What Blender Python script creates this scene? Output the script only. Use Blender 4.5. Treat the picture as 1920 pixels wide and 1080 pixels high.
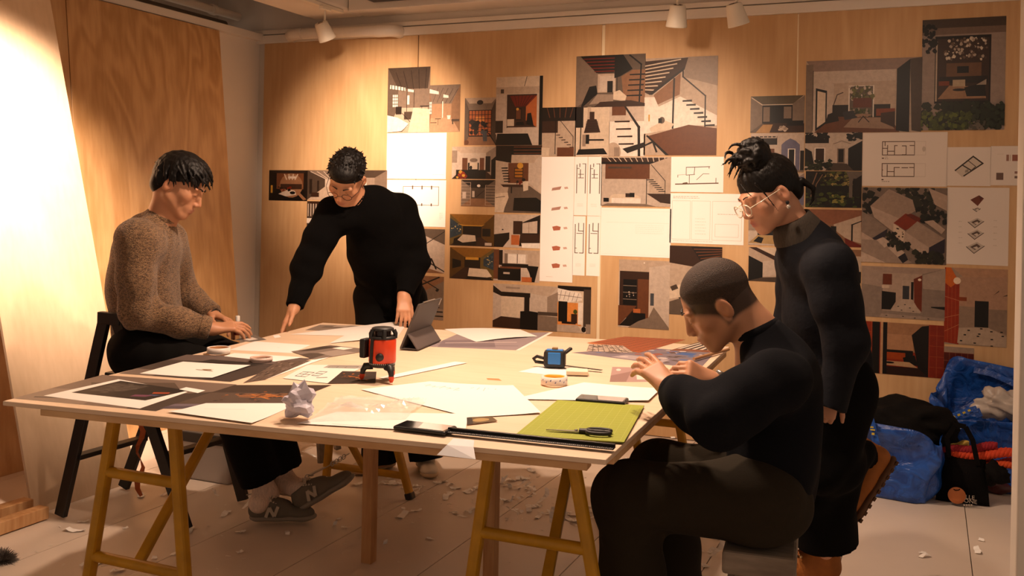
import bpy, bmesh, math, random
import numpy as np
from mathutils import Vector, Matrix
for _o in list(bpy.data.objects): bpy.data.objects.remove(_o)
SC = bpy.context.scene; COL = SC.collection
# ---------------------------------------------------------------- camera
F, PX, PY, H = 1819., 960., 380., 1.34
YAW, ROLL = math.radians(23.3), math.radians(1.1)
_fw = np.array([-math.sin(YAW), math.cos(YAW), 0]); _r0 = np.array([math.cos(YAW), math.sin(YAW), 0]); _u0 = np.array([0, 0, 1.])
_rt = _r0*math.cos(ROLL)+_u0*math.sin(ROLL); _up = _u0*math.cos(ROLL)-_r0*math.sin(ROLL)
CP = np.array([0, 0, H])
cam = bpy.data.cameras.new('camera'); co = bpy.data.objects.new('camera', cam); COL.objects.link(co)
cam.sensor_width = 36.; cam.lens = F/1920*36; cam.shift_y = -(540-PY)/1920; cam.clip_start = .05
_b = -_fw
co.matrix_world = Matrix(((_rt[0], _up[0], _b[0], 0), (_rt[1], _up[1], _b[1], 0), (_rt[2], _up[2], _b[2], H), (0, 0, 0, 1)))
SC.camera = co
# ---------------------------------------------------------------- world, exposure, lamps
W = bpy.data.worlds.new('world'); SC.world = W; W.use_nodes = True
W.node_tree.nodes['Background'].inputs[0].default_value = (1., .70, .50, 1)
W.node_tree.nodes['Background'].inputs[1].default_value = .31
SC.view_settings.view_transform = 'Standard'; SC.view_settings.look = 'None'
SC.view_settings.exposure = .12; SC.view_settings.gamma = 1.; SC.view_settings.use_curve_mapping = False
WARM = (1., .70, .50)
def spot(loc, tgt, power, deg, blend=.6, rad=.04, col=WARM):
    l = bpy.data.lights.new('spot_light', 'SPOT'); l.energy = power; l.color = col
    l.spot_size = math.radians(deg); l.spot_blend = blend; l.shadow_soft_size = rad
    o = bpy.data.objects.new('spot_light', l); COL.objects.link(o); o.location = loc
    o.rotation_euler = (Vector(tgt)-Vector(loc)).to_track_quat('-Z', 'Y').to_euler()
    return o
# (head position, target, watts, cone): the track spots of the room; heads are built further down
LAMPS = [
    ((-3.46, 5.05, 2.375), (-3.30, 5.5, 1.55), 7, 80, 1.),
    ((-1.24, 5.03, 2.335), (-1.40, 5.35, 1.2), 7, 90, 1.),
    ((-.93, 5.03, 2.325), (-.70, 5.35, 1.3), 5, 90, 1.),
    ((-3.0, 2.6, 2.66), (-3.86, 3.15, 1.45), 900, 60, 1.),
    ((-1.55, 3.2, 2.66), (-1.55, 3.2, .75), 165, 135, .35),
    ((-.85, 2.7, 2.66), (-1.1, 3.0, .75), 100, 100, .8),
    ((-2.6, 3.5, 2.40), (-3.30, 5.5, 1.66), 520, 44, 1.),
    ((-1.3, 3.4, 2.40), (-1.62, 5.5, 1.45), 200, 56, 1.),
    ((-.3, 3.4, 2.40), (-.1, 5.5, 1.2), 25, 75, 1.),
]
for a, b, p, dg, bl in LAMPS:
    d_ = (np.array(b)-np.array(a)); d_ /= np.linalg.norm(d_)
    spot(tuple(np.array(a)+d_*.07), b, p, dg, bl, .06)
# ---------------------------------------------------------------- pixel -> place (distance always from the surface touched)
def ray(x, y): return _fw+_rt*(x-PX)/F-_up*(y-PY)/F
def onz(x, y, z):
    r = ray(x, y); return CP+r*((z-H)/r[2])
def ony(x, y, Y):
    r = ray(x, y); return CP+r*(Y/r[1])
def at(x, y, d): return CP+ray(x, y)*d
# ---------------------------------------------------------------- object helpers
def link(name, me, m=None, parent=None):
    o = bpy.data.objects.new(name, me); COL.objects.link(o)
    if m is not None and me is not None and len(me.materials) == 0: me.materials.append(m)
    if parent is not None: o.parent = parent
    return o
def empty(name, loc=(0, 0, 0)):
    o = bpy.data.objects.new(name, None); COL.objects.link(o); o.location = [float(v) for v in loc]; o.empty_display_size = .05
    return o
def tag(o, label, cat, group=None, kind=None):
    o['label'] = label; o['category'] = cat
    if group: o['group'] = group
    if kind: o['kind'] = kind
    return o
def adopt(o, parent):        # parent keeping the world place (parents are unrotated empties)
    o.parent = parent; o.location = Vector(o.location)-Vector(parent.location); return o
def lin(c): return tuple((v/12.92 if v <= .04045 else ((v+.055)/1.055)**2.4) for v in c)
def hexc(h): return lin(tuple(int(h[i:i+2], 16)/255 for i in (0, 2, 4)))
class MB:
    def __init__(s): s.v = []; s.f = []; s.m = []; s.sm = []
    def add(s, vs, fs, mi=0, smooth=False):
        n = len(s.v); s.v += [tuple(float(c) for c in p) for p in vs]
        for f in fs: s.f.append(tuple(n+i for i in f)); s.m.append(mi); s.sm.append(smooth)
        return s
    def hexa(s, p8, mi=0): return s.add(p8, [(3, 2, 1, 0), (4, 5, 6, 7), (0, 1, 5, 4), (1, 2, 6, 5), (2, 3, 7, 6), (3, 0, 4, 7)], mi)
    def box(s, c, sz, R=None, mi=0):
        R = np.eye(3) if R is None else np.array(R); c = np.array(c, float); h = np.array(sz, float)/2
        q = [(-1, -1, -1), (1, -1, -1), (1, 1, -1), (-1, 1, -1), (-1, -1, 1), (1, -1, 1), (1, 1, 1), (-1, 1, 1)]
        return s.hexa([c+R@(np.array(k)*h) for k in q], mi)
    def bar(s, a, b, w, t, up=(0, 0, 1), mi=0):
        a = np.array(a, float); b = np.array(b, float); z = b-a; L = np.linalg.norm(z); z /= L
        u = np.array(up, float); x = np.cross(u, z)
        if np.linalg.norm(x) < 1e-4: x = np.cross((0, 1, 0), z)
        x /= np.linalg.norm(x); y = np.cross(z, x)
        return s.box((a+b)/2, (w, t, L), np.stack([x, y, z], 1), mi)
    def tube(s, pts, r, n=10, cap=True, mi=0, smooth=True, flat=1.):
        P = [np.array(p, float) for p in pts]; R = r if hasattr(r, '__len__') else [r]*len(P)
        ref = None; vs = []
        for i, p in enumerate(P):
            t = P[min(i+1, len(P)-1)]-P[max(i-1, 0)]; t /= (np.linalg.norm(t)+1e-12)
            if ref is None:
                ref = np.cross(t, (0, 0, 1.)); 
                if np.linalg.norm(ref) < 1e-3: ref = np.cross(t, (0, 1., 0))
            ref = ref-t*(ref@t); ref /= (np.linalg.norm(ref)+1e-12); bn = np.cross(t, ref)
            for k in range(n):
                a = 2*math.pi*k/n; vs.append(p+R[i]*(ref*math.cos(a)+bn*flat*math.sin(a)))
        fs = []
        for i in range(len(P)-1):
            for k in range(n): fs.append((i*n+k, i*n+(k+1) % n, (i+1)*n+(k+1) % n, (i+1)*n+k))
        s.add(vs, fs, mi, smooth)
        if cap:
            e = len(P)-1; s.add(vs[:n], [tuple(range(n))[::-1]], mi); s.add(vs[e*n:], [tuple(range(n))], mi)
        return s
    def lathe(s, prof, n=24, M=None, mi=0, smooth=True, closed=False):
        M = np.eye(4) if M is None else np.array(M); vs = []
        for (r, z) in prof:
            for k in range(n):
                a = 2*math.pi*k/n; q = M@np.array([r*math.cos(a), r*math.sin(a), z, 1]); vs.append(q[:3])
        m = len(prof); fs = []
        for i in range(m if closed else m-1):
            j = (i+1) % m
            for k in range(n): fs.append((i*n+k, i*n+(k+1) % n, j*n+(k+1) % n, j*n+k))
        return s.add(vs, fs, mi, smooth)
    def prism(s, poly, o, ex, ey, ez, th, mi=0):
        o, ex, ey, ez = [np.array(q, float) for q in (o, ex, ey, ez)]; n = len(poly)
        a = [o+ex*u+ey*v for u, v in poly]; b = [p+ez*th for p in a]
        return s.add(a+b, [tuple(range(n))[::-1], tuple(range(n, 2*n))]+[(i, (i+1) % n, n+(i+1) % n, n+i) for i in range(n)], mi)
    def mesh(s, name, mats):
        me = bpy.data.meshes.new(name); me.from_pydata(s.v, [], s.f); me.update()
        for m in (mats if isinstance(mats, (list, tuple)) else [mats]): me.materials.append(m)
        me.polygons.foreach_set('material_index', s.m); me.polygons.foreach_set('use_smooth', s.sm)
        return me
    def build(s, name, mats, parent=None, bevel=0, off=None, seg=2):
        if parent is not None and off is None:
            l = parent.location if parent.type == 'EMPTY' else Vector((0, 0, 0))
            if parent.type != 'EMPTY' and parent.parent is not None: l = parent.parent.location
            s.v = [(x-l[0], y-l[1], z-l[2]) for x, y, z in s.v]
        o = link(name, s.mesh(name, mats), None, parent)
        if bevel:
            b = o.modifiers.new('bevel', 'BEVEL'); b.width = bevel; b.segments = seg; b.limit_method = 'ANGLE'; b.angle_limit = .6
        return o
def frame(o, x, z):
    z = np.array(z, float); z /= np.linalg.norm(z); x = np.array(x, float); x = x-z*(x@z); x /= np.linalg.norm(x)
    M = np.eye(4); M[:3, 0] = x; M[:3, 1] = np.cross(z, x); M[:3, 2] = z; M[:3, 3] = o; return M
# ---------------------------------------------------------------- materials
MATS = {}
def mat(name, col=(.5, .5, .5), rough=.6, metal=0., spec=.5, bump=0., bscale=200., var=0., vscale=8., trans=0., alpha=1., emit=None, stretch=None, sheen=0.):
    if name in MATS: return MATS[name]
    m = bpy.data.materials.new(name); m.use_nodes = True; nt = m.node_tree; B = nt.nodes['Principled BSDF']
    B.inputs['Base Color'].default_value = (*col, 1); B.inputs['Roughness'].default_value = rough; B.inputs['Metallic'].default_value = metal
    B.inputs['Specular IOR Level'].default_value = spec; B.inputs['Transmission Weight'].default_value = trans; B.inputs['Alpha'].default_value = alpha
    if sheen: B.inputs['Sheen Weight'].default_value = sheen
    if emit: B.inputs['Emission Color'].default_value = (*emit[:3], 1); B.inputs['Emission Strength'].default_value = emit[3]
    tc = nt.nodes.new('ShaderNodeTexCoord'); mp = nt.nodes.new('ShaderNodeMapping'); nt.links.new(tc.outputs['Object'], mp.inputs[0])
    if stretch: mp.inputs['Scale'].default_value = stretch
    if var:
        n = nt.nodes.new('ShaderNodeTexNoise'); n.inputs['Scale'].default_value = vscale; n.inputs['Detail'].default_value = 5
        nt.links.new(mp.outputs[0], n.inputs[0])
        r = nt.nodes.new('ShaderNodeValToRGB'); r.color_ramp.elements[0].position = .3; r.color_ramp.elements[1].position = .7
        r.color_ramp.elements[0].color = (*[c*(1-var) for c in col], 1); r.color_ramp.elements[1].color = (*[min(1, c*(1+var)) for c in col], 1)
        nt.links.new(n.outputs[0], r.inputs[0]); nt.links.new(r.outputs[0], B.inputs['Base Color'])
    if bump:
        n = nt.nodes.new('ShaderNodeTexNoise'); n.inputs['Scale'].default_value = bscale; n.inputs['Detail'].default_value = 3
        nt.links.new(mp.outputs[0], n.inputs[0]); b = nt.nodes.new('ShaderNodeBump'); b.inputs['Strength'].default_value = bump; b.inputs['Distance'].default_value = .004
        nt.links.new(n.outputs[0], b.inputs['Height']); nt.links.new(b.outputs[0], B.inputs['Normal'])
    MATS[name] = m; return m
def wood(name, c1, c2, rough=.5, grain=(14, 14, 1.2), fig=1.6, seed=0., coords='Object', warp=2.2, figamp=.15):
    if name in MATS: return MATS[name]
    m = bpy.data.materials.new(name); m.use_nodes = True; nt = m.node_tree; L = nt.links.new; B = nt.nodes['Principled BSDF']
    B.inputs['Roughness'].default_value = rough; B.inputs['Specular IOR Level'].default_value = .35
    tc = nt.nodes.new('ShaderNodeTexCoord'); mp = nt.nodes.new('ShaderNodeMapping'); mp.inputs['Location'].default_value = (seed, seed*1.7, seed*.6)
    L(tc.outputs[coords], mp.inputs[0])
    g = nt.nodes.new('ShaderNodeMapping'); g.inputs['Scale'].default_value = grain; L(mp.outputs[0], g.inputs[0])
    big = nt.nodes.new('ShaderNodeTexNoise'); big.inputs['Scale'].default_value = fig; big.inputs['Detail'].default_value = 2; big.inputs['Distortion'].default_value = .8
    f = nt.nodes.new('ShaderNodeMapping'); f.inputs['Scale'].default_value = tuple(.9 if q > 5 else .38 for q in grain); L(mp.outputs[0], f.inputs[0]); L(f.outputs[0], big.inputs[0])
    mul = nt.nodes.new('ShaderNodeMath'); mul.operation = 'MULTIPLY'; mul.inputs[1].default_value = warp*6; L(big.outputs[0], mul.inputs[0])
    sn = nt.nodes.new('ShaderNodeMath'); sn.operation = 'SINE'; m2 = nt.nodes.new('ShaderNodeMath'); m2.operation = 'MULTIPLY'; m2.inputs[1].default_value = 2.4
    L(mul.outputs[0], m2.inputs[0]); L(m2.outputs[0], sn.inputs[0])
    fine = nt.nodes.new('ShaderNodeTexNoise'); fine.inputs['Scale'].default_value = 3.; fine.inputs['Detail'].default_value = 6; fine.inputs['Roughness'].default_value = .5; L(g.outputs[0], fine.inputs[0])
    mx = nt.nodes.new('ShaderNodeMath'); mx.operation = 'MULTIPLY_ADD'; mx.inputs[1].default_value = figamp; L(sn.outputs[0], mx.inputs[0]); L(fine.outputs[0], mx.inputs[2])
    r = nt.nodes.new('ShaderNodeValToRGB'); e = r.color_ramp.elements; e[0].position = .2; e[1].position = .8; e[0].color = (*c2, 1); e[1].color = (*c1, 1)
    L(mx.outputs[0], r.inputs[0]); L(r.outputs[0], B.inputs['Base Color'])
    b = nt.nodes.new('ShaderNodeBump'); b.inputs['Strength'].default_value = .08; b.inputs['Distance'].default_value = .002; L(mx.outputs[0], b.inputs['Height']); L(b.outputs[0], B.inputs['Normal'])
    MATS[name] = m; return m
def colormat(name, rough=.5, spec=.4, attr='col', grain=0.):
    if name in MATS: return MATS[name]
    m = bpy.data.materials.new(name); m.use_nodes = True; nt = m.node_tree; B = nt.nodes['Principled BSDF']
    a = nt.nodes.new('ShaderNodeVertexColor'); a.layer_name = attr; nt.links.new(a.outputs[0], B.inputs['Base Color'])
    B.inputs['Roughness'].default_value = rough; B.inputs['Specular IOR Level'].default_value = spec
    if grain:       # fine photographic detail of the printed picture
        t = nt.nodes.new('ShaderNodeTexCoord'); n = nt.nodes.new('ShaderNodeTexNoise'); n.inputs['Scale'].default_value = 38.; n.inputs['Detail'].default_value = 7.; n.inputs['Roughness'].default_value = .7
        r = nt.nodes.new('ShaderNodeValToRGB'); r.color_ramp.elements[0].position = .3; r.color_ramp.elements[1].position = .72; r.color_ramp.elements[0].color = (1-grain, 1-grain, 1-grain, 1); r.color_ramp.elements[1].color = (1, 1, 1, 1)
        x = nt.nodes.new('ShaderNodeMix'); x.data_type = 'RGBA'; x.blend_type = 'MULTIPLY'; x.inputs[0].default_value = 1.
        nt.links.new(t.outputs['Object'], n.inputs[0]); nt.links.new(n.outputs[0], r.inputs[0]); nt.links.new(a.outputs[0], x.inputs[6]); nt.links.new(r.outputs[0], x.inputs[7]); nt.links.new(x.outputs[2], B.inputs['Base Color'])
    MATS[name] = m; return m
PLY = [wood('plywood_a', (.61, .39, .20), (.515, .31, .145), seed=s_) if i_ == 0 else wood('plywood_%s' % 'bcdef'[i_-1], (.61, .39, .20), (.515, .31, .145), seed=s_) for i_, s_ in enumerate((0., 3.1, 7.7, 12.3, 19.9))]
M_WHITE = mat('white_paint', hexc('e0d7cc'), .7, bump=.05, bscale=60, var=.03, vscale=3)
M_UPPER = mat('upper_wall_paint', hexc('cfc7bd'), .8, var=.04, vscale=3)
M_FLOOR = mat('painted_floor', hexc('d9cabb'), .38, var=.05, vscale=2.2, bump=.03, bscale=30)
M_TABLE = wood('table_ply', (.80, .62, .46), (.72, .54, .38), grain=(1.2, 14, 14), seed=5.)
M_PINE = wood('pine_timber', hexc('d6ac7c'), hexc('b07f50'), grain=(16, 16, 2), seed=9., rough=.6)
M_PINEX = wood('pine_batten', hexc('d9b488'), hexc('bf9264'), grain=(2, 16, 16), seed=2., rough=.6)
M_REDWOOD = wood('red_board', hexc('6e3320'), hexc('542415'), seed=4.)
M_YELLOW = mat('yellow_enamel', hexc('b8860a'), .45, var=.18, vscale=14, bump=.1, bscale=50)
M_BLACK = mat('black_paint', hexc('171311'), .5, var=.2, vscale=10)
M_BLKPL = mat('black_plastic', hexc('141414'), .4)
M_STEEL = mat('steel', hexc('b5b2ad'), .3, metal=1.)
M_PAPER = mat('white_paper', hexc('ece8e2'), .65, bump=.06, bscale=25)
M_GREYWOOD = wood('grey_wood', hexc('94877a'), hexc('6a5e52'), seed=8., grain=(3, 16, 16), rough=.7)
M_PRINT = colormat('print_ink', .42, .4, grain=.28)
M_PRINTM = colormat('print_ink_matt', .6, .3)
# ---------------------------------------------------------------- the room
LX, WY, CZ = -4.32, 5.52, 2.95            # left wall, back wall, ceiling
def struct(o): o['kind'] = 'structure'; return o
# floor with its wide painted boards
fl = struct(MB().box((-1.4, 2.9, -.03), (6.6, 7.2, .04)).build('floor', mat('floor_gap', hexc('5a4534'), .8)))
bw = .457; x0 = -3.03-3*bw
fb = MB().box((0, 0, 0), (bw-.0035, 7.0, .012)).mesh('floor_board', M_FLOOR)
for i in range(14):
    o = link('floor_board', fb, None, fl); o.location = (x0+bw*(i+.5), 2.8, -.006)
# back wall: masonry, plywood sheets, trim
wb = struct(MB().box((-1.5, WY+.07, 1.45), (7.2, .14, 3.0)).build('wall_back', M_UPPER))
for i, (a, b) in enumerate(((-4.265, -3.05), (-3.046, -1.806), (-1.79, -.682), (-.678, .56), (.564, 1.784))):
    o = MB().box(((a+b)/2, WY-.01, 1.2075), (b-a-.002, .016, 2.405)).build('plywood_sheet', PLY[i % 5], wb, bevel=.0015, seg=1)
for x, z0, z1, w in ((-1.797, .02, 2.405, .018), (-.68, 1.9, 2.405, .007)):
    MB().box((x, WY-.0185, (z0+z1)/2), (w, .001, z1-z0)).build('joint_tape', mat('masking_tape', hexc('e6d3b0'), .7), wb)
tb = struct(MB().box((-1.3, WY-.018, 2.437), (6.2, .036, .055)).build('trim_1', M_WHITE, bevel=.003))
tb2 = struct(MB().box((-1.3, WY-.012, 2.487), (6.2, .024, .03)).build('trim_2', M_WHITE, bevel=.003))
# left wall + ledge
wl = struct(MB().box((LX-.07, 2.5, 1.22), (.14, 6.2, 2.44)).build('wall_left', M_WHITE))
lg = struct(MB().box((LX+.0, 2.5, 2.452), (.1, 6.04, .05)).build('trim_3', M_WHITE, bevel=.004))
up = struct(MB().box((LX-.42, 2.5, 2.75), (.1, 6.2, .6)).build('wall_left_upper', M_UPPER))
# ceiling, beam, soffit
ce = struct(MB().box((-1.3, 2.6, CZ+.05), (6.9, 6.4, .1)).build('ceiling', M_UPPER))
bm = struct(MB().box((-3.655, 2.6, 2.75), (.39, 5.8, .4)).build('ceiling_beam', M_WHITE, bevel=.02))
sf = struct(MB().box((-.9, WY-.11, 2.75), (5.11, .22, .4)).build('ceiling_soffit', M_WHITE, bevel=.006))
# right-hand wall end close to the viewer
wr = struct(MB().box((.247, 1.95, 1.4), (.2, .12, 3.0)).build('wall_right', M_WHITE, bevel=.004))
# ---------------------------------------------------------------- pipes, vent, rails, lamp heads
M_PVC = mat('white_pvc', hexc('ddd3c6'), .35)
pr = empty('drain_pipe', (-3.6, 5.4, 2.445))
py_ = 5.425
MB().tube([(-3.96, py_, 2.447), (-3.24, py_, 2.435)], .036, 20).build('pipe_run', M_PVC, pr)
for x, s in ((-3.96, -1), (-3.24, 1)):
    e = [(x, py_, 2.447 if s < 0 else 2.435)]
    for k in range(1, 7):
        a = k*math.pi/12; e.append((x+s*.055*math.sin(a), py_+.055*(1-math.cos(a)), e[0][2]))
    MB().tube([(x-s*.07, py_, e[0][2])]+e+[(e[-1][0], WY-.02, e[0][2])], .041, 20).build('pipe_elbow', M_PVC, pr)
tag(pr, 'white plastic drain pipe with rounded elbows under the ceiling beam', 'pipe')
pl = empty('conduit_pipe', (LX-.12, 4.6, 2.6))
MB().tube([(LX-.14, 2.0, 2.62), (LX-.14, 5.46, 2.60)], .028, 14).build('pipe_run', M_PVC, pl)
MB().tube([(LX-.14, 5.18, 2.602), (LX-.14, 5.22, 2.602)], .036, 14).build('pipe_collar', M_PVC, pl)
tag(pl, 'thin white pipe running above the left wall ledge', 'pipe')
pk = empty('conduit_pipe', (LX-.24, 4.6, 2.55))
MB().tube([(LX-.26, 2.0, 2.56), (LX-.26, 5.46, 2.55)], .03, 14).build('pipe_run', mat('dusty_pipe', hexc('6b5d50'), .8), pk)
tag(pk, 'dark dusty pipe behind the thin white ceiling pipe', 'pipe')
vn = empty('ceiling_vent', (-2.95, 5.22, 2.6)); 
MB().box((-2.95, 5.24, 2.615), (.62, .1, .05)).build('vent_body', M_BLKPL, vn, bevel=.006)
MB().box((-2.95, 5.188, 2.615), (.58, .006, .012)).build('vent_slat', M_BLACK, vn)
tag(vn, 'black air vent at the top edge above the wall prints', 'vent')
M_LAMP = mat('lamp_enamel', hexc('e6dccb'), .45)
def lamp_head(p, t, label, zc):
    p = np.array(p); d = np.array(t)-p; d /= np.linalg.norm(d)
    root = empty('spot_lamp', (p[0], p[1], zc)); M = frame(p, (1, 0, .2), d)
    h = MB().lathe([(0, -.062), (.036, -.062), (.041, -.055), (.056, .045), (.056, .052), (.05, .052), (.046, .03), (.0, .028)], 28, M)
    h.build('lamp_shade', M_LAMP, root)
    v = MB()
    for a0 in (.4, 3.5):
        for rr in (.017, .025):
            pts = [(M@np.array([rr*math.cos(a0+k*.3), rr*math.sin(a0+k*.3), -.0625, 1]))[:3] for k in range(8)]
            v.tube(pts, .0016, 6)
    v.build('vent_slot', mat('slot_dark', hexc('4a3626'), .7), root)
    MB().lathe([(0, .031), (.044, .0315)], 24, M).build('lamp_glass', mat('lamp_glow', (1, .8, .6), .5, emit=(1., .75, .48, 6.)), root)
    MB().tube([p-d*.055, (p[0], p[1], p[2]+.07), (p[0], p[1], zc)], .0065, 8).build('stem', M_LAMP, root)
    MB().box((p[0], p[1], zc-.012), (.035, .09, .024)).build('rail_adapter', M_LAMP, root, bevel=.004)
    return tag(root, label, 'lamp', 'track spot lamps')
names = ['white track spot lamp hanging in front of the white drain pipe', 'white track spot lamp above the staircase prints, pointing straight down',
         'tilted white track spot lamp, rightmost of the hanging lamps', 'white track spot lamp above the leaning plywood on the left',
         'white track spot lamp over the middle of the table', 'white track spot lamp over the seat of the man with cropped hair', 'white track spot lamp aimed at the blank glaring drawing sheet', 'white track spot lamp aimed at the middle of the wall of prints', 'white track spot lamp aimed at the right end of the wall of prints']
def rail(a, b, label):
    r = MB().bar(a, b, .034, .02).build('track_rail', M_LAMP); tag(r, label, 'lamp rail', 'lamp rails')
    return r
rail((-3.48, 2.2, 2.541), (-3.48, 5.26, 2.541), 'white lamp rail under the ceiling beam')
rail((-2.4, 5.03, 2.66), (1.2, 5.03, 2.66), 'white lamp rail along the wall of prints')
rail((-3.2, 2.65, 2.8), (.4, 2.65, 2.8), 'white lamp rail above the near side of the table')
rail((-3.2, 3.4, 2.8), (.4, 3.4, 2.8), 'white lamp rail above the far side of the table')
for (a, b, *_), n_, zc in zip(LAMPS, names, (2.532, 2.652, 2.652)+(2.79,)*6): lamp_head(a, b, n_, zc)
# ---------------------------------------------------------------- leaning plywood and timber on the left
def sheet(y0, y1, xb, xt, zt, m, label, th=.015, name='plywood_sheet', zb=0.):
    d = np.array([xt-xb, 0, zt-zb]); L = np.linalg.norm(d); d /= L; n = np.array([d[2], 0, -d[0]])
    a = np.array([xb, y0, zb]); b = np.array([xb, y1, zb])
    o = MB().hexa([a, b, b-n*th, a-n*th, a+d*L, b+d*L, b+d*L-n*th, a+d*L-n*th]).build(name, m, bevel=.0015, seg=1)
    return tag(o, label, 'plywood')
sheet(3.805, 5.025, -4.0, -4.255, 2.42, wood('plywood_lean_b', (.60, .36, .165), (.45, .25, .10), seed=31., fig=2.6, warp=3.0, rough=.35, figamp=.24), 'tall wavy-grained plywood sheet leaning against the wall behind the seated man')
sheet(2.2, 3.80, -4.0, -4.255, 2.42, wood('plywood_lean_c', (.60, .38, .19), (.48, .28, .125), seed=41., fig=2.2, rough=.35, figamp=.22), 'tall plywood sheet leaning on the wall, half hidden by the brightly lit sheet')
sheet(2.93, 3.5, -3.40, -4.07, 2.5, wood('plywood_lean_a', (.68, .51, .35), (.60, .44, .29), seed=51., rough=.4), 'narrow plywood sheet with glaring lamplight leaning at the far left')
sheet(2.4, 2.86, -3.50, -3.95, 1.72, M_REDWOOD, 'dark reddish brown board at the far left edge', .02, 'wood_board')
for (a, b, w, l) in (((-3.33, 2.42, .03), (-3.33, 2.92, .03), .055, 'short pine timber lying nearest at the lower left'), ((-3.46, 2.35, .045), (-3.43, 2.93, .045), .06, 'short pine timber lying beside the reddish board')):
    tag(MB().bar(a, b, w, .05).build('timber_batten', M_PINE, bevel=.003), l, 'timber')
# ---------------------------------------------------------------- flat printed pictures: coloured shapes on thin sheets
PAL = dict(k='181311', d='35281f', b='5a4232', o='8a6346', t='a98a70', g='857a70', l='b3a79c', w='d6cdc4', W='f1eee9', y='b98c34', Y='d8b45c', n='3d4629', N='67743a', m='55603a',
           r='8f3d1c', R='a84e22', s='6a7078', p='8f90a8', c='e3d9cb', e='4a3d34', q='cfc3b6', i='6e6258', f='9f9388', u='2a3350', a='c98a5a', x='e8b070')
def col(c): return hexc(PAL[c]) if len(c) == 1 else hexc(c)
def R(c, a, b, d, e): return [(c, [(a, b), (d, b), (d, e), (a, e)])]
def P(c, *p): return [(c, list(p))]
def E(c, u, v, ru, rv, n=18): return [(c, [(u+ru*math.cos(2*math.pi*k/n), v+rv*math.sin(2*math.pi*k/n)) for k in range(n)])]
def L(c, w, *p, asp=1.):
    out = []
    for (x0, y0), (x1, y1) in zip(p, p[1:]):
        dx, dy = (x1-x0)*asp, y1-y0; l = math.hypot(dx, dy)+1e-9; nx, ny = -dy/l*w/2/asp, dx/l*w/2
        ex, ey = dx/l*w/2/asp, dy/l*w/2
        out.append((c, [(x0-ex+nx, y0-ey+ny), (x1+ex+nx, y1+ey+ny), (x1+ex-nx, y1+ey-ny), (x0-ex-nx, y0-ey-ny)]))
    return out
def box_(c, w, a, b, d, e, asp=1.): return L(c, w, (a, b), (d, b), (d, e), (a, e), (a, b), asp=asp)
def room(l, t, r, b, ce, le, ri, ba, fl): return P(ce, (0, 0), (1, 0), (r, t), (l, t))+P(le, (0, 0), (l, t), (l, b), (0, 1))+P(ri, (1, 0), (r, t), (r, b), (1, 1))+R(ba, l, t, r, b)+P(fl, (0, 1), (1, 1), (r, b), (l, b))
def blobs(cs, a, b, d, e, n, s, seed, asp=1.):
    g = random.Random(seed); out = []
    for k in range(n):
        u = g.uniform(a, d); v = g.uniform(b, e); z = s*g.uniform(.5, 1.2); c = g.choice(cs); ph = g.random()*6
        out.append((c, [(min(1, max(0, u+z/asp*g.uniform(.5, 1)*math.cos(ph+q*1.05))), min(1, max(0, v+z*g.uniform(.5, 1)*math.sin(ph+q*1.05)))) for q in range(6)]))
    return out
def stairs(c, u0, v0, du, dv, n, w, th, gx=0.): return sum([P(c, (u0+du*k, v0+dv*k), (u0+du*k+w+gx*k, v0+dv*k-.005), (u0+du*k+w+gx*k, v0+dv*k+th), (u0+du*k, v0+dv*k+th)) for k in range(n)], [])
def beams(c, a0, a1, b0, b1, n, w): # n bars between edge a (a0->a1) and edge b
    o = []
    for k in range(n):
        t = (k+.5)/n; p = (a0[0]+(a1[0]-a0[0])*t, a0[1]+(a1[1]-a0[1])*t); q = (b0[0]+(b1[0]-b0[0])*t, b0[1]+(b1[1]-b0[1])*t)
        o += L(c, w, p, q)
    return o
def txt(c, a, b, d, n, dv, h=.006, seed=0):
    g = random.Random(seed); o = []
    for k in range(n):
        u = a
        while u < d-.01:
            w = g.uniform(.01, .035); o += R(c, u, b+dv*k, min(d, u+w), b+dv*k+h); u += w+.008
    return o
def tiles(c, a, b, d, e, nx, ny, w, asp=1.):
    o = []
    for k in range(nx+1): o += L(c, w, (a+(d-a)*k/nx, b), (a+(d-a)*k/nx, e), asp=asp)
    for k in range(ny+1): o += L(c, w, (a, b+(e-b)*k/ny), (d, b+(e-b)*k/ny), asp=asp)
    return o
def tone(c, e=1.5): return tuple(v**e*f for v, f in zip(c, (.98, .9, .84)))
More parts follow.
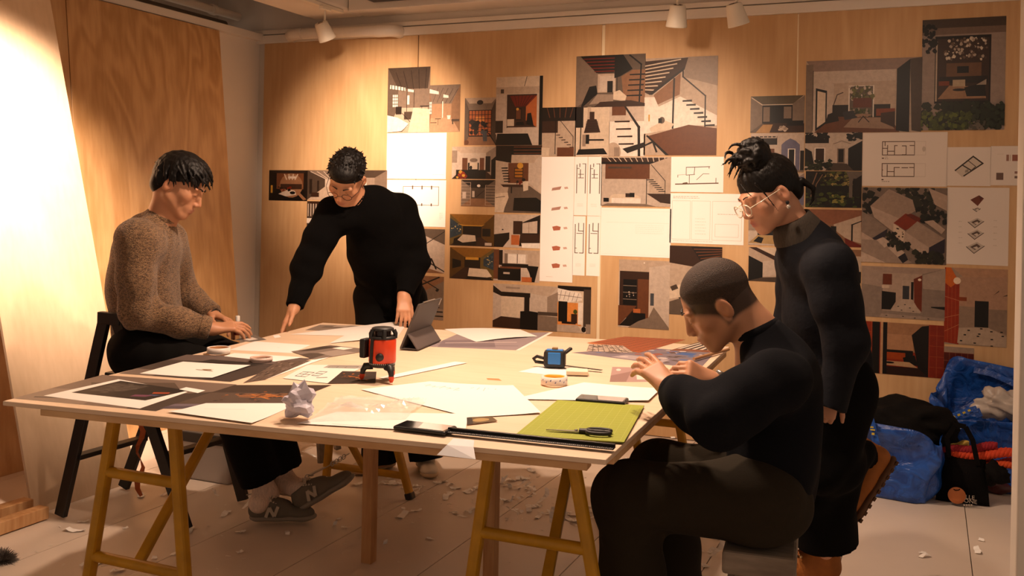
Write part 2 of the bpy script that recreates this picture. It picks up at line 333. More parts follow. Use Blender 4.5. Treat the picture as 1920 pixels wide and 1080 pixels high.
def picture(name, Q, bg, shapes, label, cat='print', group=None, th=.0006, m=None, step=2e-5, edge='e5ddd2', nseg=1, curl=None, clip=True):
    """Q: corner places TL,TR,BR,BL (sheet turned to the viewer); shapes in u,v from the top left"""
    col = (lambda c: tone(globals()['col'](c), 1.12 if m is M_PRINTM else 1.5)) if name == 'photo_print' else globals()['col']
    Q = [np.array(q, float) for q in Q]; n = np.cross(Q[3]-Q[0], Q[1]-Q[0]); n /= np.linalg.norm(n)
    def X(u, v, h=0.):
        p = (Q[0]*(1-u)+Q[1]*u)*(1-v)+(Q[3]*(1-u)+Q[2]*u)*v
        if curl: h += curl(u, v)
        return p+n*(h+th)
    vs, fs, cs = [], [], []
    N = nseg if curl else 1
    for j in range(N+1):
        for i in range(N+1): vs.append(X(i/N, j/N))
    k0 = len(vs)
    for j in range(N+1):
        for i in range(N+1): vs.append(X(i/N, j/N, -th))
    for j in range(N):
        for i in range(N):
            a = j*(N+1)+i; fs.append((a, a+N+1, a+N+2, a+1)); cs.append(col(bg)); fs.append((k0+a, k0+a+1, k0+a+N+2, k0+a+N+1)); cs.append(col(edge))
    ring = [i for i in range(N)]+[i*(N+1)+N for i in range(N)]+[N*(N+1)+i for i in range(N, 0, -1)]+[i*(N+1) for i in range(N, 0, -1)]
    for a, b in zip(ring, ring[1:]+ring[:1]): fs.append((a, b, k0+b, k0+a)); cs.append(col(edge))
    for k, (c, p) in enumerate(shapes):
        i0 = len(vs); q = [(min(1, max(0, u)), min(1, max(0, v))) for u, v in p] if clip else p
        vs += [X(u, v, step*(k+3)) for u, v in q]; ids = list(range(i0, i0+len(q)))
        ar = sum(q[i][0]*q[(i+1) % len(q)][1]-q[(i+1) % len(q)][0]*q[i][1] for i in range(len(q)))
        if abs(ar) < 1e-7: del vs[i0:]; continue
        fs.append(tuple(ids if ar < 0 else ids[::-1])); cs.append(col(c))
    org = (Q[2]+Q[3])/2
    me = bpy.data.meshes.new(name); me.from_pydata([tuple(v-org) for v in vs], [], fs); me.update()
    ca = me.color_attributes.new('col', 'FLOAT_COLOR', 'CORNER'); buf = []
    for f, c in zip(me.polygons, cs): buf += [*c, 1.]*f.loop_total
    ca.data.foreach_set('color', buf)
    o = link(name, me, m or M_PRINT); o.location = tuple(org); tag(o, label, cat, group); return o
WPY = WY-.0195
GRP = 'prints fixed to the plywood wall'
def wall_print(x0, y0, x1, y1, bg, shapes, label, name='photo_print', m=None):
    a = ony(x0, y0, WPY); b = ony(x1, y1, WPY)
    return picture(name, [(a[0], WPY, a[2]), (b[0], WPY, a[2]), (b[0], WPY, b[2]), (a[0], WPY, b[2])], bg, shapes, label, 'drawing' if 'draw' in name else 'photo', GRP, m=M_PRINTM if 'draw' in name else m)
def plan(c, a, b, d, e, cuts, w, asp):      # floor plan: outer walls with inner strokes given in 0..1 of the box
    o = box_(c, w, a, b, d, e, asp)
    for p in cuts: o += L(c, w, *[(a+(d-a)*u, b+(e-b)*v) for u, v in p], asp=asp)
    return o
wp = wall_print
# --- left group
wp(505, 319, 576, 377, 'b', room(.2, .1, .9, .62, 'e', 'd', 'd', 'o', 'k')+E('t', .58, .5, .3, .4)+R('b', .3, .45, .86, .62)+beams('q', (.35, .14), (.8, .14), (.42, .3), (.72, .3), 4, .03)+R('w', .5, .2, .7, .27)+P('w', (.25, .78), (.5, .64), (.68, .66), (.72, .8), (.45, .86))+E('k', .62, .74, .07, .05)+P('t', (.72, .62), (.98, .95), (.9, .98), (.66, .66))+blobs('kdr', .22, .55, .8, .66, 14, .05, 1)+R('Y', .05, .5, .1, .75), 'dim photo of a hall under an arch, leftmost print on the wall')
wp(577, 319, 650, 376, 'l', room(.45, .3, .8, .55, 'f', 'i', 'g', 'w', 'q')+beams('w', (0, .05), (1, .05), (.45, .3), (.8, .3), 6, .02)+R('e', .05, .3, .12, .8)+R('e', .25, .35, .3, .7)+R('b', .1, .75, .3, .9), 'photo of a pale loft corridor beside the arch print')
wp(650, 319, 725, 376, 'f', room(.3, .25, .7, .6, 'i', 'f', 'f', 'l', 'q')+R('W', .35, .3, .5, .5), 'photo mostly hidden behind the head of the man in black')
wp(576, 377, 640, 434, 'i', room(.3, .2, .7, .6, 'b', 'i', 'g', 'f', 'g')+R('W', 0, .58, .3, .75)+beams('w', (0, .1), (.3, .1), (0, .5), (.3, .5), 4, .03), 'photo of stacked shelves below the loft corridor print')
wp(728, 128, 805, 248, 'g', room(.25, .33, .95, .62, 'i', 'g', 'f', 'f', 'q')+beams('e', (.1, .08), (1, .02), (.28, .33), (.95, .33), 5, .012)+P('W', (.06, .26), (.42, .31), (.42, .36), (.05, .32))+P('W', (.48, .33), (.62, .35), (.62, .385), (.48, .37))+beams('i', (.06, .26), (.42, .31), (.06, .32), (.42, .36), 5, .02)+R('W', .12, .41, .25, .61)+tiles('g', .12, .41, .25, .61, 3, 4, .012)+R('W', .47, .43, .52, .57)+L('b', .012, (.46, .34), (.46, .68))+L('b', .012, (.63, .36), (.63, .64))+R('e', .2, .6, .34, .72)+R('i', .4, .68, .6, .8)+L('d', .01, (.35, .7), (.58, .86))+L('d', .012, (.78, .6), (.98, .6))+L('d', .01, (.82, .6), (.8, .72))+P('c', (.62, .62), (1, .65), (1, 1), (.5, 1))+P('W', (0, .73), (.25, .77), (.5, .86), (.5, .9), (.3, .99), (0, 1))+L('d', .01, (.5, .88), (.36, .98), (.02, 1.)), 'sepia photo of a bright workshop hall with a white oval table')
wp(806, 160, 862, 247, 't', room(.05, .4, .72, .7, 'f', 't', 'a98f76', 'c0a78e', 'cbb39b')+beams('i', (.2, .05), (1, .1), (.05, .35), (.72, .4), 5, .012)+P('W', (0, .08), (.3, .14), (.3, .2), (0, .17))+P('W', (.45, .2), (.62, .23), (.62, .28), (.45, .27))+R('W', 0, .35, .08, .62)+tiles('g', 0, .35, .08, .62, 2, 4, .01)+R('W', .42, .35, .45, .7)+L('b', .014, (.2, .72), (.38, .72))+L('b', .012, (.29, .72), (.29, .85))+L('b', .012, (.05, .8), (.24, .8))+R('i', .73, .73, .98, .78)+R('i', .75, .78, .79, .84)+P('W', (.58, .65), (.7, .65), (.68, .73), (.6, .73)), 'pale faded photo of a lofty hall with small tables')
# --- plan sheets behind the man in black
wp(726, 250, 836, 336, 'W', sum([R('q', .27+.14*k, .4, .275+.14*k, .46) for k in range(4)], [])+txt('q', .78, .9, .97, 1, .03), 'white drawing sheet glaring under the lamp, above the plan with small piers', 'drawing_sheet')
wp(726, 337, 835, 426, 'W', plan('i', .28, .14, .88, .54, [], .012, 1.25)+sum([R('b', .27+.16*k, .12, .29+.16*k, .2)+R('b', .27+.16*k, .5, .29+.16*k, .56) for k in range(1, 4)], [])+txt('q', .9, .7, .95, 6, .025), 'white sheet with one long rectangular floor plan', 'drawing_sheet')
wp(738, 427, 833, 513, 'w', P('g', (.55, 0), (1, .0), (1, .35), (.5, .1))+L('k', .02, (.45, .5), (1, .05))+P('f', (.2, 0), (.6, .0), (.45, .3))+L('k', .03, (.45, .6), (1, .95))+L('k', .03, (.75, .68), (.84, .9))+P('t', (.4, .8), (1, 1), (.3, 1)), 'photo of a white stair with black handrail beside the man in black')
wp(738, 514, 831, 601, 'f', P('t', (0, 0), (1, 0), (1, .1), (.4, .5), (0, .3))+L('k', .035, (.4, .3), (.9, .02))+L('k', .02, (.6, .1), (.9, .3))+E('k', .87, .32, .03, .03)+P('l', (0, .6), (1, .75), (1, 1), (0, 1))+stairs('k', .5, .6, .07, .1, 4, .35, .025), 'photo of dark treads below the white stair photo')
# --- middle column photos
wp(872, 184, 930, 272, 'i', room(.14, .26, .84, .82, 'f', 'g', 'i', 'd', 't')+P('q', (.02, .0), (1, .0), (.84, .12), (.14, .12))+E('e', .48, .1, .1, .05)+R('a', .14, .27, .84, .8)+R('x', .35, .4, .64, .5)+tiles('k', .14, .27, .84, .8, 7, 6, .012, .65)+blobs('kde', .2, .5, .42, .75, 14, .07, 3, .65)+blobs('kds', .52, .5, .72, .85, 12, .06, 4, .65)+P('s', (.56, .7), (.72, .7), (.72, .92), (.6, .92))+E('o', .07, .94, .08, .05)+L('k', .03, (.78, .76), (1, .98), asp=.65), 'photo of people with a bicycle in front of a gridded glass door')
wp(931, 145, 1016, 272, 'w', R('c', 0, 0, .93, .15)+L('d', .008, (.66, 0), (.61, .14), asp=.67)+R('q', 0, .15, .93, .25)+P('w', (0, .25), (.24, .25), (.2, .78), (0, .84))+room(.42, .42, .64, .66, 'o', 'b', 'a', 'y', 'c')[:0]+R('b', .24, .26, .88, .76)+P('r', (.3, .28), (.88, .28), (.64, .44), (.42, .44))+beams('d', (.36, .28), (.86, .28), (.45, .44), (.63, .44), 6, .008)+P('a', (.88, .28), (.88, .74), (.65, .64), (.65, .44))+R('d', .42, .46, .56, .64)+R('o', .44, .48, .54, .62)+E('Y', .47, .475, .03, .02)+P('w', (.26, .74), (.88, .74), (.9, .8), (.6, .98), (.2, .78))+R('c', .25, .62, .4, .72)+P('k', (.68, .54), (.76, .53), (.82, .72), (.66, .7))+P('k', (.45, .66), (.6, .66), (.62, .71), (.43, .71))+P('k', (.04, .83), (.7, .83), (.8, 1), (0, 1))+R('e', 0, .64, .16, .82)+R('k', .93, 0, 1, 1)+R('i', .1, .18, .17, .24), 'tall photo looking through a white corridor to a warm room, black bar at right')
wp(1017, 202, 1079, 293, 'q', R('d', 0, 0, 1, .28)+beams('o', (.05, .0), (1, .0), (.15, .2), (.9, .2), 5, .02)+R('b', 0, .28, .47, .52)+L('k', .014, (.4, .28), (.4, .95), asp=.68)+L('d', .012, (.55, .28), (.92, .6), (.92, .9), asp=.68)+stairs('b', .42, .56, .08, .05, 6, .12, .015)+R('o', .46, .82, .95, 1)+P('c', (0, .82), (.24, .83), (.22, 1), (0, 1)), 'small photo of a landing under dark beams with thin handrail')
wp(848, 275, 929, 336, 'w', room(.2, .2, .78, .75, 'q', 'w', 'l', 'w', 'b')+R('o', .24, .35, .36, .75)+R('o', .64, .35, .74, .72)+E('f', .5, .42, .09, .06)+R('k', .37, .5, .62, .72)+R('c', .41, .5, .59, .7)+E('k', .44, .65, .03, .06)+R('k', .1, .72, .78, 1)+blobs('rRY', .13, .78, .35, .98, 16, .07, 6, 1.3)+R('d', .77, .3, .88, .78)+P('k', (.9, .42), (1, .3), (1, 1), (.9, 1))+R('l', 0, .12, .12, .5), 'photo of a cosy living room with a lit television')
wp(930, 273, 1014, 400, 'q', P('d', (0, 0), (.36, 0), (.34, .26), (0, .22))+R('k', .34, .0, 1, .14)+beams('o', (.4, 0), (.4, .14), (1, 0), (1, .14), 3, .012)+R('q', .36, .14, 1, .22)+R('o', .28, .26, .72, .56)+R('y', .42, .34, .6, .48)+tiles('b', .42, .34, .6, .48, 1, 3, .015)+R('w', .72, .26, .88, .4)+E('Y', .54, .3, .065, .045)+P('w', (.88, .2), (1, .14), (1, .7), (.72, .55), (.72, .42))+stairs('k', .13, .33, .012, .04, 6, .14, .016)+P('g', (.3, .6), (.75, .6), (1, .72), (1, 1), (.2, 1))+P('b', (.12, .58), (.68, .58), (.66, .62), (.18, .62))+L('d', .02, (.36, .62), (.36, .7), asp=.66)+blobs('rd', .45, .52, .58, .57, 8, .03, 8)+P('c', (.6, .53), (.72, .53), (.72, .66), (.62, .68))+E('d', .62, .51, .04, .025)+P('c', (0, .72), (.28, .7), (.3, .78), (.18, 1), (0, 1))+L('g', .01, (.02, .78), (.22, .76))+P('k', (.42, .78), (.9, .77), (1, .82), (1, .98), (.4, .97)), 'photo of a room with round moon lamp, table and white sofa')
wp(865, 337, 928, 388, 'f', room(.3, .3, .68, .7, 'd', 'f', 'g', 'i', 't')+tiles('q', 0, .1, .28, .95, 1, 7, .012)+tiles('q', .72, .2, 1, .95, 1, 7, .012)+E('W', .52, .22, .05, .05)+R('w', .33, .42, .4, .65)+R('w', .04, .45, .15, .7)+L('d', .02, (.45, .65), (.68, .4)), 'small photo of a bare brick corridor with one ceiling bulb')
wp(844, 401, 926, 463, 'y', room(.3, .36, .72, .72, 'a8843e', '8a7a4a', '7a6128', 'd', 'b')+P('Y', (.18, .3), (.32, .34), (.72, .34), (.8, .3), (.72, .37), (.3, .37))+P('4e6270', (0, .12), (.27, .38), (.27, .62), (0, .78))+blobs(['6f8791', '38484f', 'e0d3a0'], .02, .3, .25, .62, 30, .02, 9)+R('k', .74, .44, .92, .68)+P('d', (.1, .78), (.3, .66), (.62, .7), (.6, .98), (.08, 1))+P('c', (.18, .82), (.3, .64), (.58, .66), (.6, .84), (.3, .9))+R('w', .8, .88, .95, .97), 'photo of a yellow lit bedroom, upper of the two, starry window at left')
wp(844, 463, 925, 526, 'y', room(.34, .3, .7, .62, 'a8843e', '7a6128', '8a7a4a', 'd', 'b')+R('Y', .36, .3, .66, .38)+P('4e6270', (.77, .35), (1, .1), (1, .68), (.77, .55))+blobs(['6f8791', '38484f', 'e0d3a0'], .8, .25, .98, .6, 30, .02, 10)+P('k', (.06, .36), (.26, .42), (.26, .6), (.06, .68))+P('c', (.45, .64), (.85, .66), (.97, .88), (.7, .97), (.42, .9))+P('d', (.4, .9), (.95, .92), (.95, 1), (.38, 1)), 'photo of a yellow lit bedroom, lower of the two, starry window at right')
wp(927, 401, 1012, 466, 'w', P('w', (0, 0), (.34, .12), (.34, .55), (0, .62))+P('d', (0, .62), (.34, .55), (.34, .75), (.2, 1), (0, 1))+R('b', .42, .2, .62, .6)+P('d', (.6, .25), (1, 0), (1, 1), (.55, .95))+P('w', (.62, .26), (.94, .18), (.94, .55), (.62, .56))+L('l', .01, (.76, .22), (.76, .55))+R('a', .38, .62, .56, .92)+R('b', .58, .58, 1, .85)+P('W', (.6, .86), (1, .84), (1, 1), (.62, 1))+E('k', .19, .47, .02, .02), 'photo of a white cupboard room with dark wall panels')
wp(926, 467, 1011, 530, 'w', R('o', 0, .0, .12, .95)+R('d', .12, .02, .2, .5)+P('q', (.2, 0), (1, 0), (1, .55), (.74, .45), (.74, .12), (.28, .1))+R('W', .31, .14, .7, .42)+L('f', .02, (.52, .14), (.52, .42))+R('f', .24, .12, .31, .44)+R('d', .18, .44, .76, .56)+R('k', .1, .58, .6, .98)+R('o', .14, .54, .6, .6)+R('w', .22, .72, .36, .78)+P('k', (.7, .48), (.98, .5), (.9, 1), (.84, 1), (.78, .7))+R('a', .62, .85, .84, 1), 'photo of a dark desk below a curtained window')
wp(925, 531, 1045, 622, 'w', P('q', (0, 0), (1, 0), (.86, .24), (.58, .18), (.12, .18))+P('d', (0, .04), (.13, .18), (.58, .18), (.58, .28), (.12, .28), (0, .2))+P('w', (0, .2), (.13, .28), (.13, .72), (0, .82))+R('c', .13, .28, .48, .74)+R('d', .49, .28, .57, .6)+R('w', .58, .22, .86, .58)+P('l', (.84, .24), (1, .12), (1, .62), (.84, .58))+P('b', (0, .85), (.13, .74), (.44, .76), (.44, 1), (0, 1))+P('k', (.43, .6), (.56, .58), (.7, .6), (.7, 1), (.43, 1))+R('i', .7, .58, 1, .66)+P('f', (.7, .66), (1, .68), (1, 1), (.7, 1))+R('l', .2, .06, .42, .1), 'photo of an empty white room with dark cabinet block')
wp(1046, 535, 1107, 626, 'c', R('d', 0, 0, 1, .1)+P('W', (0, .06), (.7, .14), (.74, .3), (.3, .36), (0, .32))+beams('f', (.05, .1), (.7, .16), (.0, .3), (.62, .33), 5, .012)+L('f', .012, (.0, .2), (.72, .24), asp=.67)+R('x', 0, .36, .72, .85)+R('k', .03, .34, .3, .78)+R('d', .14, .77, .56, .82)+R('b', .42, .6, .6, .8)+E('N', .54, .55, .06, .05)+R('W', .62, .35, .76, .82)+R('i', .78, .06, 1, .86)+P('q', (0, .85), (.6, .83), (.8, 1), (0, 1))+E('d', .8, .92, .07, .06)+R('l', .86, .8, 1, 1), 'photo of a sunlit courtyard under a curved glass roof')
# --- drawing strips
axo = []
for k, v in enumerate((.25, .41, .57, .73, .87)):
    axo += P('a98070', (.34, v), (.62, v-.014), (.58, v+.012), (.32, v+.022)) if k < 2 else P('a8614a', (.36, v-.01), (.5, v-.018), (.62, v-.01), (.6, v+.016), (.4, v+.022))
    axo += P('c4a294', (.7, v-.008), (.8, v-.012), (.83, v+.004), (.72, v+.008))
wp(1016, 294, 1073, 530, 'W', axo+txt('q', .2, .96, .4, 1, .01, .003), 'tall white strip with five small red diagrams', 'drawing_sheet')
for (q, lb, up_) in (((1078, 294, 1100, 404), 'narrow plan strip, upper left of the four', 1), ((1103, 294, 1127, 405), 'narrow plan strip, upper right of the four', 1), ((1075, 405, 1096, 517), 'narrow plan strip, lower left of the four', 0), ((1101, 405, 1124, 518), 'narrow plan strip, lower right of the four', 0)):
    a_ = .2; s_ = L('b', .012, (.18, .14), (.18, .62), asp=a_)+L('b', .012, (.85, .12), (.85, .62), asp=a_)
    s_ += (L('b', .012, (.4, .12), (.4, .17), asp=a_)+L('b', .01, (.62, .12), (.85, .12), asp=a_)+L('b', .012, (.45, .22), (.45, .36), asp=a_)+L('b', .01, (.3, .3), (.7, .3), asp=a_)+L('b', .01, (.3, .36), (.7, .36), asp=a_)+L('b', .01, (.18, .2), (.36, .2), asp=a_)) if up_ else (L('b', .012, (.45, .12), (.45, .25), (.8, .25), asp=a_)+L('b', .01, (.3, .29), (.75, .29), asp=a_)+L('b', .012, (.18, .62), (.4, .62), asp=a_)+L('b', .012, (.55, .62), (.85, .62), asp=a_)+L('b', .01, (.18, .54), (.3, .54), asp=a_))
    wp(*q, 'W', s_+txt('q', .25, .8, .7, 3, .02, .004, 2), lb, 'drawing_sheet')
# --- stair photos
wp(1081, 106, 1209, 199, 'g', P('f', (0, 0), (.06, .02), (.32, .34), (.32, .74), (0, 1))+P('d', (.06, 0), (.62, 0), (.55, .34), (.3, .34))+beams('r', (.1, .03), (.3, .34), (.6, .03), (.55, .34), 5, .02)+R('q', .32, .36, .58, .72)+R('w', .35, .4, .57, .7)+R('k', .46, .5, .54, .72)+P('k', (.56, .0), (.68, 0), (.82, .28), (.64, .42), (.56, .45))+P('t', (.66, .42), (.82, .3), (1, .3), (1, .95), (.7, .86))+stairs('k', .78, .38, -.01, .1, 5, .22, .025)+L('k', .03, (.78, .02), (.94, .2), (.92, 1), asp=1.37)+L('k', .012, (.6, .3), (.6, .86), asp=1.37)+P('k', (.2, .6), (.3, .58), (.32, .74), (.1, 1), (.08, .98))+P('c', (.55, .72), (.64, .68), (.74, .8), (.72, .9), (.55, .86))+R('k', .38, .76, .52, .85)+P('l', (.2, .95), (.32, .75), (.55, .76), (.55, .9))+P('b', (.27, 1), (.36, .9), (.8, .88), (1, .94), (1, 1)), 'wide photo of a dark beamed living room with hanging stair')
wp(1079, 201, 1142, 293, 'c', R('d', 0, 0, .24, .42)+L('k', .02, (.18, .1), (.16, .9), asp=.68)+P('b', (.36, .25), (.62, .25), (.74, .52), (.26, .53))+tiles('d', .32, .3, .66, .52, 1, 5, .008)+R('q', .36, 0, .46, .24)+R('b', .42, .1, .56, .25)+P('k', (.12, .86), (.84, .84), (.95, .96), (.05, .97))+R('k', .32, .56, .42, .75)+L('d', .035, (.44, .67), (.82, .67), asp=.68)+R('l', .22, .56, .32, .8), 'small photo of brown stair treads seen from below')
wp(1143, 200, 1209, 293, 'W', R('w', 0, 0, 1, .3)+R('o', .07, 0, .46, .18)+stairs('b', .15, .29, .04, .15, 4, .42, .03)+P('d', (.38, .85), (.98, .72), (.98, .82), (.52, .94))+L('d', .05, (.45, 0), (.82, .42), (.84, 1), asp=.7)+E('q', .12, .92, .22, .2)+R('l', .15, .82, .3, 1), 'bright photo of floating stair treads and a thick handrail')
wp(1210, 110, 1343, 291, 'q', P('b', (0, .03), (.74, 0), (.08, .38), (0, .35))+beams('c', (0, .06), (0, .34), (.52, .0), (.1, .35), 8, .012)+P('d', (.74, 0), (.6, .1), (.1, .38), (.07, .36), (.55, .1), (.7, 0))+P('t', (.13, .38), (.5, .16), (.49, .38), (.15, .49))+P('l', (.6, 0), (1, 0), (1, .3), (.52, .2))+P('W', (.0, .4), (.14, .4), (.2, .5), (.5, .4), (1, .6), (1, .7), (.6, .7), (0, .78))+L('d', .018, (.41, .22), (.4, .72), asp=.73)+L('d', .014, (.53, .14), (.53, .2), (.84, .4), (.84, .78), asp=.73)+stairs('k', .53, .44, .052, .042, 7, .13, .016)+P('o', (.06, .8), (.62, .69), (1, .73), (1, 1), (.36, 1))+P('k', (.05, .79), (.36, 1), (.31, 1), (.03, .8))+P('c', (.08, .72), (.28, .64), (.42, .68), (.36, .74), (.1, .76))+E('g', .25, .64, .04, .035)+R('k', .2, .62, .25, .67)+L('d', .02, (.0, .9), (.13, .86), (.18, .96), asp=.73)+R('Y', .06, .58, .08, .65), 'large photo of a beamed room with floating stair and wooden deck')
wp(1128, 294, 1257, 388, 'w', R('b', .0, .02, 1, .12)+beams('c', (.03, .0), (.95, .0), (.1, .1), (.95, .1), 11, .012)+R('k', 0, .1, .93, .15)+R('o', .06, .15, .7, .45)+R('i', .1, .2, .44, .24)+P('q', (.7, .15), (1, .0), (1, .75), (.7, .72))+stairs('k', .66, .46, .028, .038, 7, .1, .014)+L('d', .012, (.72, .16), (.92, .48), (.92, .74), asp=1.37)+L('k', .014, (.66, .45), (.66, .96), asp=1.37)+P('c', (.14, .8), (.2, .76), (.5, .76), (.58, .82), (.58, .94), (.13, .94))+R('W', .16, .84, .58, .94)+R('b', .36, .74, .43, .82)+R('k', .42, .73, .49, .82)+P('b', (.66, .74), (1, .74), (1, .94), (.86, .92))+P('f', (.1, .95), (.65, .95), (.8, 1), (0, 1))+R('k', .04, .84, .12, .92), 'photo of a white sofa beneath a brown mezzanine and beams')
wp(1127, 389, 1257, 484, 'W', R('d8d0c4', .08, .3, .98, .304)+R('dcd6ca', .02, .06, .98, .063)+R('d8d0c4', .02, .96, .98, .963)+txt('d8d0c4', .5, .35, .9, 5, .04, .004, 4), 'blank-looking white drawing sheet below the sofa photo', 'drawing_sheet')
wp(1258, 294, 1356, 361, 'W', L('b', .03, (.1, .78), (.9, .74), asp=1.45)+L('b', .02, (.3, .3), (.74, .28), asp=1.45)+L('b', .016, (.3, .3), (.3, .52), asp=1.45)+L('b', .016, (.46, .3), (.45, .5), asp=1.45)+L('b', .016, (.3, .52), (.46, .5), asp=1.45)+L('b', .016, (.36, .52), (.36, .75), asp=1.45)+L('b', .014, (.5, .65), (.62, .48), (.73, .48), asp=1.45)+L('b', .016, (.73, .28), (.73, .33), asp=1.45)+L('b', .016, (.86, .6), (.86, .75), asp=1.45)+L('b', .016, (.14, .52), (.14, .58), asp=1.45)+L('f', .01, (.14, .52), (.3, .5), asp=1.45)+P('b', (.24, .74), (.32, .72), (.34, .77), (.22, .78)), 'white sheet with a bold building section', 'drawing_sheet')
wp(1257, 362, 1394, 460, 'W', sum([box_('c9bdac', .006, a, .15, b, .92, 1.4) for a, b in ((.03, .28), (.3, .55), (.58, .97))], [])+txt('c08a70', .04, .06, .4, 2, .03, .008, 5)+txt('c0b4a4', .65, .4, .9, 1, .1, .01, 6)+box_('c9bdac', .005, .62, .6, .93, .85, 1.4)+txt('b8aa98', .05, .95, .6, 1, .1, .006, 7)+txt('c9bdac', .35, .5, .5, 6, .06, .005, 8), 'white sheet with three faint framed plans', 'drawing_sheet')
wp(1161, 486, 1254, 619, 'w', R('q', 0, 0, 1, .18)+R('b', .02, .17, .6, .86)+R('o', .38, .28, .6, .86)+R('k', .09, .29, .36, .67)+sum([R('f', .09, .38+.1*k, .36, .39+.1*k) for k in range(3)], [])+blobs('wl', .15, .35, .3, .64, 7, .018, 11)+P('w', (.6, .1), (1, .05), (1, .95), (.75, .68), (.72, .5), (.6, .45))+R('s', .63, .48, .7, .66)+P('o', (0, .68), (.36, .68), (.02, .98), (0, .98))+P('d', (.02, .98), (.36, .7), (.38, .98))+R('a', .3, .72, .44, .78)+R('a', .42, .78, .54, .84)+R('k', .3, .78, .54, .94)+P('f', (.2, 1), (.4, .9), (.6, .84), (.7, .68), (1, .97), (1, 1))+E('W', .5, .04, .015, .012), 'photo of a brown niche shelf above a wooden platform')
wp(1256, 460, 1352, 595, 'q', P('d', (.38, 0), (1, 0), (1, .16), (.55, .22))+beams('o', (.45, .02), (.62, .2), (1, .02), (1, .14), 4, .014)+P('b', (0, 0), (.4, 0), (.6, .22), (.5, .3), (0, .25))+P('c', (0, .65), (.2, .56), (.5, .6), (.5, .7), (0, .78))+P('i', (.02, .6), (.14, .56), (.18, .62), (.06, .66))+P('g', (0, .82), (.3, .74), (1, .8), (1, 1), (0, 1))+P('k', (.18, .75), (.4, .72), (.9, .8), (.5, .95)), 'photo of a sofa under timber beams behind the cropped head')
# --- right group
wp(1408, 181, 1508, 248, 'g', P('f', (0, 0), (.22, .22), (.22, .75), (0, .98))+P('7d7460', (0, 0), (1, 0), (.78, .22), (.22, .22))+L('c', .02, (.02, .04), (.22, .24), (.78, .24), (.98, .02))+R('k', .22, .25, .78, .75)+R('f', .24, .3, .36, .7)+R('f', .62, .3, .76, .62)+P('f', (1, 0), (.78, .22), (.78, .7), (1, .9))+P('b', (.1, 1), (.26, .74), (1, .76), (1, 1))+P('c9ac80', (.1, 1), (.24, .78), (.42, .78), (.36, 1))+R('k', .68, .68, .98, .82)+blobs('qwl', .48, .84, .66, .96, 8, .06, 12), 'dark photo of a loft kitchen with glowing ceiling cove')
wp(1408, 250, 1507, 323, 'w', R('d', 0, .08, .5, .3)+tiles('w', .0, .06, .48, .12, 6, 1, .02)+P('p', (.58, .3), (.66, .2), (.74, .14), (.84, .2), (.92, .3), (.92, .95), (.58, .95))+R('W', .7, .4, .84, .94)+R('k', .72, .42, .82, .92)+R('o', .25, .4, .45, .75)+R('d', .93, .45, 1, 1)+P('f', (.4, 1), (.55, .95), (1, .95), (1, 1)), 'photo of a pale house front with lilac gable behind the hair bun')
wp(1408, 324, 1507, 391, 'q', room(.3, .3, .7, .7, 'w', 'q', 'l', 'f', 'o')+R('p', .8, .1, 1, .9), 'photo hidden behind the face of the woman')
wp(1510, 249, 1616, 320, 'w', R('d', .0, .14, .42, .28)+tiles('w', .2, .04, .4, .16, 5, 1, .02)+blobs(['1d1a14', '2c2a1c', 'd'], 0, 0, .42, .16, 40, .06, 13)+blobs(['1d1a14', '2c2a1c'], .74, 0, 1, .2, 30, .06, 14)+L('f', .012, (.5, .3), (.58, .26), (.64, .22), (.72, .26), (.8, .3))+R('W', .17, .4, .36, .75)+R('b', .19, .42, .34, .73)+R('f', .57, .42, .7, .82)+R('d', .59, .44, .68, .78)+P('k', (.76, .42), (1, .22), (1, 1), (.86, 1), (.76, .85))+P('d', (0, .4), (.12, .5), (.16, .8), (0, .9))+P('i', (.36, 1), (.5, .8), (.74, .82), (.86, 1))+blobs(['n', '2c331f', '4a5230'], 0, .74, .46, .98, 50, .06, 15), 'photo of a white house entrance with balcony and dark fence')
wp(1511, 321, 1615, 390, 'd', blobs(['N', '8d8c5a', 'b3a878', '5a5a38'], .28, .02, .8, .4, 70, .06, 16)+blobs('ndk', .0, .1, .3, .4, 30, .07, 17)+L('a48a74', .02, (.1, .75), (.12, .4), (.2, .05))+L('a48a74', .016, (.13, .7), (.2, .35), (.3, .1))+R('k', .2, .4, .76, .66)+blobs(['n', 'm', 'N', '2a301c'], 0, .6, .95, 1, 90, .07, 18)+blobs(['a9a668', 'N'], .48, .66, .68, .86, 30, .05, 19)+P('8d857e', (.72, 0), (1, 0), (1, .1), (.8, .3), (.78, .2))+R('8d857e', .78, .2, .84, .72)+R('d', .85, .2, 1, .7), 'photo of a shady garden with slim tree trunks')
wp(1512, 392, 1615, 464, 't', P('a98068', (0, 0), (1, 0), (.98, .15), (.5, .4), (.1, .42))+P('q', (.5, .4), (.98, .15), (1, .9), (.75, .8), (.52, .55))+L('d', .03, (.83, 1), (.83, .4), (1, .3))+P('r', (.7, .75), (1, .95), (1, 1), (.72, 1))+R('k', .45, .45, .55, .7), 'photo of an attic room with reddish floor beside the dark shoulder')
wp(1512, 465, 1614, 531, 'q', P('t', (.4, 0), (1, 0), (1, .2), (.8, .3))+R('q', .75, .2, 1, .7)+R('k', .85, .66, 1, 1), 'photo mostly covered by the dark jacket, right of the shoulder')
wp(1404, 392, 1500, 462, 'w', R('l', 0, 0, .3, .6)+R('k', .18, .42, .9, .72)+P('c9b48c', (.0, .95), (.18, .72), (1, .74), (1, .98))+P('k', (.1, .9), (.2, .76), (.3, .8), (.26, .95)), 'photo of a black kitchen counter under the chin of the woman')
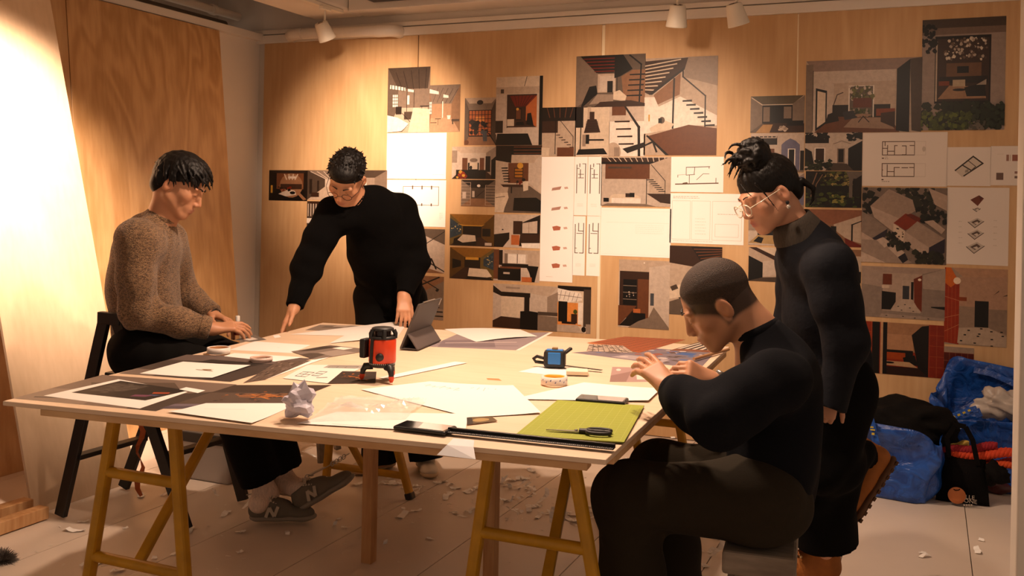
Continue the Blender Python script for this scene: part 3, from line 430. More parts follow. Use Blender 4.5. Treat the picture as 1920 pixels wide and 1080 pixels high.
wp(1404, 463, 1500, 531, 'q', P('b', (0, 0), (.15, 0), (.6, .3), (.5, .36))+P('c', (.15, 0), (1, 0), (.6, .3))+P('k', (0, .25), (.28, .45), (.28, .9), (0, 1))+P('w', (.28, .4), (.62, .35), (.62, .8), (.28, .85))+P('i', (0, 1), (.28, .88), (1, .82), (1, 1)), 'photo of a corridor with black door left of the dark jacket')
wp(1512, 115, 1727, 247, 'q', P('b0a097', (0, 0), (1, 0), (.82, .15), (.07, .15))+P('w', (.07, .15), (.78, .15), (.78, .3), (.25, .32), (.07, .2))+R('f', .0, .05, .065, 1)+L('d', .008, (.065, .14), (.065, .97), asp=1.63)+P('w', (.07, .16), (.25, .33), (.25, .72), (.07, .97))+R('q', .25, .33, .74, .62)+P('k', (.09, .38), (.19, .42), (.19, .88), (.09, .98))+P('c', (.105, .42), (.178, .45), (.178, .85), (.105, .93))+R('d', .24, .62, .74, .8)+R('W', .38, .36, .6, .82)+R('g', .39, .37, .59, .8)+blobs(['8e9060', 'w', '6d7048'], .39, .37, .59, .55, 50, .035, 20, 1.6)+R('8a5a44', .42, .53, .58, .66)+blobs(['n', 'm', 'l', 'N'], .4, .66, .59, .8, 40, .03, 21, 1.6)+P('o', (.08, 1), (.26, .78), (.74, .8), (.82, 1))+P('b3a090', (.34, .93), (.42, .8), (.7, .8), (.78, .96))+P('d', (.2, .75), (.28, .7), (.3, .84), (.18, .88))+P('4b4a52', (.33, .72), (.42, .7), (.46, .8), (.35, .83))+E('b09a88', .51, .765, .07, .02)+L('k', .012, (.51, .78), (.47, .86), asp=1.6)+L('k', .012, (.51, .78), (.56, .86), asp=1.6)+R('a4643a', .62, .68, .78, .78)+P('b', (.66, .74), (.78, .72), (.78, .94), (.66, .86))+P('k', (.79, .15), (.9, .02), (.9, 1), (.79, .98))+P('i', (.9, .02), (1, 0), (1, 1), (.92, .98))+L('b', .012, (.25, .62), (.28, .48), (.33, .45), asp=1.6), 'wide photo of a living room opening to a garden')
wp(1730, 38, 1883, 243, 'b4a9a2', R('i', 0, 0, 1, .08)+R('96877c', 0, .08, 1, .14)+R('2c241f', .16, .155, .83, .76)+R('5c4636', .185, .18, .81, .74)+blobs(['c8bfb4', '8a7a6c', 'e2dccf', '6d5c4e'], .28, .18, .78, .38, 90, .02, 22, .75)+R('8d7259', .3, .4, .72, .52)+R('k', .43, .43, .57, .49)+R('3a2e25', .22, .52, .8, .58)+P('b59b82', (.2, .72), (.34, .6), (.76, .62), (.78, .72))+R('9a5c30', .21, .56, .34, .6)+R('c9bda8', .38, .55, .53, .61)+P('2a2522', (.52, .62), (.76, .58), (.78, .7), (.55, .7))+P('b8b0a6', (.66, .6), (.78, .55), (.78, .6))+E('k', .46, .64, .08, .012)+R('c9bfb2', .17, .2, .19, .74)+blobs(['181a10', '26281a'], 0, .05, .17, .3, 34, .028, 23, .75)+blobs(['2c3420', 'n', '3a4528'], 0, .76, 1, 1, 160, .05, 24, .75)+blobs(['5f6b30', 'N', '7d8a45', 'm'], .0, .84, .62, 1, 150, .026, 25, .75)+blobs(['39472a', '46543a'], .62, .76, 1, .98, 80, .03, 26, .75)+blobs(['8a857c', '6c6a60'], .58, .93, .8, 1, 24, .025, 27, .75), 'tall photo of a garden window framed in black, top right of the wall')
fp = [[(.08, 0), (.08, .3)], [(.0, .5), (.14, .5)], [(.16, .28), (.16, 1)], [(.16, .72), (.38, .72)], [(.38, .3), (.38, 1)], [(.38, .3), (.46, .3)], [(.62, .32), (.74, .32), (.74, .95)], [(.86, .3), (1, .3)], [(.62, .98), (.74, .98)]]
fp2 = [[(.16, .1), (.16, 1)], [(.16, .62), (.38, .62)], [(.38, .3), (.38, 1)], [(.38, .3), (.54, .3)], [(.62, .32), (.8, .32)], [(.86, .3), (1, .3)], [(.0, .5), (.02, .5)]]
wp(1618, 249, 1775, 350, 'd9cdc2', plan('b', .24, .17, .62, .42, fp, .014, 1.55)+plan('b', .24, .58, .62, .82, fp2, .014, 1.55)+box_('b3a698', .004, .62, .17, .75, .42, 1.55)+box_('b3a698', .004, .62, .58, .75, .82, 1.55)+E('bdb1a3', .73, .31, .02, .05)+R('b', .235, .47, .26, .49)+R('b', .235, .87, .26, .89)+txt('i', .27, .455, .31, 2, .03, .008, 31)+txt('i', .24, .91, .33, 1, .03, .01, 32), 'beige sheet with two floor plans stacked one above the other', 'drawing_sheet')
wp(1776, 276, 1857, 349, 'd9cdc2', P('c2b5a6', (.18, .6), (.6, .24), (.82, .4), (.36, .78))+L('3a332d', .035, (.2, .6), (.6, .24), (.82, .42), (.4, .74), asp=1.1)+L('3a332d', .03, (.35, .46), (.56, .6), asp=1.1)+L('5a5048', .02, (.5, .36), (.66, .5), (.46, .7), asp=1.1)+P('8d8276', (.42, .6), (.5, .56), (.5, .64), (.42, .66)), 'small beige sheet with one slanted cutaway plan', 'drawing_sheet')
wp(1858, 274, 1918, 348, 'd9cdc2', R('8f6a5c', .48, .22, .56, .38)+R('8f5a4a', .66, .22, .92, .38)+R('c2b5a6', .58, .22, .62, .38)+R('6a544a', .18, .68, .4, .86)+R('8f6a5c', .74, .64, .88, .7)+R('6a544a', .74, .76, 1, .82)+txt('c2b5a6', .2, .2, .4, 1, .1, .01, 33), 'beige sheet with brown block diagrams at the right edge', 'drawing_sheet')
ae = blobs(['3f4030', '4d4e3c', '2f3024', '57563f'], .4, 0, .85, .3, 90, .05, 34)+blobs(['3f4030', '2f3024'], .0, .02, .22, .34, 40, .05, 35)+P('b9aba0', (.1, .25), (.32, .02), (.6, .16), (.64, .32), (.47, .42))+P('c9bbb0', (.1, .25), (.47, .42), (.42, .62), (.15, .4))+P('8f8580', (.47, .42), (.64, .3), (.64, .36), (.5, .5))
ae += P('a0522f', (.38, .47), (.52, .34), (.74, .42), (.6, .52), (.52, .56))+P('8a4427', (.52, .36), (.58, .34), (.74, .42), (.66, .45))+P('ddd0c2', (.38, .48), (.52, .57), (.5, .72), (.38, .62))+blobs(['5a4438'], .4, .53, .5, .68, 8, .015, 36)
ae += P('b9aba0', (.52, .58), (.66, .44), (.98, .66), (.8, .78))+P('c9bbb0', (.52, .58), (.8, .78), (.79, .95), (.5, .72))+P('4c4656', (.8, .78), (.98, .66), (.98, .84), (.79, .96))+P('a79b92', (0, .32), (.16, .42), (.31, .55), (.13, .68), (0, .6))+P('4c4656', (.13, .68), (.31, .55), (.3, .64), (.18, .74))+P('c9bbb0', (0, .6), (.13, .68), (.2, .74), (0, .74))
ae += P('b3a69c', (0, .7), (.2, .7), (.6, .98), (.56, 1), (0, 1))+P('d0c3b8', (.0, .86), (.3, 1), (0, 1))+P('d0c3b8', (.18, .7), (.26, .66), (.36, .74), (.28, .8))+P('d0c3b8', (.32, .8), (.42, .76), (.52, .86), (.44, .92))+P('3d3844', (.44, .92), (.52, .86), (.56, .95), (.5, 1))+blobs(['3f4030', '4d4e3c', '2f3024'], .3, .6, .42, .78, 26, .04, 37)+blobs(['3f4030', '4d4e3c', '2f3024'], .42, .72, .58, .82, 26, .04, 38)+blobs(['3f4030', '4d4e3c', '2f3024'], .64, .84, .96, .99, 50, .045, 39)+blobs(['3f4030', '2f3024'], .72, .3, .99, .46, 40, .045, 40)+P('c9bbb0', (.78, 0), (1, .1), (1, .3), (.86, .22))+P('cbbdb2', (.74, .44), (.84, .42), (.98, .54), (.94, .6))
wp(1617, 351, 1774, 497, '9d9188', ae, 'aerial rendering of white houses with one terracotta roof')
ex = P('6a3a2c', (.38, .16), (.52, .1), (.6, .14), (.5, .24))+P('55302a', (.52, .1), (.58, .13), (.54, .18))
for k, (v, w) in enumerate(((.28, .055), (.45, .13), (.6, .13), (.77, .15))):
    ex += P('b9ada0', (.48-w, v), (.5, v-w*.45), (.5+w*.8, v-w*.1), (.5-w*.3, v+w*.55))+P('5a4a42', (.48-w*.6, v), (.5, v-w*.3), (.5+w*.4, v-.01), (.5-w*.2, v+w*.25))+L('3a302a', .008, (.48-w, v), (.5-w*.3, v+w*.55), (.5+w*.8, v-w*.1), asp=.78)
    ex += P('c9bdb0', (.48-w*.3, v+.01), (.5, v-.01), (.52, v+.01), (.5, v+.03))
ex += sum([txt('b5a898', .2, .44+.07*k, .26, 1, .1, .006, 50+k)+txt('b5a898', .76, .42+.08*k, .82, 1, .1, .006, 60+k) for k in range(5)], [])
wp(1776, 351, 1890, 499, 'd9cdc2', ex, 'beige sheet with a house drawn as four exploded floors', 'drawing_sheet')
hall = P('b8aaa0', (0, 0), (1, 0), (.72, .12), (.26, .12))+P('a59a92', (0, 0), (.26, .12), (.24, .92), (0, .98))+P('b9aca2', (0, 0), (.26, .12), (.25, .4), (0, .35))+P('a59a92', (1, 0), (.74, .14), (.72, .92), (1, 1))+P('bcb0a6', (1, 0), (.74, .14), (.74, .4), (1, .42))+R('c2b4a8', .26, .12, .73, .86)+R('8a5230', .26, .14, .37, .35)+R('d8cabb', .25, .36, .34, .42)+P('1f1b19', (.25, .48), (.42, .5), (.42, .68), (.36, .84), (.25, .84))+R('c9bcb0', .49, .25, .62, .62)+R('55585e', .5, .36, .58, .62)+P('8f4f2c', (.63, .22), (.73, .14), (.73, .86), (.64, .7))+R('2a2420', .6, .28, .63, .68)+E('f0e6d8', .7, .23, .02, .025)+P('c7bbb0', (.36, .86), (.5, .62), (.62, .62), (.72, .88))+P('b5a99f', (.22, 1), (.25, .92), (1, .95), (1, 1))
hall += sum([R('3a302a', a, b, a+.022, b+.014) for a, b in ((.44, .76), (.52, .72), (.58, .78), (.48, .83), (.62, .84), (.3, .95), (.5, .95), (.64, .97), (.8, .97))], [])+P('2a2622', (.84, .74), (1, .73), (1, .79), (.84, .76))
wp(1616, 498, 1771, 602, 'a59a92', hall, 'photo of a long corridor with speckled tile floor')
br_ = P('b04f14', (0, 0), (.1, 0), (.24, .2), (.24, 1), (0, .98))+P('d98a3a', (.02, 0), (.1, 0), (.22, .18), (.1, .26), (0, .2))+sum([L('d9b08a', .004, (0, v), (.24, v+s), asp=.77) for v, s in ((.38, .05), (.66, -.05), (.84, -.1))], [])+sum([L('c98a5a', .003, (u, .08+u*.5), (u, .98), asp=.77) for u in (.06, .12, .18)], [])+P('c9ad96', (.12, 0), (1, 0), (1, .1), (.3, .12))+P('c4ab98', (.24, .12), (1, .1), (1, .55), (.24, .5))+R('a4622c', .24, .38, .36, .43)+R('1c1715', .49, .42, .71, .76)+R('1f1a18', .24, .6, .34, .72)+P('b0a092', (.24, .5), (.49, .5), (.49, .76), (.24, .78))+P('a8998c', (.71, .52), (1, .52), (1, .84), (.71, .76))+P('c9bcae', (.22, .98), (.24, .78), (.71, .76), (1, .86), (1, 1))+E('f3e8d8', .2, .17, .06, .045)+P('7a6658', (.78, .34), (.87, .27), (.87, .29))+P('7a6658', (.92, .35), (1, .32), (1, .34))
br_ += sum([R('241d1a', a, b, a+.04, b+.016) for a, b in ((.38, .8), (.58, .77), (.74, .8), (.55, .84), (.32, .86), (.53, .87), (.75, .9), (.26, .94), (.48, .96), (.75, .985), (.92, .85), (.9, .8))], [])
wp(1772, 501, 1887, 652, 'b8aa9c', br_, 'photo of an orange tiled hall with globe lamp and black door')
wp(1613, 601, 1769, 710, 'R', tiles('c98458', 0, 0, .14, 1, 2, 5, .006, 1.45)+R('1d1613', .15, 0, .24, 1)+R('c9ad90', .25, 0, .28, 1)+R('16110f', .28, 0, .33, 1)+R('b8987c', .33, 0, .82, .55)+R('c4a488', .33, .22, .64, .55)+R('2a1d17', .33, .52, .64, .66)+R('b5651e', .33, .57, .55, .7)+P('1b1614', (.52, .66), (.66, .6), (.7, .8), (.54, .78))+P('c9b294', (.33, .74), (.6, .74), (.7, .84), (.33, .82))+R('4a2a1c', .33, .84, .82, 1)+P('2a1f19', (.62, .22), (.74, .04), (.82, .02), (.82, 1), (.7, .84))+R('a04520', .82, 0, 1, 1)+tiles('bd7a50', .83, 0, 1, 1, 2, 5, .006, 1.45)+E('1b1614', .36, .77, .06, .02), 'photo of an orange sofa seen between terracotta tiled walls')
wp(1769, 649, 1825, 726, '7a2f1a', R('b8aa9e', 0, 0, 1, .15)+tiles('b08068', 0, .15, 1, 1, 5, 4, .009, .73)+E('e8ddd0', .48, .32, .1, .075), 'small photo of terracotta tiles with one round white lamp')
# ---------------------------------------------------------------- work table
TZ = .75
TQ = [onz(5, 752, TZ), onz(1136, 862, TZ), onz(1368, 650, TZ), onz(605, 605, TZ)]     # near-left, near-right, far-right, far-left
tc_ = sum(TQ)/4
tbl = empty('work_table', (tc_[0], tc_[1], 0)); tag(tbl, 'large pale plywood work table covered with prints and papers', 'table')
def quad_slab(Q, z0, z1, ins=0.):
    c = sum(Q)/4; q = [p+(c-p)/np.linalg.norm(c-p)*ins for p in Q]
    return MB().hexa([(p[0], p[1], z0) for p in q]+[(p[0], p[1], z1) for p in q])
quad_slab(TQ, TZ-.013, TZ).build('tabletop', M_TABLE, tbl, bevel=.002)
def lerp(a, b, t): return np.array(a)*(1-t)+np.array(b)*t
for (a, b, t0, t1) in ((0, 1, .075, .975), (3, 2, .03, .97), (0, 3, .05, .95), (1, 2, .04, .96)):
    c = tc_; p = lerp(TQ[a], TQ[b], t0); q = lerp(TQ[a], TQ[b], t1); i = (c-(p+q)/2); i = i/np.linalg.norm(i)*.0235
    p = p+i; q = q+i; p[2] = q[2] = TZ-.022
    MB().bar(p, q, .045, .018).build('batten', M_PINEX, tbl, bevel=.002)
MB().bar((-2.0, 3.13, TZ-.022), (-.86, 3.08, TZ-.022), .06, .018).build('batten', M_PINEX, tbl, bevel=.002)
for (x, y) in ((-1.885, 3.10), (-1.372, 3.06)):
    MB().box((x, y, (TZ-.031)/2), (.042, .042, TZ-.031)).build('leg', M_PINE, tbl, bevel=.002)
# ---------------------------------------------------------------- yellow trestles
def ext(a, b, z): return a+(b-a)*((z-a[2])/(b[2]-a[2]))
def a_end(root, Y, l, r, rungs, w=.033):
    out = []
    for (p, q) in (l, r):
        a = ony(*p, Y); b = ony(*q, Y); top = ext(a, b, TZ-.045); bot = ext(a, b, .012)
        MB().bar(bot, top, w, w*1.05, up=(0, 1, 0)).build('leg', M_YELLOW, root, bevel=.009)
        MB().bar(ext(a, b, 0.), ext(a, b, .03), w*1.12, w*1.16, up=(0, 1, 0)).build('foot_cap', M_BLKPL, root, bevel=.006)
        out.append((bot, top))
    rr = []
    for z in rungs:
        p = ext(*out[0], z); q = ext(*out[1], z); rr.append((p+q)/2)
        MB().tube([p, q], .0165, 12).build('rung', M_YELLOW, root)
    return out, rr
def trestle(nearA, farA, label, brace_t):
    c0 = (ony(*nearA[1][0], nearA[0])+ony(*farA[2][0], farA[0]))/2
    root = empty('trestle', (c0[0], c0[1], 0)); tag(root, label, 'trestle', 'yellow trestles under the table')
    (n, nr), (f, fr) = a_end(root, *nearA), a_end(root, *farA)
    p = (n[0][1]+n[1][1])/2; q = (f[0][1]+f[1][1])/2; p[2] = q[2] = TZ-.051
    d = (q-p)/np.linalg.norm(q-p)
    MB().bar(p-d*.03, q+d*.03, .05, .034).build('beam', M_YELLOW, root, bevel=.006)
    for e in (n, f): MB().bar(e[0][1]+np.array([-.03, 0, -.005]), e[1][1]+np.array([.03, 0, -.005]), .03, .034).build('head_bar', M_YELLOW, root, bevel=.006)
    for r0, t in ((nr[-1], brace_t), (fr[-1], 1-brace_t)):
        e = lerp(p, q, t); MB().bar(r0, e-np.array([0, 0, .01]), .032, .02).build('brace', M_YELLOW, root, bevel=.004)
    for e in (f,):
        for k in (0, 1):
            w = ext(*e[k], .3); MB().tube([w+np.array([0, -.016, 0]), w+np.array([0, -.045, 0])], .004, 8).tube([w+np.array([-.014, -.042, .003]), w+np.array([.014, -.042, -.003])], .005, 8).build('wing_nut', mat('dark_zinc', hexc('6a5a3a'), .5, metal=.6), root)
    return root, fr
T1, f1 = trestle((2.2, ((212, 800), (168, 1075)), ((328, 805), (346, 1075)), (.51, .25)), (3.83, ((617, 835), (611, 905)), ((745, 840), (770, 935)), (.42, .1)), 'yellow steel trestle under the left half of the table', .33)
T2, f2 = trestle((2.42, ((914, 880), (886, 1078)), ((1078, 880), (1112, 1078)), (.435, .15)), (3.95, ((1150, 850), (1120, 985)), ((1268, 760), (1309, 1006)), (.44, .1)), 'yellow steel trestle under the right half of the table', .3)
# safety chain with turnbuckle below the left trestle
ch = empty('wire_chain', (-2.45, 3.5, .3)); c0, c1 = at(655, 850, 4.55), at(462, 928, 4.05)
cp_ = [lerp(c0, c1, t)+np.array([0, 0, -.03*math.sin(math.pi*t)]) for t in np.linspace(0, 1, 20)]
MB().tube(cp_, .0022, 6).build('wire', M_STEEL, ch)
for t in (.06, .1, .14, .18, .4, .44, .48, .56, .6):
    i = int(t*19); p, q = cp_[i], cp_[i+1]; d = (q-p)/np.linalg.norm(q-p)
    M = frame(lerp(p, q, t*19-i), d, np.cross(d, (0, 0, 1)) if int(t*100) % 8 else (0, 0, 1))
    MB().lathe([(.011+.0025*math.cos(k*math.pi/3), .0025*math.sin(k*math.pi/3)) for k in range(6)], 14, M, closed=True).build('link', M_STEEL, ch)
p, q = lerp(c0, c1, .26), lerp(c0, c1, .42)
MB().bar(p+np.array([0, 0, -.018]), q+np.array([0, 0, -.024]), .012, .006).build('turnbuckle', M_STEEL, ch, bevel=.002)
tag(ch, 'thin steel safety wire with turnbuckle and chain links under the table', 'chain')
# ---------------------------------------------------------------- black A-frame step stool
ls = empty('step_stool', (-3.0, 3.2, 0)); tag(ls, 'black wooden A-frame step stool under the man in the brown sweater', 'stool')
AP = {0: np.array([-3.07, 3.0, .845]), 1: np.array([-3.03, 3.42, .80])}
ft = {0: (np.array([-3.27, 2.95, 0]), np.array([-2.70, 3.05, 0])), 1: (np.array([-3.34, 3.36, 0]), np.array([-2.74, 3.45, 0]))}
for k in (0, 1):
    for s in (0, 1):
        top = AP[k]+np.array([.028*(2*s-1), 0, 0])
        MB().bar(ft[k][s]+np.array([0, 0, .014]), top, .052, .024, up=(0, 1, 0)).build('leg', M_BLACK, ls, bevel=.003)
    MB().bar(AP[k]+np.array([-.06, .0, -.01]), AP[k]+np.array([.06, .0, -.01]), .03, .05).build('hinge_block', M_BLACK, ls, bevel=.004)
for s in (0, 1):
    for z in (.28,) if s else (.25, .5):
        a = lerp(ft[0][s], AP[0], z/.82); b = lerp(ft[1][s], AP[1], z/.82)
        MB().bar(a, b, .05, .02).build('step', M_BLACK, ls, bevel=.003)
MB().box((-2.93, 3.21, .595), (.36, .40, .03)).build('seat', M_BLACK, ls, bevel=.005)
# grey stools
def grey_stool(c, w, l, h, label, th=.05, a=0.):
    root = empty('wooden_stool', (c[0], c[1], 0)); tag(root, label, 'stool', 'grey wooden stools')
    ca, sa = math.cos(a), math.sin(a); Rz = np.array([[ca, -sa, 0], [sa, ca, 0], [0, 0, 1]])
    MB().box((c[0], c[1], h-th/2), (w, l, th), Rz).build('seat', M_GREYWOOD, root, bevel=.008)
    for sx in (-1, 1):
        for sy in (-1, 1):
            t = Rz@np.array([sx*(w/2-.035), sy*(l/2-.05), 0]); b = Rz@np.array([sx*(w/2+.01), sy*(l/2-.01), 0])
            MB().bar((c[0]+b[0], c[1]+b[1], .012), (c[0]+t[0], c[1]+t[1], h-th), .034, .03).build('leg', M_GREYWOOD, root, bevel=.003)
    for sy in (-1, 1):
        t = Rz@np.array([-(w/2-.02), sy*(l/2-.03), 0]); b = Rz@np.array([(w/2-.02), sy*(l/2-.03), 0])
        MB().bar((c[0]+t[0], c[1]+t[1], h*.45), (c[0]+b[0], c[1]+b[1], h*.45), .03, .02).build('stretcher', M_GREYWOOD, root, bevel=.003)
    return root
grey_stool((-.405, 2.72), .185, .36, .448, 'worn grey wooden stool under the man with cropped hair', .06, .1)
grey_stool((-2.98, 4.2), .3, .3, .42, 'grey wooden stool standing in the shade behind the step stool', .035, .3)
# storage box, orange strap
bx_ = empty('storage_box', (-3.15, 3.78, 0)); tag(bx_, 'pale grey storage box with dark band on the floor under the step stool', 'box')
MB().box((-3.15, 3.78, .16), (.36, .30, .32)).build('box_body', mat('pale_grey_box', hexc('a89f98'), .6), bx_, bevel=.012)
MB().box((-3.15, 3.78, .2), (.365, .305, .05)).build('box_band', mat('dark_box_band', hexc('3c3632'), .6), bx_, bevel=.006)
MB().box((-3.15, 3.78, .335), (.38, .32, .03)).build('box_lid', mat('pale_grey_box'), bx_, bevel=.01)
sp = [at(262+6*math.sin(k*1.3), 795+k*13.5, 4.22) for k in range(11)]
st = MB()
for k in range(10):
    a, b = sp[k], sp[k+1]; w0 = np.array([.011*math.cos(k*.5), .011*math.sin(k*.5), 0]); w1 = np.array([.011*math.cos(k*.5+.5), .011*math.sin(k*.5+.5), 0])
    st.hexa([a-w0, a+w0, a+w0+(0, .003, 0), a-w0+(0, .003, 0), b-w1, b+w1, b+w1+(0, .003, 0), b-w1+(0, .003, 0)])
so = st.build('fabric_strap', mat('orange_strap', hexc('c0622c'), .7)); tag(so, 'orange fabric strap hanging from the black step stool', 'strap')
# ---------------------------------------------------------------- flat sheets on the table
TL_ = []
def tp(px, bg, shapes, label, name='photo_print', curl=None, m=None, cat=None):
    Q = np.array([onz(*p, TZ) for p in px]); lo, hi = Q.min(0), Q.max(0)      # a sheet lies on whatever it overlaps
    ly = 1+max([k for (a, b, k) in TL_ if a[0] < hi[0] and b[0] > lo[0] and a[1] < hi[1] and b[1] > lo[1]], default=-1); TL_.append((lo, hi, ly)); z = TZ+.0003+ly*.0003
    Q = [onz(*p, z) for p in px]
    return picture(name, Q, bg, shapes, label, cat or ('paper' if 'sheet' in name else 'photo'), 'loose sheets on the table', th=.0002, m=m or M_PRINTM, step=1.5e-6, nseg=8, curl=curl)
def lift(k, au=0., av=0.): return lambda u, v: k*(max(0., (u-.5)*2*au)**2+max(0., (v-.5)*2*av)**2)
tp([(192, 703), (445, 721), (292, 771), (24, 747)], '7d7067', P('5b5048', (.1, .3), (.6, .1), (.9, .5), (.5, .9))+P('93867c', (0, .6), (.4, .5), (.5, 1), (0, 1))+L('3b332e', .03, (.1, .9), (.9, .7))+P('4a413b', (.7, .6), (1, .3), (1, 1), (.8, 1)), 'large grey-brown print at the near left table corner')
tp([(350, 665), (588, 672), (432, 716), (222, 700)], '4b4340', R('6d6360', 0, 0, 1, .3)+P('332d2b', (.3, .2), (.8, .3), (.7, .8), (.2, .7))+P('7b7069', (.0, .75), (.3, .8), (.3, 1), (0, 1)), 'dark print under a white sheet beside the seated man')
tp([(440, 722), (622, 722), (505, 768), (300, 766)], '5d5048', R('473b34', 0, 0, 1, .35)+sum([L('b8793c', .018, (.3+.05*k, .42+.05*(k % 3)), (.62+.04*k, .4+.07*(k % 4))) for k in range(7)], [])+blobs(['a86a34', '6d4a30', '2a211d'], .2, .3, .9, .7, 40, .03, 70)+R('7a7280', 0, .82, 1, 1)+R('5a5462', 0, .9, 1, 1), 'print of a dusky house facade with glowing orange lines')
tp([(222, 711), (352, 735), (262, 766), (82, 742)], 'W', [], 'white sheet under a black print at the near left corner', 'paper_sheet')
tp([(226, 714), (354, 732), (272, 751), (134, 736)], '231e1c', P('4d4744', (.05, .2), (.5, .1), (.45, .6), (.1, .8))+blobs(['5a5450', '3a3532'], .1, .1, .5, .8, 30, .06, 71)+P('7a4a6a', (.68, .7), (.88, .6), (.86, .76), (.7, .85))+P('a8502c', (.76, .42), (.92, .3), (.95, .4), (.8, .52))+P('4a5a8a', (.8, .6), (.94, .55), (.92, .66)), 'black print with faint purple and orange glow')
tp([(349, 726), (385, 732), (371, 737), (336, 730)], 'W', [], 'tiny white slip at the corner of the black print', 'paper_sheet')
tp([(386, 756), (560, 756), (472, 796), (314, 774)], 'W', L('c9bfb2', .01, (.2, .5), (.6, .4)), 'plain white sheet at the front edge near the left trestle', 'paper_sheet', lift(.004, 0, 1))
tp([(343, 678), (470, 686), (398, 710), (262, 700)], 'W', P('8a6a48', (.52, .45), (.72, .42), (.74, .5), (.6, .52))+L('6d5334', .03, (.5, .5), (.74, .55)), 'white sheet with one small brown sketch', 'paper_sheet', lift(.003, 1, 0))
tp([(440, 662), (568, 670), (515, 678), (420, 668)], 'W', [], 'white slip under the pale tape roll', 'paper_sheet')
tp([(478, 640), (582, 647), (547, 662), (430, 656)], 'W', R('d8d0c4', .6, .5, .64, .52), 'white sheet in front of the hands of the man in the brown sweater', 'paper_sheet')
tp([(522, 677), (584, 676), (497, 712), (456, 718)], '6a5d55', blobs(['8a7d74', '453a34', '5a4e46'], 0, 0, 1, 1, 90, .05, 72), 'narrow speckled brown print beside the plans')
tp([(588, 674), (628, 666), (586, 680), (500, 711)], 'W', [], 'narrow white strip along the speckled print', 'paper_sheet')
tp([(619, 647), (700, 656), (590, 674), (546, 659)], '857b75', P('4a423d', (0, .2), (.3, 0), (.25, .6), (.1, .9))+P('5d544e', (.4, .8), (.7, .6), (.9, 1), (.4, 1))+R('W', .3, .05, .6, .25)+R('a39992', .5, .3, 1, .7), 'grey photo lying between the white sheets, left of the laser level')
tp([(577, 684), (689, 685), (616, 719), (530, 709)], 'e6e0d8', R('a39a92', .35, 0, 1, .2)+plan('3a302a', .15, .52, .36, .8, [[(.5, 0), (.5, 1)], [(0, .5), (1, .5)]], .03, 2.5)+plan('3a302a', .42, .45, .56, .7, [[(0, .5), (1, .5)]], .03, 2.5)+plan('5a5048', .42, .08, .9, .18, [[(.3, 0), (.3, 1)], [(.6, 0), (.6, 1)]], .025, 2.5)+L('3a302a', .03, (.6, .8), (.75, .75)), 'sheet of small black furniture plans left of the laser level', 'drawing_sheet')
tp([(642, 696), (706, 697), (704, 718), (614, 719)], '453a35', blobs(['b06a34', '6d4a34', '2b2320'], .1, .2, .8, .8, 30, .05, 73)+L('b8763c', .03, (.3, .4), (.7, .6)), 'small dark print of a lit facade at the foot of the laser level')
tp([(600, 609), (682, 611), (640, 622), (572, 619)], '8f857d', R('6d645d', .2, .2, .7, .5)+R('b5aca4', .4, .0, .7, .3), 'grey print at the far left corner under the big white sheet')
tp([(742, 603), (764, 606), (745, 632), (542, 627)], 'e8e4de', [], 'big white sheet held down by the man in black', 'paper_sheet', lambda u, v: .006*math.sin(3.1*u)*math.sin(3.1*v))
tp([(660, 622), (752, 612), (745, 634), (617, 644)], 'e8e4de', [], 'white sheet between the laser level and the tablet', 'paper_sheet', lambda u, v: .004*math.sin(3.1*u))
tp([(512, 629), (523, 628), (527, 632), (515, 634)], 'W', [], 'tiny white sticker under the fingertip of the man in black', 'paper_sheet')
tp([(856, 627), (1037, 623), (974, 657), (803, 650)], '9d939a', R('W', 0, .8, 1, 1)[:0]+P('857b84', (0, .5), (.5, .4), (.7, .9), (.1, 1))+L('c9c0c0', .03, (.1, .7), (.8, .6))+P('W', (.96, 0), (1, 0), (1, 1), (.96, 1))+L('6d6468', .015, (.05, .85), (.9, .8)), 'greyish lilac photo behind the tablet')
tp([(833, 617), (976, 618), (1008, 631), (893, 641)], 'e8e2dc', [], 'white sheet lying across the lilac photo', 'paper_sheet', lambda u, v: .006*math.sin(3.1*u))
tp([(853, 678), (877, 680), (726, 711), (710, 708)], 'W', [], 'long thin white paper strip beside the laser level', 'paper_sheet')
tp([(806, 715), (930, 724), (880, 782), (676, 730)], 'W', sum([L('8d857c', .008, (.15+.09*k, .25+.03*(k % 3)), (.2+.1*k, .2+.05*(k % 2)), (.22+.09*k, .32)) for k in range(8)], []), 'white sheet with pencil sketches in front of the laser level', 'drawing_sheet')
tp([(860, 719), (962, 724), (1014, 775), (870, 783)], 'W', sum([L('a39a90', .008, (.2+.1*k, .15+.04*(k % 3)), (.26+.1*k, .12)) for k in range(5)], []), 'second sketch sheet overlapping towards the green mat', 'drawing_sheet', lift(.003, 1, 0))
tp([(632, 772), (878, 776), (872, 812), (556, 794)], 'W', L('8d857c', .012, (.2, .9), (.5, .95)), 'wide white sheet along the front edge under the phone', 'paper_sheet')
tp([(1095, 717), (1240, 730), (1216, 753), (962, 748)], 'W', [], 'white sheets right of the table centre above the green mat', 'paper_sheet', lift(.004, 1, 0))
tp([(875, 783), (922, 781), (933, 789), (876, 796)], '6d5c3c', E('b09a68', .5, .5, .3, .3)+R('3a3022', 0, 0, .2, 1), 'small brown photo beside the black ruler')
tp([(1072, 661), (1215, 652), (1340, 662), (1312, 692)], '847c88', R('b0a8ae', .05, .3, .3, .7)+blobs(['a3542e', '6f6a78', 'c9c0c0', '5a4a48', '5f78a8'], .1, .05, .95, .9, 60, .06, 74)+R('4f6fa8', .68, .6, .86, .8), 'colourful photo of rooftops beside the man with cropped hair')
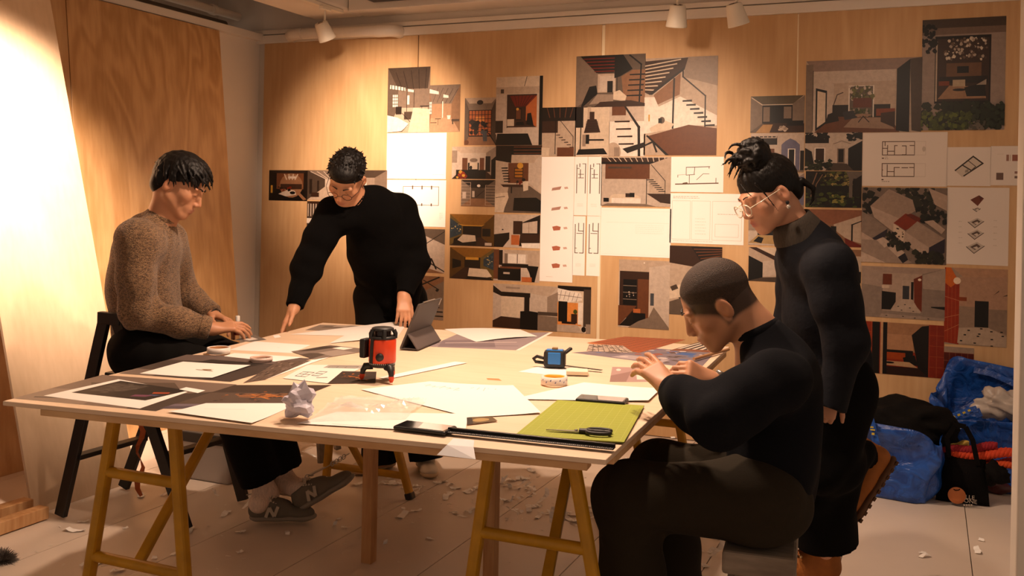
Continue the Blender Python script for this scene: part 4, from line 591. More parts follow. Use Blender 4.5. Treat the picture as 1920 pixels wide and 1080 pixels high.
tp([(1172, 631), (1286, 637), (1198, 662), (1100, 643)], 'a86038', tiles('7a4224', 0, 0, 1, 1, 8, 10, .015)+R('c9834f', 0, .9, .4, 1), 'print of orange brickwork at the far side of the table')
tp([(1105, 645), (1168, 648), (1190, 662), (1100, 658)], 'bfb0a4', blobs(['8d8078', 'd8ccc2', '5a5048'], 0, 0, 1, 1, 60, .08, 75)+tiles('6d625a', 0, 0, 1, 1, 8, 4, .02), 'print of pale roof tiles below the brickwork print')
tp([(1312, 641), (1369, 643), (1332, 661), (1255, 657)], '4a3d34', sum([P('e0d8cc', (.08+.19*k, .05), (.16+.19*k, .05), (.12+.19*k, .95), (.03+.19*k, .95)) for k in range(5)], [])+R('8a5a40', 0, .8, 1, 1), 'striped black and white print at the far right corner')
tp([(1015, 686), (1086, 691), (1060, 706), (972, 697)], 'W', [], 'white sheet in front of the tape measure', 'paper_sheet')
tp([(1148, 688), (1236, 690), (1246, 716), (1143, 716)], 'b39a98', E('e8dcd8', .14, .2, .05, .08)+R('e6dcd6', .5, .55, .85, .85)+P('9a7f7c', (0, .6), (.4, .3), (.3, 1), (0, 1)), 'pinkish print under the hands of the man with cropped hair')
tp([(912, 709), (935, 710), (941, 714), (914, 712)], 'c98a5a', [], 'tiny tan paper scrap in the middle of the table', 'paper_sheet')
tp([(478, 628), (500, 637), (470, 641), (440, 637)], '6d655e', R('cfc6bd', .2, .3, .7, .8), 'grey card under the fingers of the man in the brown sweater', 'paper_sheet')
TT = TZ+.0005+.0003*(max(k for *_, k in TL_)+1)
# paper taped over the front edge
e0, e1 = onz(850, 822, TZ+.003), onz(889, 826, TZ+.003); f0, f1 = onz(838, 834.5, TZ+.003), onz(888, 838.5, TZ+.003)
out = np.array([.02, -.03, 0]); g0, g1 = f0+out*.8+np.array([-.03, 0, -.02]), f1+out+np.array([0, 0, -.02])
ms = MB().add([e0, e1, f1, f0, g1, g0, e0+(0, 0, .0006), e1+(0, 0, .0006), f1+(0, 0, .0006), f0+(0, 0, .0006), g1+(0, 0, .0006), g0+(0, 0, .0006)], [(6, 9, 8, 7), (9, 11, 10, 8), (0, 1, 2, 3), (3, 2, 4, 5), (0, 6, 7, 1), (5, 4, 10, 11), (0, 3, 9, 6), (3, 5, 11, 9), (1, 7, 8, 2), (2, 8, 10, 4)])
tag(ms.build('paper_sheet', mat('tracing_paper', hexc('dcdce0'), .5)), 'small translucent paper folded over the front table edge', 'paper')
# ---------------------------------------------------------------- things on the table
def lvl():
    b = onz(716, 712, TT); root = empty('laser_level', b); M = np.eye(4); M[:3, 3] = b; z = lambda r, h: (r, h)
    OR = mat('orange_shell', hexc('d8421c'), .35); BK = mat('soft_black', hexc('1b1a1a'), .5)
    h0 = .058
    MB().lathe([(0, h0), (.043, h0), (.0445, h0+.004), (.0445, h0+.073), (.042, h0+.078), (0, h0+.078)], 32, M).build('housing', OR, root)
    MB().lathe([(0, h0-.014), (.04, h0-.014), (.042, h0-.01), (.042, h0)], 32, M).build('base_ring', BK, root)
    sc = MB()
    for k in range(40):
        a = 2*math.pi*k/40; sc.box(b+np.array([.0425*math.cos(a), .0425*math.sin(a), h0-.002]), (.0012, .0012, .004))
    sc.build('degree_scale', mat('scale_white', hexc('d8d8d8'), .5), root)
    MB().lathe([(.044, h0+.078), (.044, h0+.086), (.026, h0+.086)], 28, M).lathe([(0, .172), (.03, .172), (.036, .169), (.037, .164), (.03, .161)], 28, M).build('cage_cap', BK, root)
    MB().lathe([(.028, h0+.086), (.028, .162)], 24, M).build('lens_window', mat('dark_glass', hexc('2a1c1c'), .1), root)
    for k in range(5):
        a = 2*math.pi*k/5+.35; u = np.array([math.cos(a), math.sin(a), 0])
        MB().tube([b+u*.041+(0, 0, h0+.08), b+u*.042+(0, 0, h0+.095), b+u*.036+(0, 0, .164)], .0075, 8).build('cage_post', BK, root)
    for k in range(3):
        a = 2*math.pi*k/3-.55; u = np.array([math.cos(a), math.sin(a), 0])
        l = MB().tube([b+u*.03+(0, 0, h0-.012), b+u*.055+(0, 0, h0-.014), b+u*.062+(0, 0, .03), b+u*.064+(0, 0, .018)], [.012, .012, .009, .008], 10).build('leg', BK, root)
        MB().tube([b+u*.064+(0, 0, .02), b+u*.065+(0, 0, .008), b+u*.065+(0, 0, .001)], [.009, .008, .004], 10).build('foot_tip', OR, l, off=1)
        l.children[0].data.transform(Matrix.Translation(-Vector(b)))
    c = b+np.array([-.052, -.02, h0+.045]); MB().box(c, (.022, .045, .062)).build('battery_box', BK, root, bevel=.005)
    u = np.array([.35, -.94, 0]); MB().lathe([(0, .012), (.012, .012), (.013, .0)], 20, frame(b+u*.043+(0, 0, h0+.022), (0, 0, 1), u)).build('knob', BK, root)
    MB().bar(b+np.array([-.016, -.0425, h0]), b+np.array([-.012, -.0425, h0+.08]), .012, .006, up=(0, 1, 0)).build('strap', BK, root)
    return tag(root, 'orange and black cylindrical laser level on three red-tipped legs', 'laser level')
lvl()
def unit_(v): v = np.array(v, float); return v/np.linalg.norm(v)
def tablet():
    o = onz(750, 655, TT); root = empty('tablet', o); BK = mat('tablet_case', hexc('4a4340'), .5)
    y = unit_((-.047, .297, 0)); x = np.array([y[1], -y[0], 0]); up_ = unit_(x*.062+y*.03+np.array([0, 0, .173])); n = np.cross(y, up_); W_ = .285
    c = o+y*W_/2+up_*.096
    MB().box(c, (W_, .19, .009), np.stack([y, up_, n], 1)).build('back_cover', BK, root, bevel=.004)
    MB().box(c-n*.0052, (W_-.015, .176, .0015), np.stack([y, up_, n], 1)).build('screen', mat('screen_glass', hexc('0e0e10'), .08), root)
    MB().box(c+up_*.08+y*.125+n*.005, (.012, .028, .002), np.stack([y, up_, n], 1)).build('camera_window', M_STEEL, root, bevel=.0008)
    MB().bar(c+up_*.097-y*.09, c+up_*.097+y*.05, .006, .005).build('stylus', M_STEEL, root, bevel=.001)
    h = o+up_*.068+n*.006; k = o+x*.075+np.array([0, 0, .001])
    MB().prism([(0, 0), (W_, 0), (W_, 1), (0, 1)], h, y, (k-h), unit_(np.cross(y, k-h)), .004).build('cover_flap', mat('flap_grey', hexc('5a4f4c'), .6), root)
    MB().prism([(0, 0), (W_, 0), (W_, 1), (0, 1)], o+(0, 0, .001), y, (k-o), (0, 0, 1), .003).build('cover_base', BK, root)
    return tag(root, 'tablet propped up in a dark folding cover', 'tablet')
tablet()
def ring(px, r, w, h, ci, co, label, z=None):
    p = onz(*px, TT); root = empty('tape_roll', p); M = np.eye(4); M[:3, 3] = p
    MB().lathe([(r-w, 0.0005), (r, 0.0005), (r, h), (r-w, h)], 36, M, closed=True).build('tape', co, root)
    MB().lathe([(r-w-.003, 0.0005), (r-w, 0.0005), (r-w, h-.001), (r-w-.003, h-.001)], 36, M, closed=True).build('core', ci, root)
    return tag(root, label, 'tape')
tape_w = mat('tape_white', hexc('e6dcd4'), .35, var=.06, vscale=60)
big = ring((1039, 720), .043, .009, .026, mat('core_yellow', hexc('d8a018'), .6), tape_w, 'big white tape roll with yellow core near the tape measure')
mk = MB(); pb = np.array(big.location)
for k in range(9):
    a = -2.6+k*.36; mk.add([pb+np.array([.0434*math.cos(a+s), .0434*math.sin(a+s), h_]) for s, h_ in ((0, .008+.006*(k % 2)), (.09, .011+.006*(k % 2)), (.09, .015+.006*(k % 2)), (0, .012+.006*(k % 2)))], [(0, 1, 2, 3)])
mk.build('print_marks', mat('mark_blue', hexc('4a5a9a'), .5), big)
ring((410, 662), .043, .008, .022, mat('core_brown', hexc('a8703c'), .7), tape_w, 'pale tape roll at the table edge beside the seated man')
ring((490, 676), .040, .006, .013, mat('core_pale', hexc('d0a890'), .7), mat('tape_pink', hexc('e0c8bc'), .35), 'thin pinkish tape roll lying on a white slip')
def tape_measure():
    p = onz(1040, 688, TT); root = empty('tape_measure', p); a = .28; ca, sa = math.cos(a), math.sin(a); Rz = np.array([[ca, -sa, 0], [sa, ca, 0], [0, 0, 1]])
    BK = mat('soft_black'); BL = mat('blue_shell', hexc('2a78c8'), .35); T = lambda v: p+Rz@np.array(v)
    MB().box(T((0, 0, .03)), (.078, .046, .06), Rz).build('case', BK, root, bevel=.009)
    MB().box(T((0, -.0245, .034)), (.046, .006, .042), Rz).build('front_panel', BL, root, bevel=.003)
    MB().box(T((0, .0, .061)), (.06, .034, .004), Rz).build('top_panel', BL, root, bevel=.002)
    MB().box(T((0, 0, .066)), (.02, .02, .008), Rz).build('lock_button', mat('brass_button', hexc('8a6a3c'), .5), root, bevel=.002)
    MB().bar(T((.03, .02, .045)), T((.055, .05, .062)), .014, .01).build('belt_clip', BK, root, bevel=.003)
    MB().tube([T((-.04, .0, .03)), T((-.065, .01, .034)), T((-.078, .012, .025)), T((-.07, .012, .014)), T((-.04, .01, .012))], .006, 8).build('wrist_strap', BK, root)
    MB().bar(T((.038, -.01, .008)), T((.17, -.05, .004)), .016, .0015).build('blade', mat('blade_dark', hexc('3a3428'), .4), root)
    return tag(root, 'blue and black tape measure standing near the far prints', 'tape measure')
tape_measure()
pd = onz(1082, 701, TT); tag(MB().box((pd[0], pd[1], TT+.007), (.075, .06, .0135), np.array([[.94, -.34, 0], [.34, .94, 0], [0, 0, 1]])).build('note_pad', mat('pad_cream', hexc('e6dcc4'), .6), bevel=.002), 'cream note pad beside the tape measure', 'note pad')
def phone(px, a, label, scr):
    p = onz(*px, TT); root = empty('phone', p); ca, sa = math.cos(a), math.sin(a); Rz = np.array([[ca, -sa, 0], [sa, ca, 0], [0, 0, 1]])
    MB().box(p+(0, 0, .0055), (.148, .073, .0095), Rz).build('case', M_BLKPL, root, bevel=.004)
    MB().box(p+(0, 0, .0104), (.14, .066, .0008), Rz).build('screen', mat('screen_glass'), root)
    if scr: MB().prism([(-.006, -.031), (.066, -.031), (.066, .031), (-.02, .031)], p+(0, 0, .0109), Rz[:, 0], Rz[:, 1], (0, 0, 1), .0002).build('screen_image', mat('screen_lit', hexc('b8b0ac'), .1), root)
    return tag(root, label, 'phone')
phone((797, 806), .02, 'black phone lying at the front edge beside the ruler', 1)
phone((1129, 753), .12, 'black phone lying at the top of the green mat', 1)
# cutting mat
mq = [onz(*p, TT) for p in ((1045, 752), (1208, 762), (1170, 831), (965, 818))]
gl = tiles('b9bf6a', .04, .04, .96, .96, 10, 15, .0016, .6)
picture('cutting_mat', mq, '9aa23c', gl, 'green cutting mat with fine grid at the near right of the table', 'cutting mat', th=.003, m=M_PRINTM, step=3e-6, edge='6d742c')
TM = TT+.0035
def scissors():
    p = onz(1086, 812, TM); root = empty('scissors', p); d = onz(1036, 809, TM)-p; d /= np.linalg.norm(d); n = np.array([-d[1], d[0], 0]); BK = mat('soft_black')
    for s in (-1, 1):
        MB().prism([(0, -.006), (.02, -.007), (.085, -.0005*s), (.085, .0015*s), (.02, .005), (0, .006)], p+n*.002*s+(0, 0, .003+.0012*s), d, n, (0, 0, 1), .0012).build('blade', M_STEEL, root)
        pts = [p-d*(.0)+n*.003*s+(0, 0, .006), p-d*.02+n*.004*s+(0, 0, .006)]
        lp = [p-d*(.05-.03*math.cos(t))+n*s*(.012+.014*math.sin(t))+(0, 0, .007) for t in np.linspace(0, 2*math.pi, 20)]
        MB().tube(pts, .006, 8).tube(lp, .005, 8, cap=False).build('handle', BK, root)
    MB().lathe([(0, .009), (.004, .009), (.004, 0)], 12, frame(p+d*.008, (1, 0, 0), (0, 0, 1))).build('pivot', M_STEEL, root)
    return tag(root, 'black-handled scissors lying on the green mat', 'scissors')
scissors()
def ruler():
    a, b = onz(838, 810, TM), onz(1152, 842, TM); d = (b-a)/np.linalg.norm(b-a); n = np.array([-d[1], d[0], 0]); root = empty('ruler', (a+b)/2); Lr = np.linalg.norm(b-a)
    MB().bar(a+(0, 0, .0015), b+(0, 0, .0015), .026, .003).build('rule_body', mat('black_alu', hexc('201d1b'), .35, metal=.5), root, bevel=.0008)
    MB().bar(a+n*.009+(0, 0, .006), b+n*.009+(0, 0, .006), .008, .009).build('finger_ridge', mat('black_alu'), root, bevel=.001)
    t = MB()
    for k in range(int(Lr/.005)):
        q = a+d*(.003+k*.005); l = .008 if k % 2 == 0 else .005; t.bar(q-n*.013+(0, 0, .0032), q-n*(.013-l)+(0, 0, .0032), .0009, .0004)
    t.build('scale_marks', mat('scale_white'), root)
    return tag(root, 'long black metal ruler along the front table edge', 'ruler')
ruler()
# crumpled paper and clear plastic wrapper
def crumple(c, r, seed, sub=3, amp=.5, flat=1.):
    bm_ = bmesh.new(); bmesh.ops.create_icosphere(bm_, subdivisions=sub, radius=1.); g = random.Random(seed)
    dirs = [Vector((g.gauss(0, 1), g.gauss(0, 1), g.gauss(0, 1))).normalized() for _ in range(26)]; hs = [g.uniform(.55, 1.0) for _ in dirs]
    for v in bm_.verts:
        n = v.co.normalized(); k = .5+max(h*max(0., 1-math.acos(max(-1, min(1, n.dot(d))))/.55) for d, h in zip(dirs, hs))*.75; v.co = Vector((n.x*k*r*1.0, n.y*k*r, n.z*k*r*flat))+Vector((g.uniform(-1, 1), g.uniform(-1, 1), g.uniform(-1, 1)))*r*.05*amp
    zmin = min(v.co.z for v in bm_.verts)
    for v in bm_.verts: v.co.z -= zmin
    me = bpy.data.meshes.new('crumple'); bm_.to_mesh(me); bm_.free(); return me
p = onz(560, 786, TT); cpo = link('crumpled_paper', crumple(p, .056, 5), mat('lilac_paper', hexc('cfc8d6'), .55)); cpo.location = tuple(p); tag(cpo, 'crumpled ball of pale lilac paper near the front edge', 'paper')
# petals of the ball, as folded corners
def wrap():
    q = [onz(*s, TT+.001) for s in ((640, 742), (800, 752), (760, 786), (575, 790))]; N = 26; g = np.random.RandomState(3)
    hs = np.zeros((N+1, N+1)); 
    for k in range(16):
        cx, cy, an, w = g.rand(), g.rand(), g.rand()*3.14, g.uniform(.03, .08); uu, vv = np.meshgrid(np.linspace(0, 1, N+1), np.linspace(0, 1, N+1))
        s = (uu-cx)*math.cos(an)+(vv-cy)*math.sin(an); hs += g.uniform(.004, .016)*np.exp(-(s/w)**2)*np.exp(-((uu-cx)**2+(vv-cy)**2)/.08)
    vs = []; 
    for j in range(N+1):
        for i in range(N+1):
            u, v = i/N, j/N; pt = (q[0]*(1-u)+q[1]*u)*(1-v)+(q[3]*(1-u)+q[2]*u)*v; vs.append(pt+(0, 0, hs[j, i]))
    o = MB().add(vs, [(j*(N+1)+i, (j+1)*(N+1)+i, (j+1)*(N+1)+i+1, j*(N+1)+i+1) for j in range(N) for i in range(N)], 0, False).build('plastic_wrapper', mat('clear_film', (.95, .93, .9), .12, alpha=.22, spec=.9))
    o.modifiers.new('thick', 'SOLIDIFY').thickness = .0006
    return tag(o, 'crinkled clear plastic wrapper beside the crumpled paper', 'wrapper')
wrap()
# rolled tube at the right edge, small bottle, paper in hands
ra, rb = onz(1301, 673, TT+.006), onz(1366, 655, TT+.006); tag(MB().tube([ra, rb], .006, 12).build('paper_tube', mat('kraft', hexc('b08058'), .7)), 'thin rolled kraft tube at the right table edge', 'paper tube')
bo = onz(445, 628, TZ); rt_ = empty('glue_bottle', bo); M_ = np.eye(4); M_[:3, 3] = bo
MB().lathe([(0, 0), (.014, 0), (.015, .003), (.015, .05), (.008, .058), (.0, .058)], 20, M_).build('bottle_body', mat('bottle_red', hexc('7a2e22'), .4), rt_)
MB().lathe([(.0095, .056), (.0095, .08), (.008, .082), (0, .082)], 20, M_).build('cap', mat('cap_white', hexc('e8e2da'), .4), rt_)
tag(rt_, 'small glue bottle with white cap behind the hand of the seated man', 'bottle')
# ---------------------------------------------------------------- bags against the right end of the wall
def tarp(name, c1, c2):
    if name in MATS: return MATS[name]
    m = bpy.data.materials.new(name); m.use_nodes = True; nt = m.node_tree; Lk = nt.links.new; B = nt.nodes['Principled BSDF']; B.inputs['Roughness'].default_value = .3; B.inputs['Base Color'].default_value = (*c1, 1)
    t = nt.nodes.new('ShaderNodeTexCoord'); v = nt.nodes.new('ShaderNodeTexNoise'); v.inputs['Scale'].default_value = 14; v.inputs['Detail'].default_value = 6; v.inputs['Distortion'].default_value = 1.5; Lk(t.outputs['Object'], v.inputs[0])
    r = nt.nodes.new('ShaderNodeValToRGB'); r.color_ramp.elements[0].color = (*c2, 1); r.color_ramp.elements[1].color = (*c1, 1); r.color_ramp.elements[0].position = .35; r.color_ramp.elements[1].position = .65; Lk(v.outputs[0], r.inputs[0]); Lk(r.outputs[0], B.inputs['Base Color'])
    b = nt.nodes.new('ShaderNodeBump'); b.inputs['Strength'].default_value = .7; b.inputs['Distance'].default_value = .02; Lk(v.outputs[0], b.inputs['Height']); Lk(b.outputs[0], B.inputs['Normal']); MATS[name] = m; return m
BLUE = tarp('blue_tarp', hexc('1f56b0'), hexc('123c86')); YEL = mat('yellow_print', hexc('c8b030'), .5)
def sack(root, c, wx, wy, rim, seed, m, name='bag_body', n=56, rings=16, taper=.82, th=.004, rotz=0., wob=.018):
    """open-topped soft bag: rim(a) gives the height of its edge round the mouth"""
    g = np.random.RandomState(seed); ph = g.rand(8)*6.28; vs, fs = [], []; ca, sa = math.cos(rotz), math.sin(rotz)
    for j in range(rings+1):
        t = j/rings
        for i in range(n):
            a = 2*math.pi*i/n; cx, sx = math.cos(a), math.sin(a); e = .35
            k = taper+(1-taper)*t+.06*math.sin(math.pi*t); x = wx/2*k*math.copysign(abs(cx)**e, cx); y = wy/2*k*math.copysign(abs(sx)**e, sx)
            w = wob*(math.sin(3*a+ph[0]+5*t)+.7*math.sin(5*a+ph[1]-7*t)+.5*math.sin(9*a+ph[2]+11*t)+.4*math.sin(2*a+ph[3]+14*t))*(.3+.7*t)
            x += w*cx; y += w*sx; z = rim(a)*t+(.012*math.sin(7*a+ph[4]) if 0 < j < rings else 0)
            vs.append((c[0]+x*ca-y*sa, c[1]+x*sa+y*ca, c[2]+max(.004, z)))
    for j in range(rings):
        for i in range(n): fs.append((j*n+i, j*n+(i+1) % n, (j+1)*n+(i+1) % n, (j+1)*n+i))
    fs.append(tuple(range(n))[::-1])
    o = MB().add(vs, fs, 0, True).build(name, m, root); s = o.modifiers.new('thick', 'SOLIDIFY'); s.thickness = th; s.offset = -1
    return vs[-n:]
def strap(root, pts, w=.03, name='strap', m=None):
    P_ = [np.array(q, float) for q in pts]; s = MB()
    for a, b in zip(P_, P_[1:]): s.bar(a, b+(b-a)*.06, w, .003, up=(0, -1, .3))
    return s.build(name, m or BLUE, root, bevel=.0008, seg=1)
b1 = onz(1682, 946, 0)+(0, .18, 0); r1 = empty('shopping_bag', b1); tag(r1, 'blue tarpaulin shopping bag with black jacket in it, left of the tote', 'bag', 'blue shopping bags')
rim1 = sack(r1, b1, .42, .34, lambda a: .335-.035*math.cos(a)+.02*math.sin(3*a), 4, BLUE, rotz=-.2, taper=.68)
s0 = np.array(b1)+(-.17, -.2, .35)
strap(r1, [s0+(-.07, .01, .0), s0+(-.02, 0, .03), s0+(.05, -.005, .035), s0+(.065, -.012, -.02), s0+(.08, -.02, -.085)])
for k, (dx, dz, w, h) in enumerate(((.045, .0, .016, .006), (.05, -.012, .02, .006), (.052, -.03, .012, .01), (.075, -.085, .018, .012), (-.05, .015, .014, .008), (-.06, -.03, .01, .012))):
    MB().box(s0+(dx+.012, -.028, dz), (w, .002, h)).build('strap_print', YEL, r1)
b2 = onz(1836, 905, 0)+(.03, -.02, 0); r2 = empty('shopping_bag', b2); tag(r2, 'blue tarpaulin shopping bag gaping against the wall, behind the tote', 'bag', 'blue shopping bags')
rim2 = sack(r2, b2, .46, .30, lambda a: .40+.12*max(0, math.sin(a))**2+.06*math.sin(a)-.03*math.cos(a)+.03*math.sin(4*a), 9, BLUE, rotz=-.1)
s2 = np.array(b2)+(-.2, -.2, .33)
strap(r2, [s2+(-.05, 0, -.04), s2+(0, -.005, 0), s2+(.07, -.01, .045), s2+(.14, -.01, .075), s2+(.155, -.012, .04)])
strap(r2, [np.array(b2)+(-.06, .12, .54), np.array(b2)+(.02, .11, .53), np.array(b2)+(.12, .1, .49), np.array(b2)+(.19, .09, .43)])
for k in range(6): MB().box(s2+(.0+.022*k, -.026, .003+.013*k), (.013, .002, .009), np.array([[.85, 0, -.5], [0, 1, 0], [.5, 0, .85]])).build('strap_print', YEL, r2)
def lump(name, c, r, seed, m, label, cat, fold=.25, sub=4, flatb=True):
    bm_ = bmesh.new(); bmesh.ops.create_icosphere(bm_, subdivisions=sub, radius=1.); g = random.Random(seed); ph = [g.uniform(0, 6.3) for _ in range(9)]
    for v in bm_.verts:
        n = v.co.normalized(); s = fold*(math.sin(4*n.x+3*n.z+ph[0]+1.5*math.sin(3*n.y+ph[1]))*.5+.35*math.sin(8*n.x-5*n.y+ph[2]+1.2*math.sin(5*n.z+ph[5]))+.22*math.sin(13*n.z+6*n.x+ph[3]))
        v.co = Vector((n.x*r[0]*(1+s), n.y*r[1]*(1+s), n.z*r[2]*(1+s)))
    for f in bm_.faces: f.smooth = True
    me = bpy.data.meshes.new(name); bm_.to_mesh(me); bm_.free(); o = link(name, me, m); o.location = [float(x) for x in c]; return tag(o, label, cat)
lump('folded_jacket', np.array(b1)+(.05, .05, .33), (.21, .15, .12), 3, mat('black_cloth', hexc('0f0d0c'), .85, bump=.2, bscale=120, spec=.12), 'black jacket bundled on top of the left blue bag', 'jacket')
lump('carrier_bag', np.array(b2)+(.07, -.05, .41), (.12, .07, .075), 8, mat('white_film', hexc('cfc4b8'), .3, alpha=.75), 'translucent white plastic bag stuffed in the gaping blue bag', 'plastic bag', .4)
# tote
tp_ = onz(1806, 952, 0); r3 = empty('tote_bag', tp_); tag(r3, 'black cloth tote bag with orange disc, standing in front', 'bag')
yy = tp_[1]; TB = [ony(x, y, yy) for x, y in ((1754, 944), (1857, 957), (1850, 868), (1765, 852))]; M_TOTE = mat('tote_cloth', hexc('0d0b0b'), .9, bump=.2, bscale=300, spec=.1)
cen = sum(TB)/4; N = 10; vs = []; 
for side, dy in ((0, -1), (1, 1)):
    for j in range(N+1):
        for i in range(N+1):
            u, v = i/N, j/N; q = (TB[0]*(1-u)+TB[1]*u)*(1-v)+(TB[3]*(1-u)+TB[2]*u)*v
            b_ = math.sin(math.pi*u)**.5*(.05*math.sin(math.pi*(1-v)**.6)+.004); vs.append(q+np.array([0, .06+dy*b_+.03*v, -.02*math.sin(math.pi*u)*v*(1 if v > .8 else 0)]))
fs = []; n1 = (N+1)**2
for j in range(N):
    for i in range(N):
        a = j*(N+1)+i; fs.append((a, a+1, a+N+2, a+N+1)); fs.append((n1+a, n1+a+N+1, n1+a+N+2, n1+a+1))
rg = [i for i in range(N+1)]
for a in range(N): fs.append((a, n1+a, n1+a+1, a+1))
MB().add(vs, fs, 0, True).build('tote_body', M_TOTE, r3)
hp = [ony(x, y, yy+.045) for x, y in ((1779, 858), (1776, 820), (1792, 796), (1810, 800), (1824, 826), (1833, 870))]
strap(r3, hp, .022, 'handle', M_TOTE)
def tote_front(px, lay=0): 
    q = ony(px[0], px[1], yy+.004-lay*.0006); return q
dc = tote_front((1794, 929)); MB().lathe([(0, .0012), (.037, .0012), (.0375, 0)], 32, frame(dc, (1, 0, 0), (0, -1, .06))).build('orange_disc', mat('disc_orange', hexc('b86a38'), .7), r3)
MB().tube([tote_front((1788, 917), 3), tote_front((1791, 919), 3), tote_front((1797, 919), 3), tote_front((1800, 917), 3)], .002, 6).build('disc_notch', M_TOTE, r3)
def text(s, o, size, m, name, parent, xdir=(1, 0, 0), zdir=(0, -1, 0)):
    c = bpy.data.curves.new(name, 'FONT'); c.body = s; c.size = size; c.extrude = .0003; c.resolution_u = 2
    t = bpy.data.objects.new(name, c); COL.objects.link(t); dg = bpy.context.evaluated_depsgraph_get(); me = bpy.data.meshes.new_from_object(t.evaluated_get(dg)); bpy.data.objects.remove(t)
    M = frame(o, xdir, zdir); me.transform(Matrix(M.tolist()))
    if parent is not None: me.transform(Matrix.Translation(-Vector(parent.location)))
    return link(name, me, m, parent)
TXT = mat('tote_text', hexc('a89a8c'), .7)
text('LLE', tote_front((1810, 935), 3), .026, TXT, 'lettering', r3); text('ONE', tote_front((1807, 942), 3), .026, TXT, 'lettering', r3)
for k in range(4): MB().box(tote_front((1808+k*4.5, 947), 3), (.007, .001, .008)).build('small_character', TXT, r3)
# braided yarn
def braid(px0, px1, Y, r, c, label, n=46):
    a, b = ony(*px0, Y), ony(*px1, Y); root = empty('yarn_braid', (a+b)/2); tag(root, label, 'yarn', 'braided yarn ropes')
    d = b-a; e1 = np.array([0, -1., 0]); e2 = np.array([0, 0, 1.]); tw = 7.
    for s in range(3):
        pts = [a+d*t+(0, 0, .006*math.sin(9*t))+r*.62*(e1*math.cos(tw*2*math.pi*t*.8+s*2.094)+e2*math.sin(tw*2*math.pi*t*.8+s*2.094)) for t in np.linspace(0, 1, n)]
        MB().tube(pts, [r*.62*(.6+.4*math.sin(math.pi*min(1, max(0, q*1.0)))**.3) for q in np.linspace(.02, .98, n)], 8).build('strand', mat('yarn_'+c, hexc(c), .85, bump=.4, bscale=220), root)
braid((1768, 836), (1815, 833), 4.97, .013, 'c8a850', 'short yellow yarn braid, topmost of the ropes')
braid((1766, 845), (1868, 837), 4.95, .017, '8c1420', 'thick crimson yarn braid below the yellow one')
braid((1766, 855), (1902, 850), 4.95, .02, 'c8401a', 'long thick orange yarn braid above the tote')
braid((1830, 868), (1903, 867), 4.98, .015, 'a01c20', 'dark red yarn braid at the lower right')
braid((1785, 868), (1898, 874), 4.95, .015, 'c84a1c', 'thin orange yarn braid, lowest of the ropes')
lump('knit_glove', ony(1868, 888, 4.93), (.06, .04, .05), 21, mat('black_cloth'), 'small black bundle beside the tote bag', 'bundle', .35, 3)
lump('purse', onz(1872, 925, 0)+(0, 0, .03), (.06, .045, .032), 23, mat('maroon_leather', hexc('4a1c18'), .4), 'small maroon purse on the floor behind the tote', 'purse', .15, 3)
# ---------------------------------------------------------------- paper scraps on the floor
def scrap_mesh(seed):
    g = np.random.RandomState(seed); n = 7; L_, w = g.uniform(.03, .07), g.uniform(.008, .018); vs = []; t = 0; p = np.array([0., 0., .004])
    an = g.uniform(-.3, .5); hd = g.uniform(0, 1)
    for k in range(n):
        s = np.array([-math.sin(hd), math.cos(hd), g.uniform(-.2, .2)])*w/2*(1-.5*abs(k/(n-1)-.5)); vs += [p-s, p+s]
        p = p+np.array([math.cos(hd)*math.cos(an), math.sin(hd)*math.cos(an), math.sin(an)])*L_/n; an += g.uniform(-.9, .8); hd += g.uniform(-.4, .5); p[2] = max(.002, p[2])
    zm = min(v[2] for v in vs)
    vs = [v-np.array([0, 0, zm-.0012]) for v in vs]
    m_ = MB().add(vs, [(2*k, 2*k+1, 2*k+3, 2*k+2) for k in range(n-1)], 0, False); return m_.mesh('paper_scrap', mat('scrap_paper', hexc('f6f2ec'), .6))
SCR = [scrap_mesh(s) for s in range(10)]; gs = random.Random(77)
spots = [(765, 918), (700, 890), (740, 908), (850, 925), (860, 918), (890, 920), (945, 905), (958, 912), (972, 918), (985, 900), (1000, 925), (1015, 950), (1040, 955), (1060, 968), (1045, 975), (1100, 960), (1105, 968), (985, 950), (972, 962), (990, 880), (980, 902), (982, 933), (950, 940), (870, 960), (858, 965), (1030, 965), (1068, 978), (1010, 872), (845, 915), (820, 905),
         (240, 990), (120, 995), (145, 980), (265, 935), (300, 930), (360, 990), (410, 930), (430, 960), (455, 955), (540, 1005), (455, 1035), (460, 1000), (640, 990), (625, 985), (320, 1040), (270, 1040), (290, 1045), (150, 1065), (205, 1075), (440, 925), (580, 855), (560, 850), (770, 960), (800, 1010), (720, 1020), (1320, 1035), (1330, 1045), (1318, 1060), (1345, 1030), (1370, 1010), (1360, 1075), (1480, 1060), (1745, 1045), (1725, 1040), (1833, 1040), (1840, 1012), (1262, 824), (1185, 870), (1125, 975), (1140, 960), (1112, 950), (560, 975), (690, 905), (715, 905), (730, 900), (780, 925), (640, 975)]
for k, q in enumerate(spots):
    for j in range(3 if 690 < q[0] < 1110 and 900 < q[1] < 980 else 1):
        p = onz(q[0]+(gs.uniform(-14, 14) if j else 0), q[1]+(gs.uniform(-6, 6) if j else 0), 0)
        o = link('paper_scrap', SCR[gs.randrange(10)]); o.location = tuple(p); o.rotation_euler = (0, 0, gs.uniform(0, 6.28)); s = gs.uniform(1.1, 2.0); o.scale = (s, s, s)
        pl_ = 'on the shaded floor under the table' if -2.45 < p[0] < -.8 and p[1] < 4.3 else 'on the lit floor behind the table' if p[1] >= 4.3 and p[0] < -.6 else 'on the floor by the leaning plywood' if p[0] < -2.4 else 'on the floor near the worn stool' if p[1] < 3.9 and p[0] < -.2 else 'on the bare floor in front of the bags'
        tag(o, 'small curled white paper shaving '+pl_, 'paper scrap', 'paper shavings '+pl_)
tn = MB()
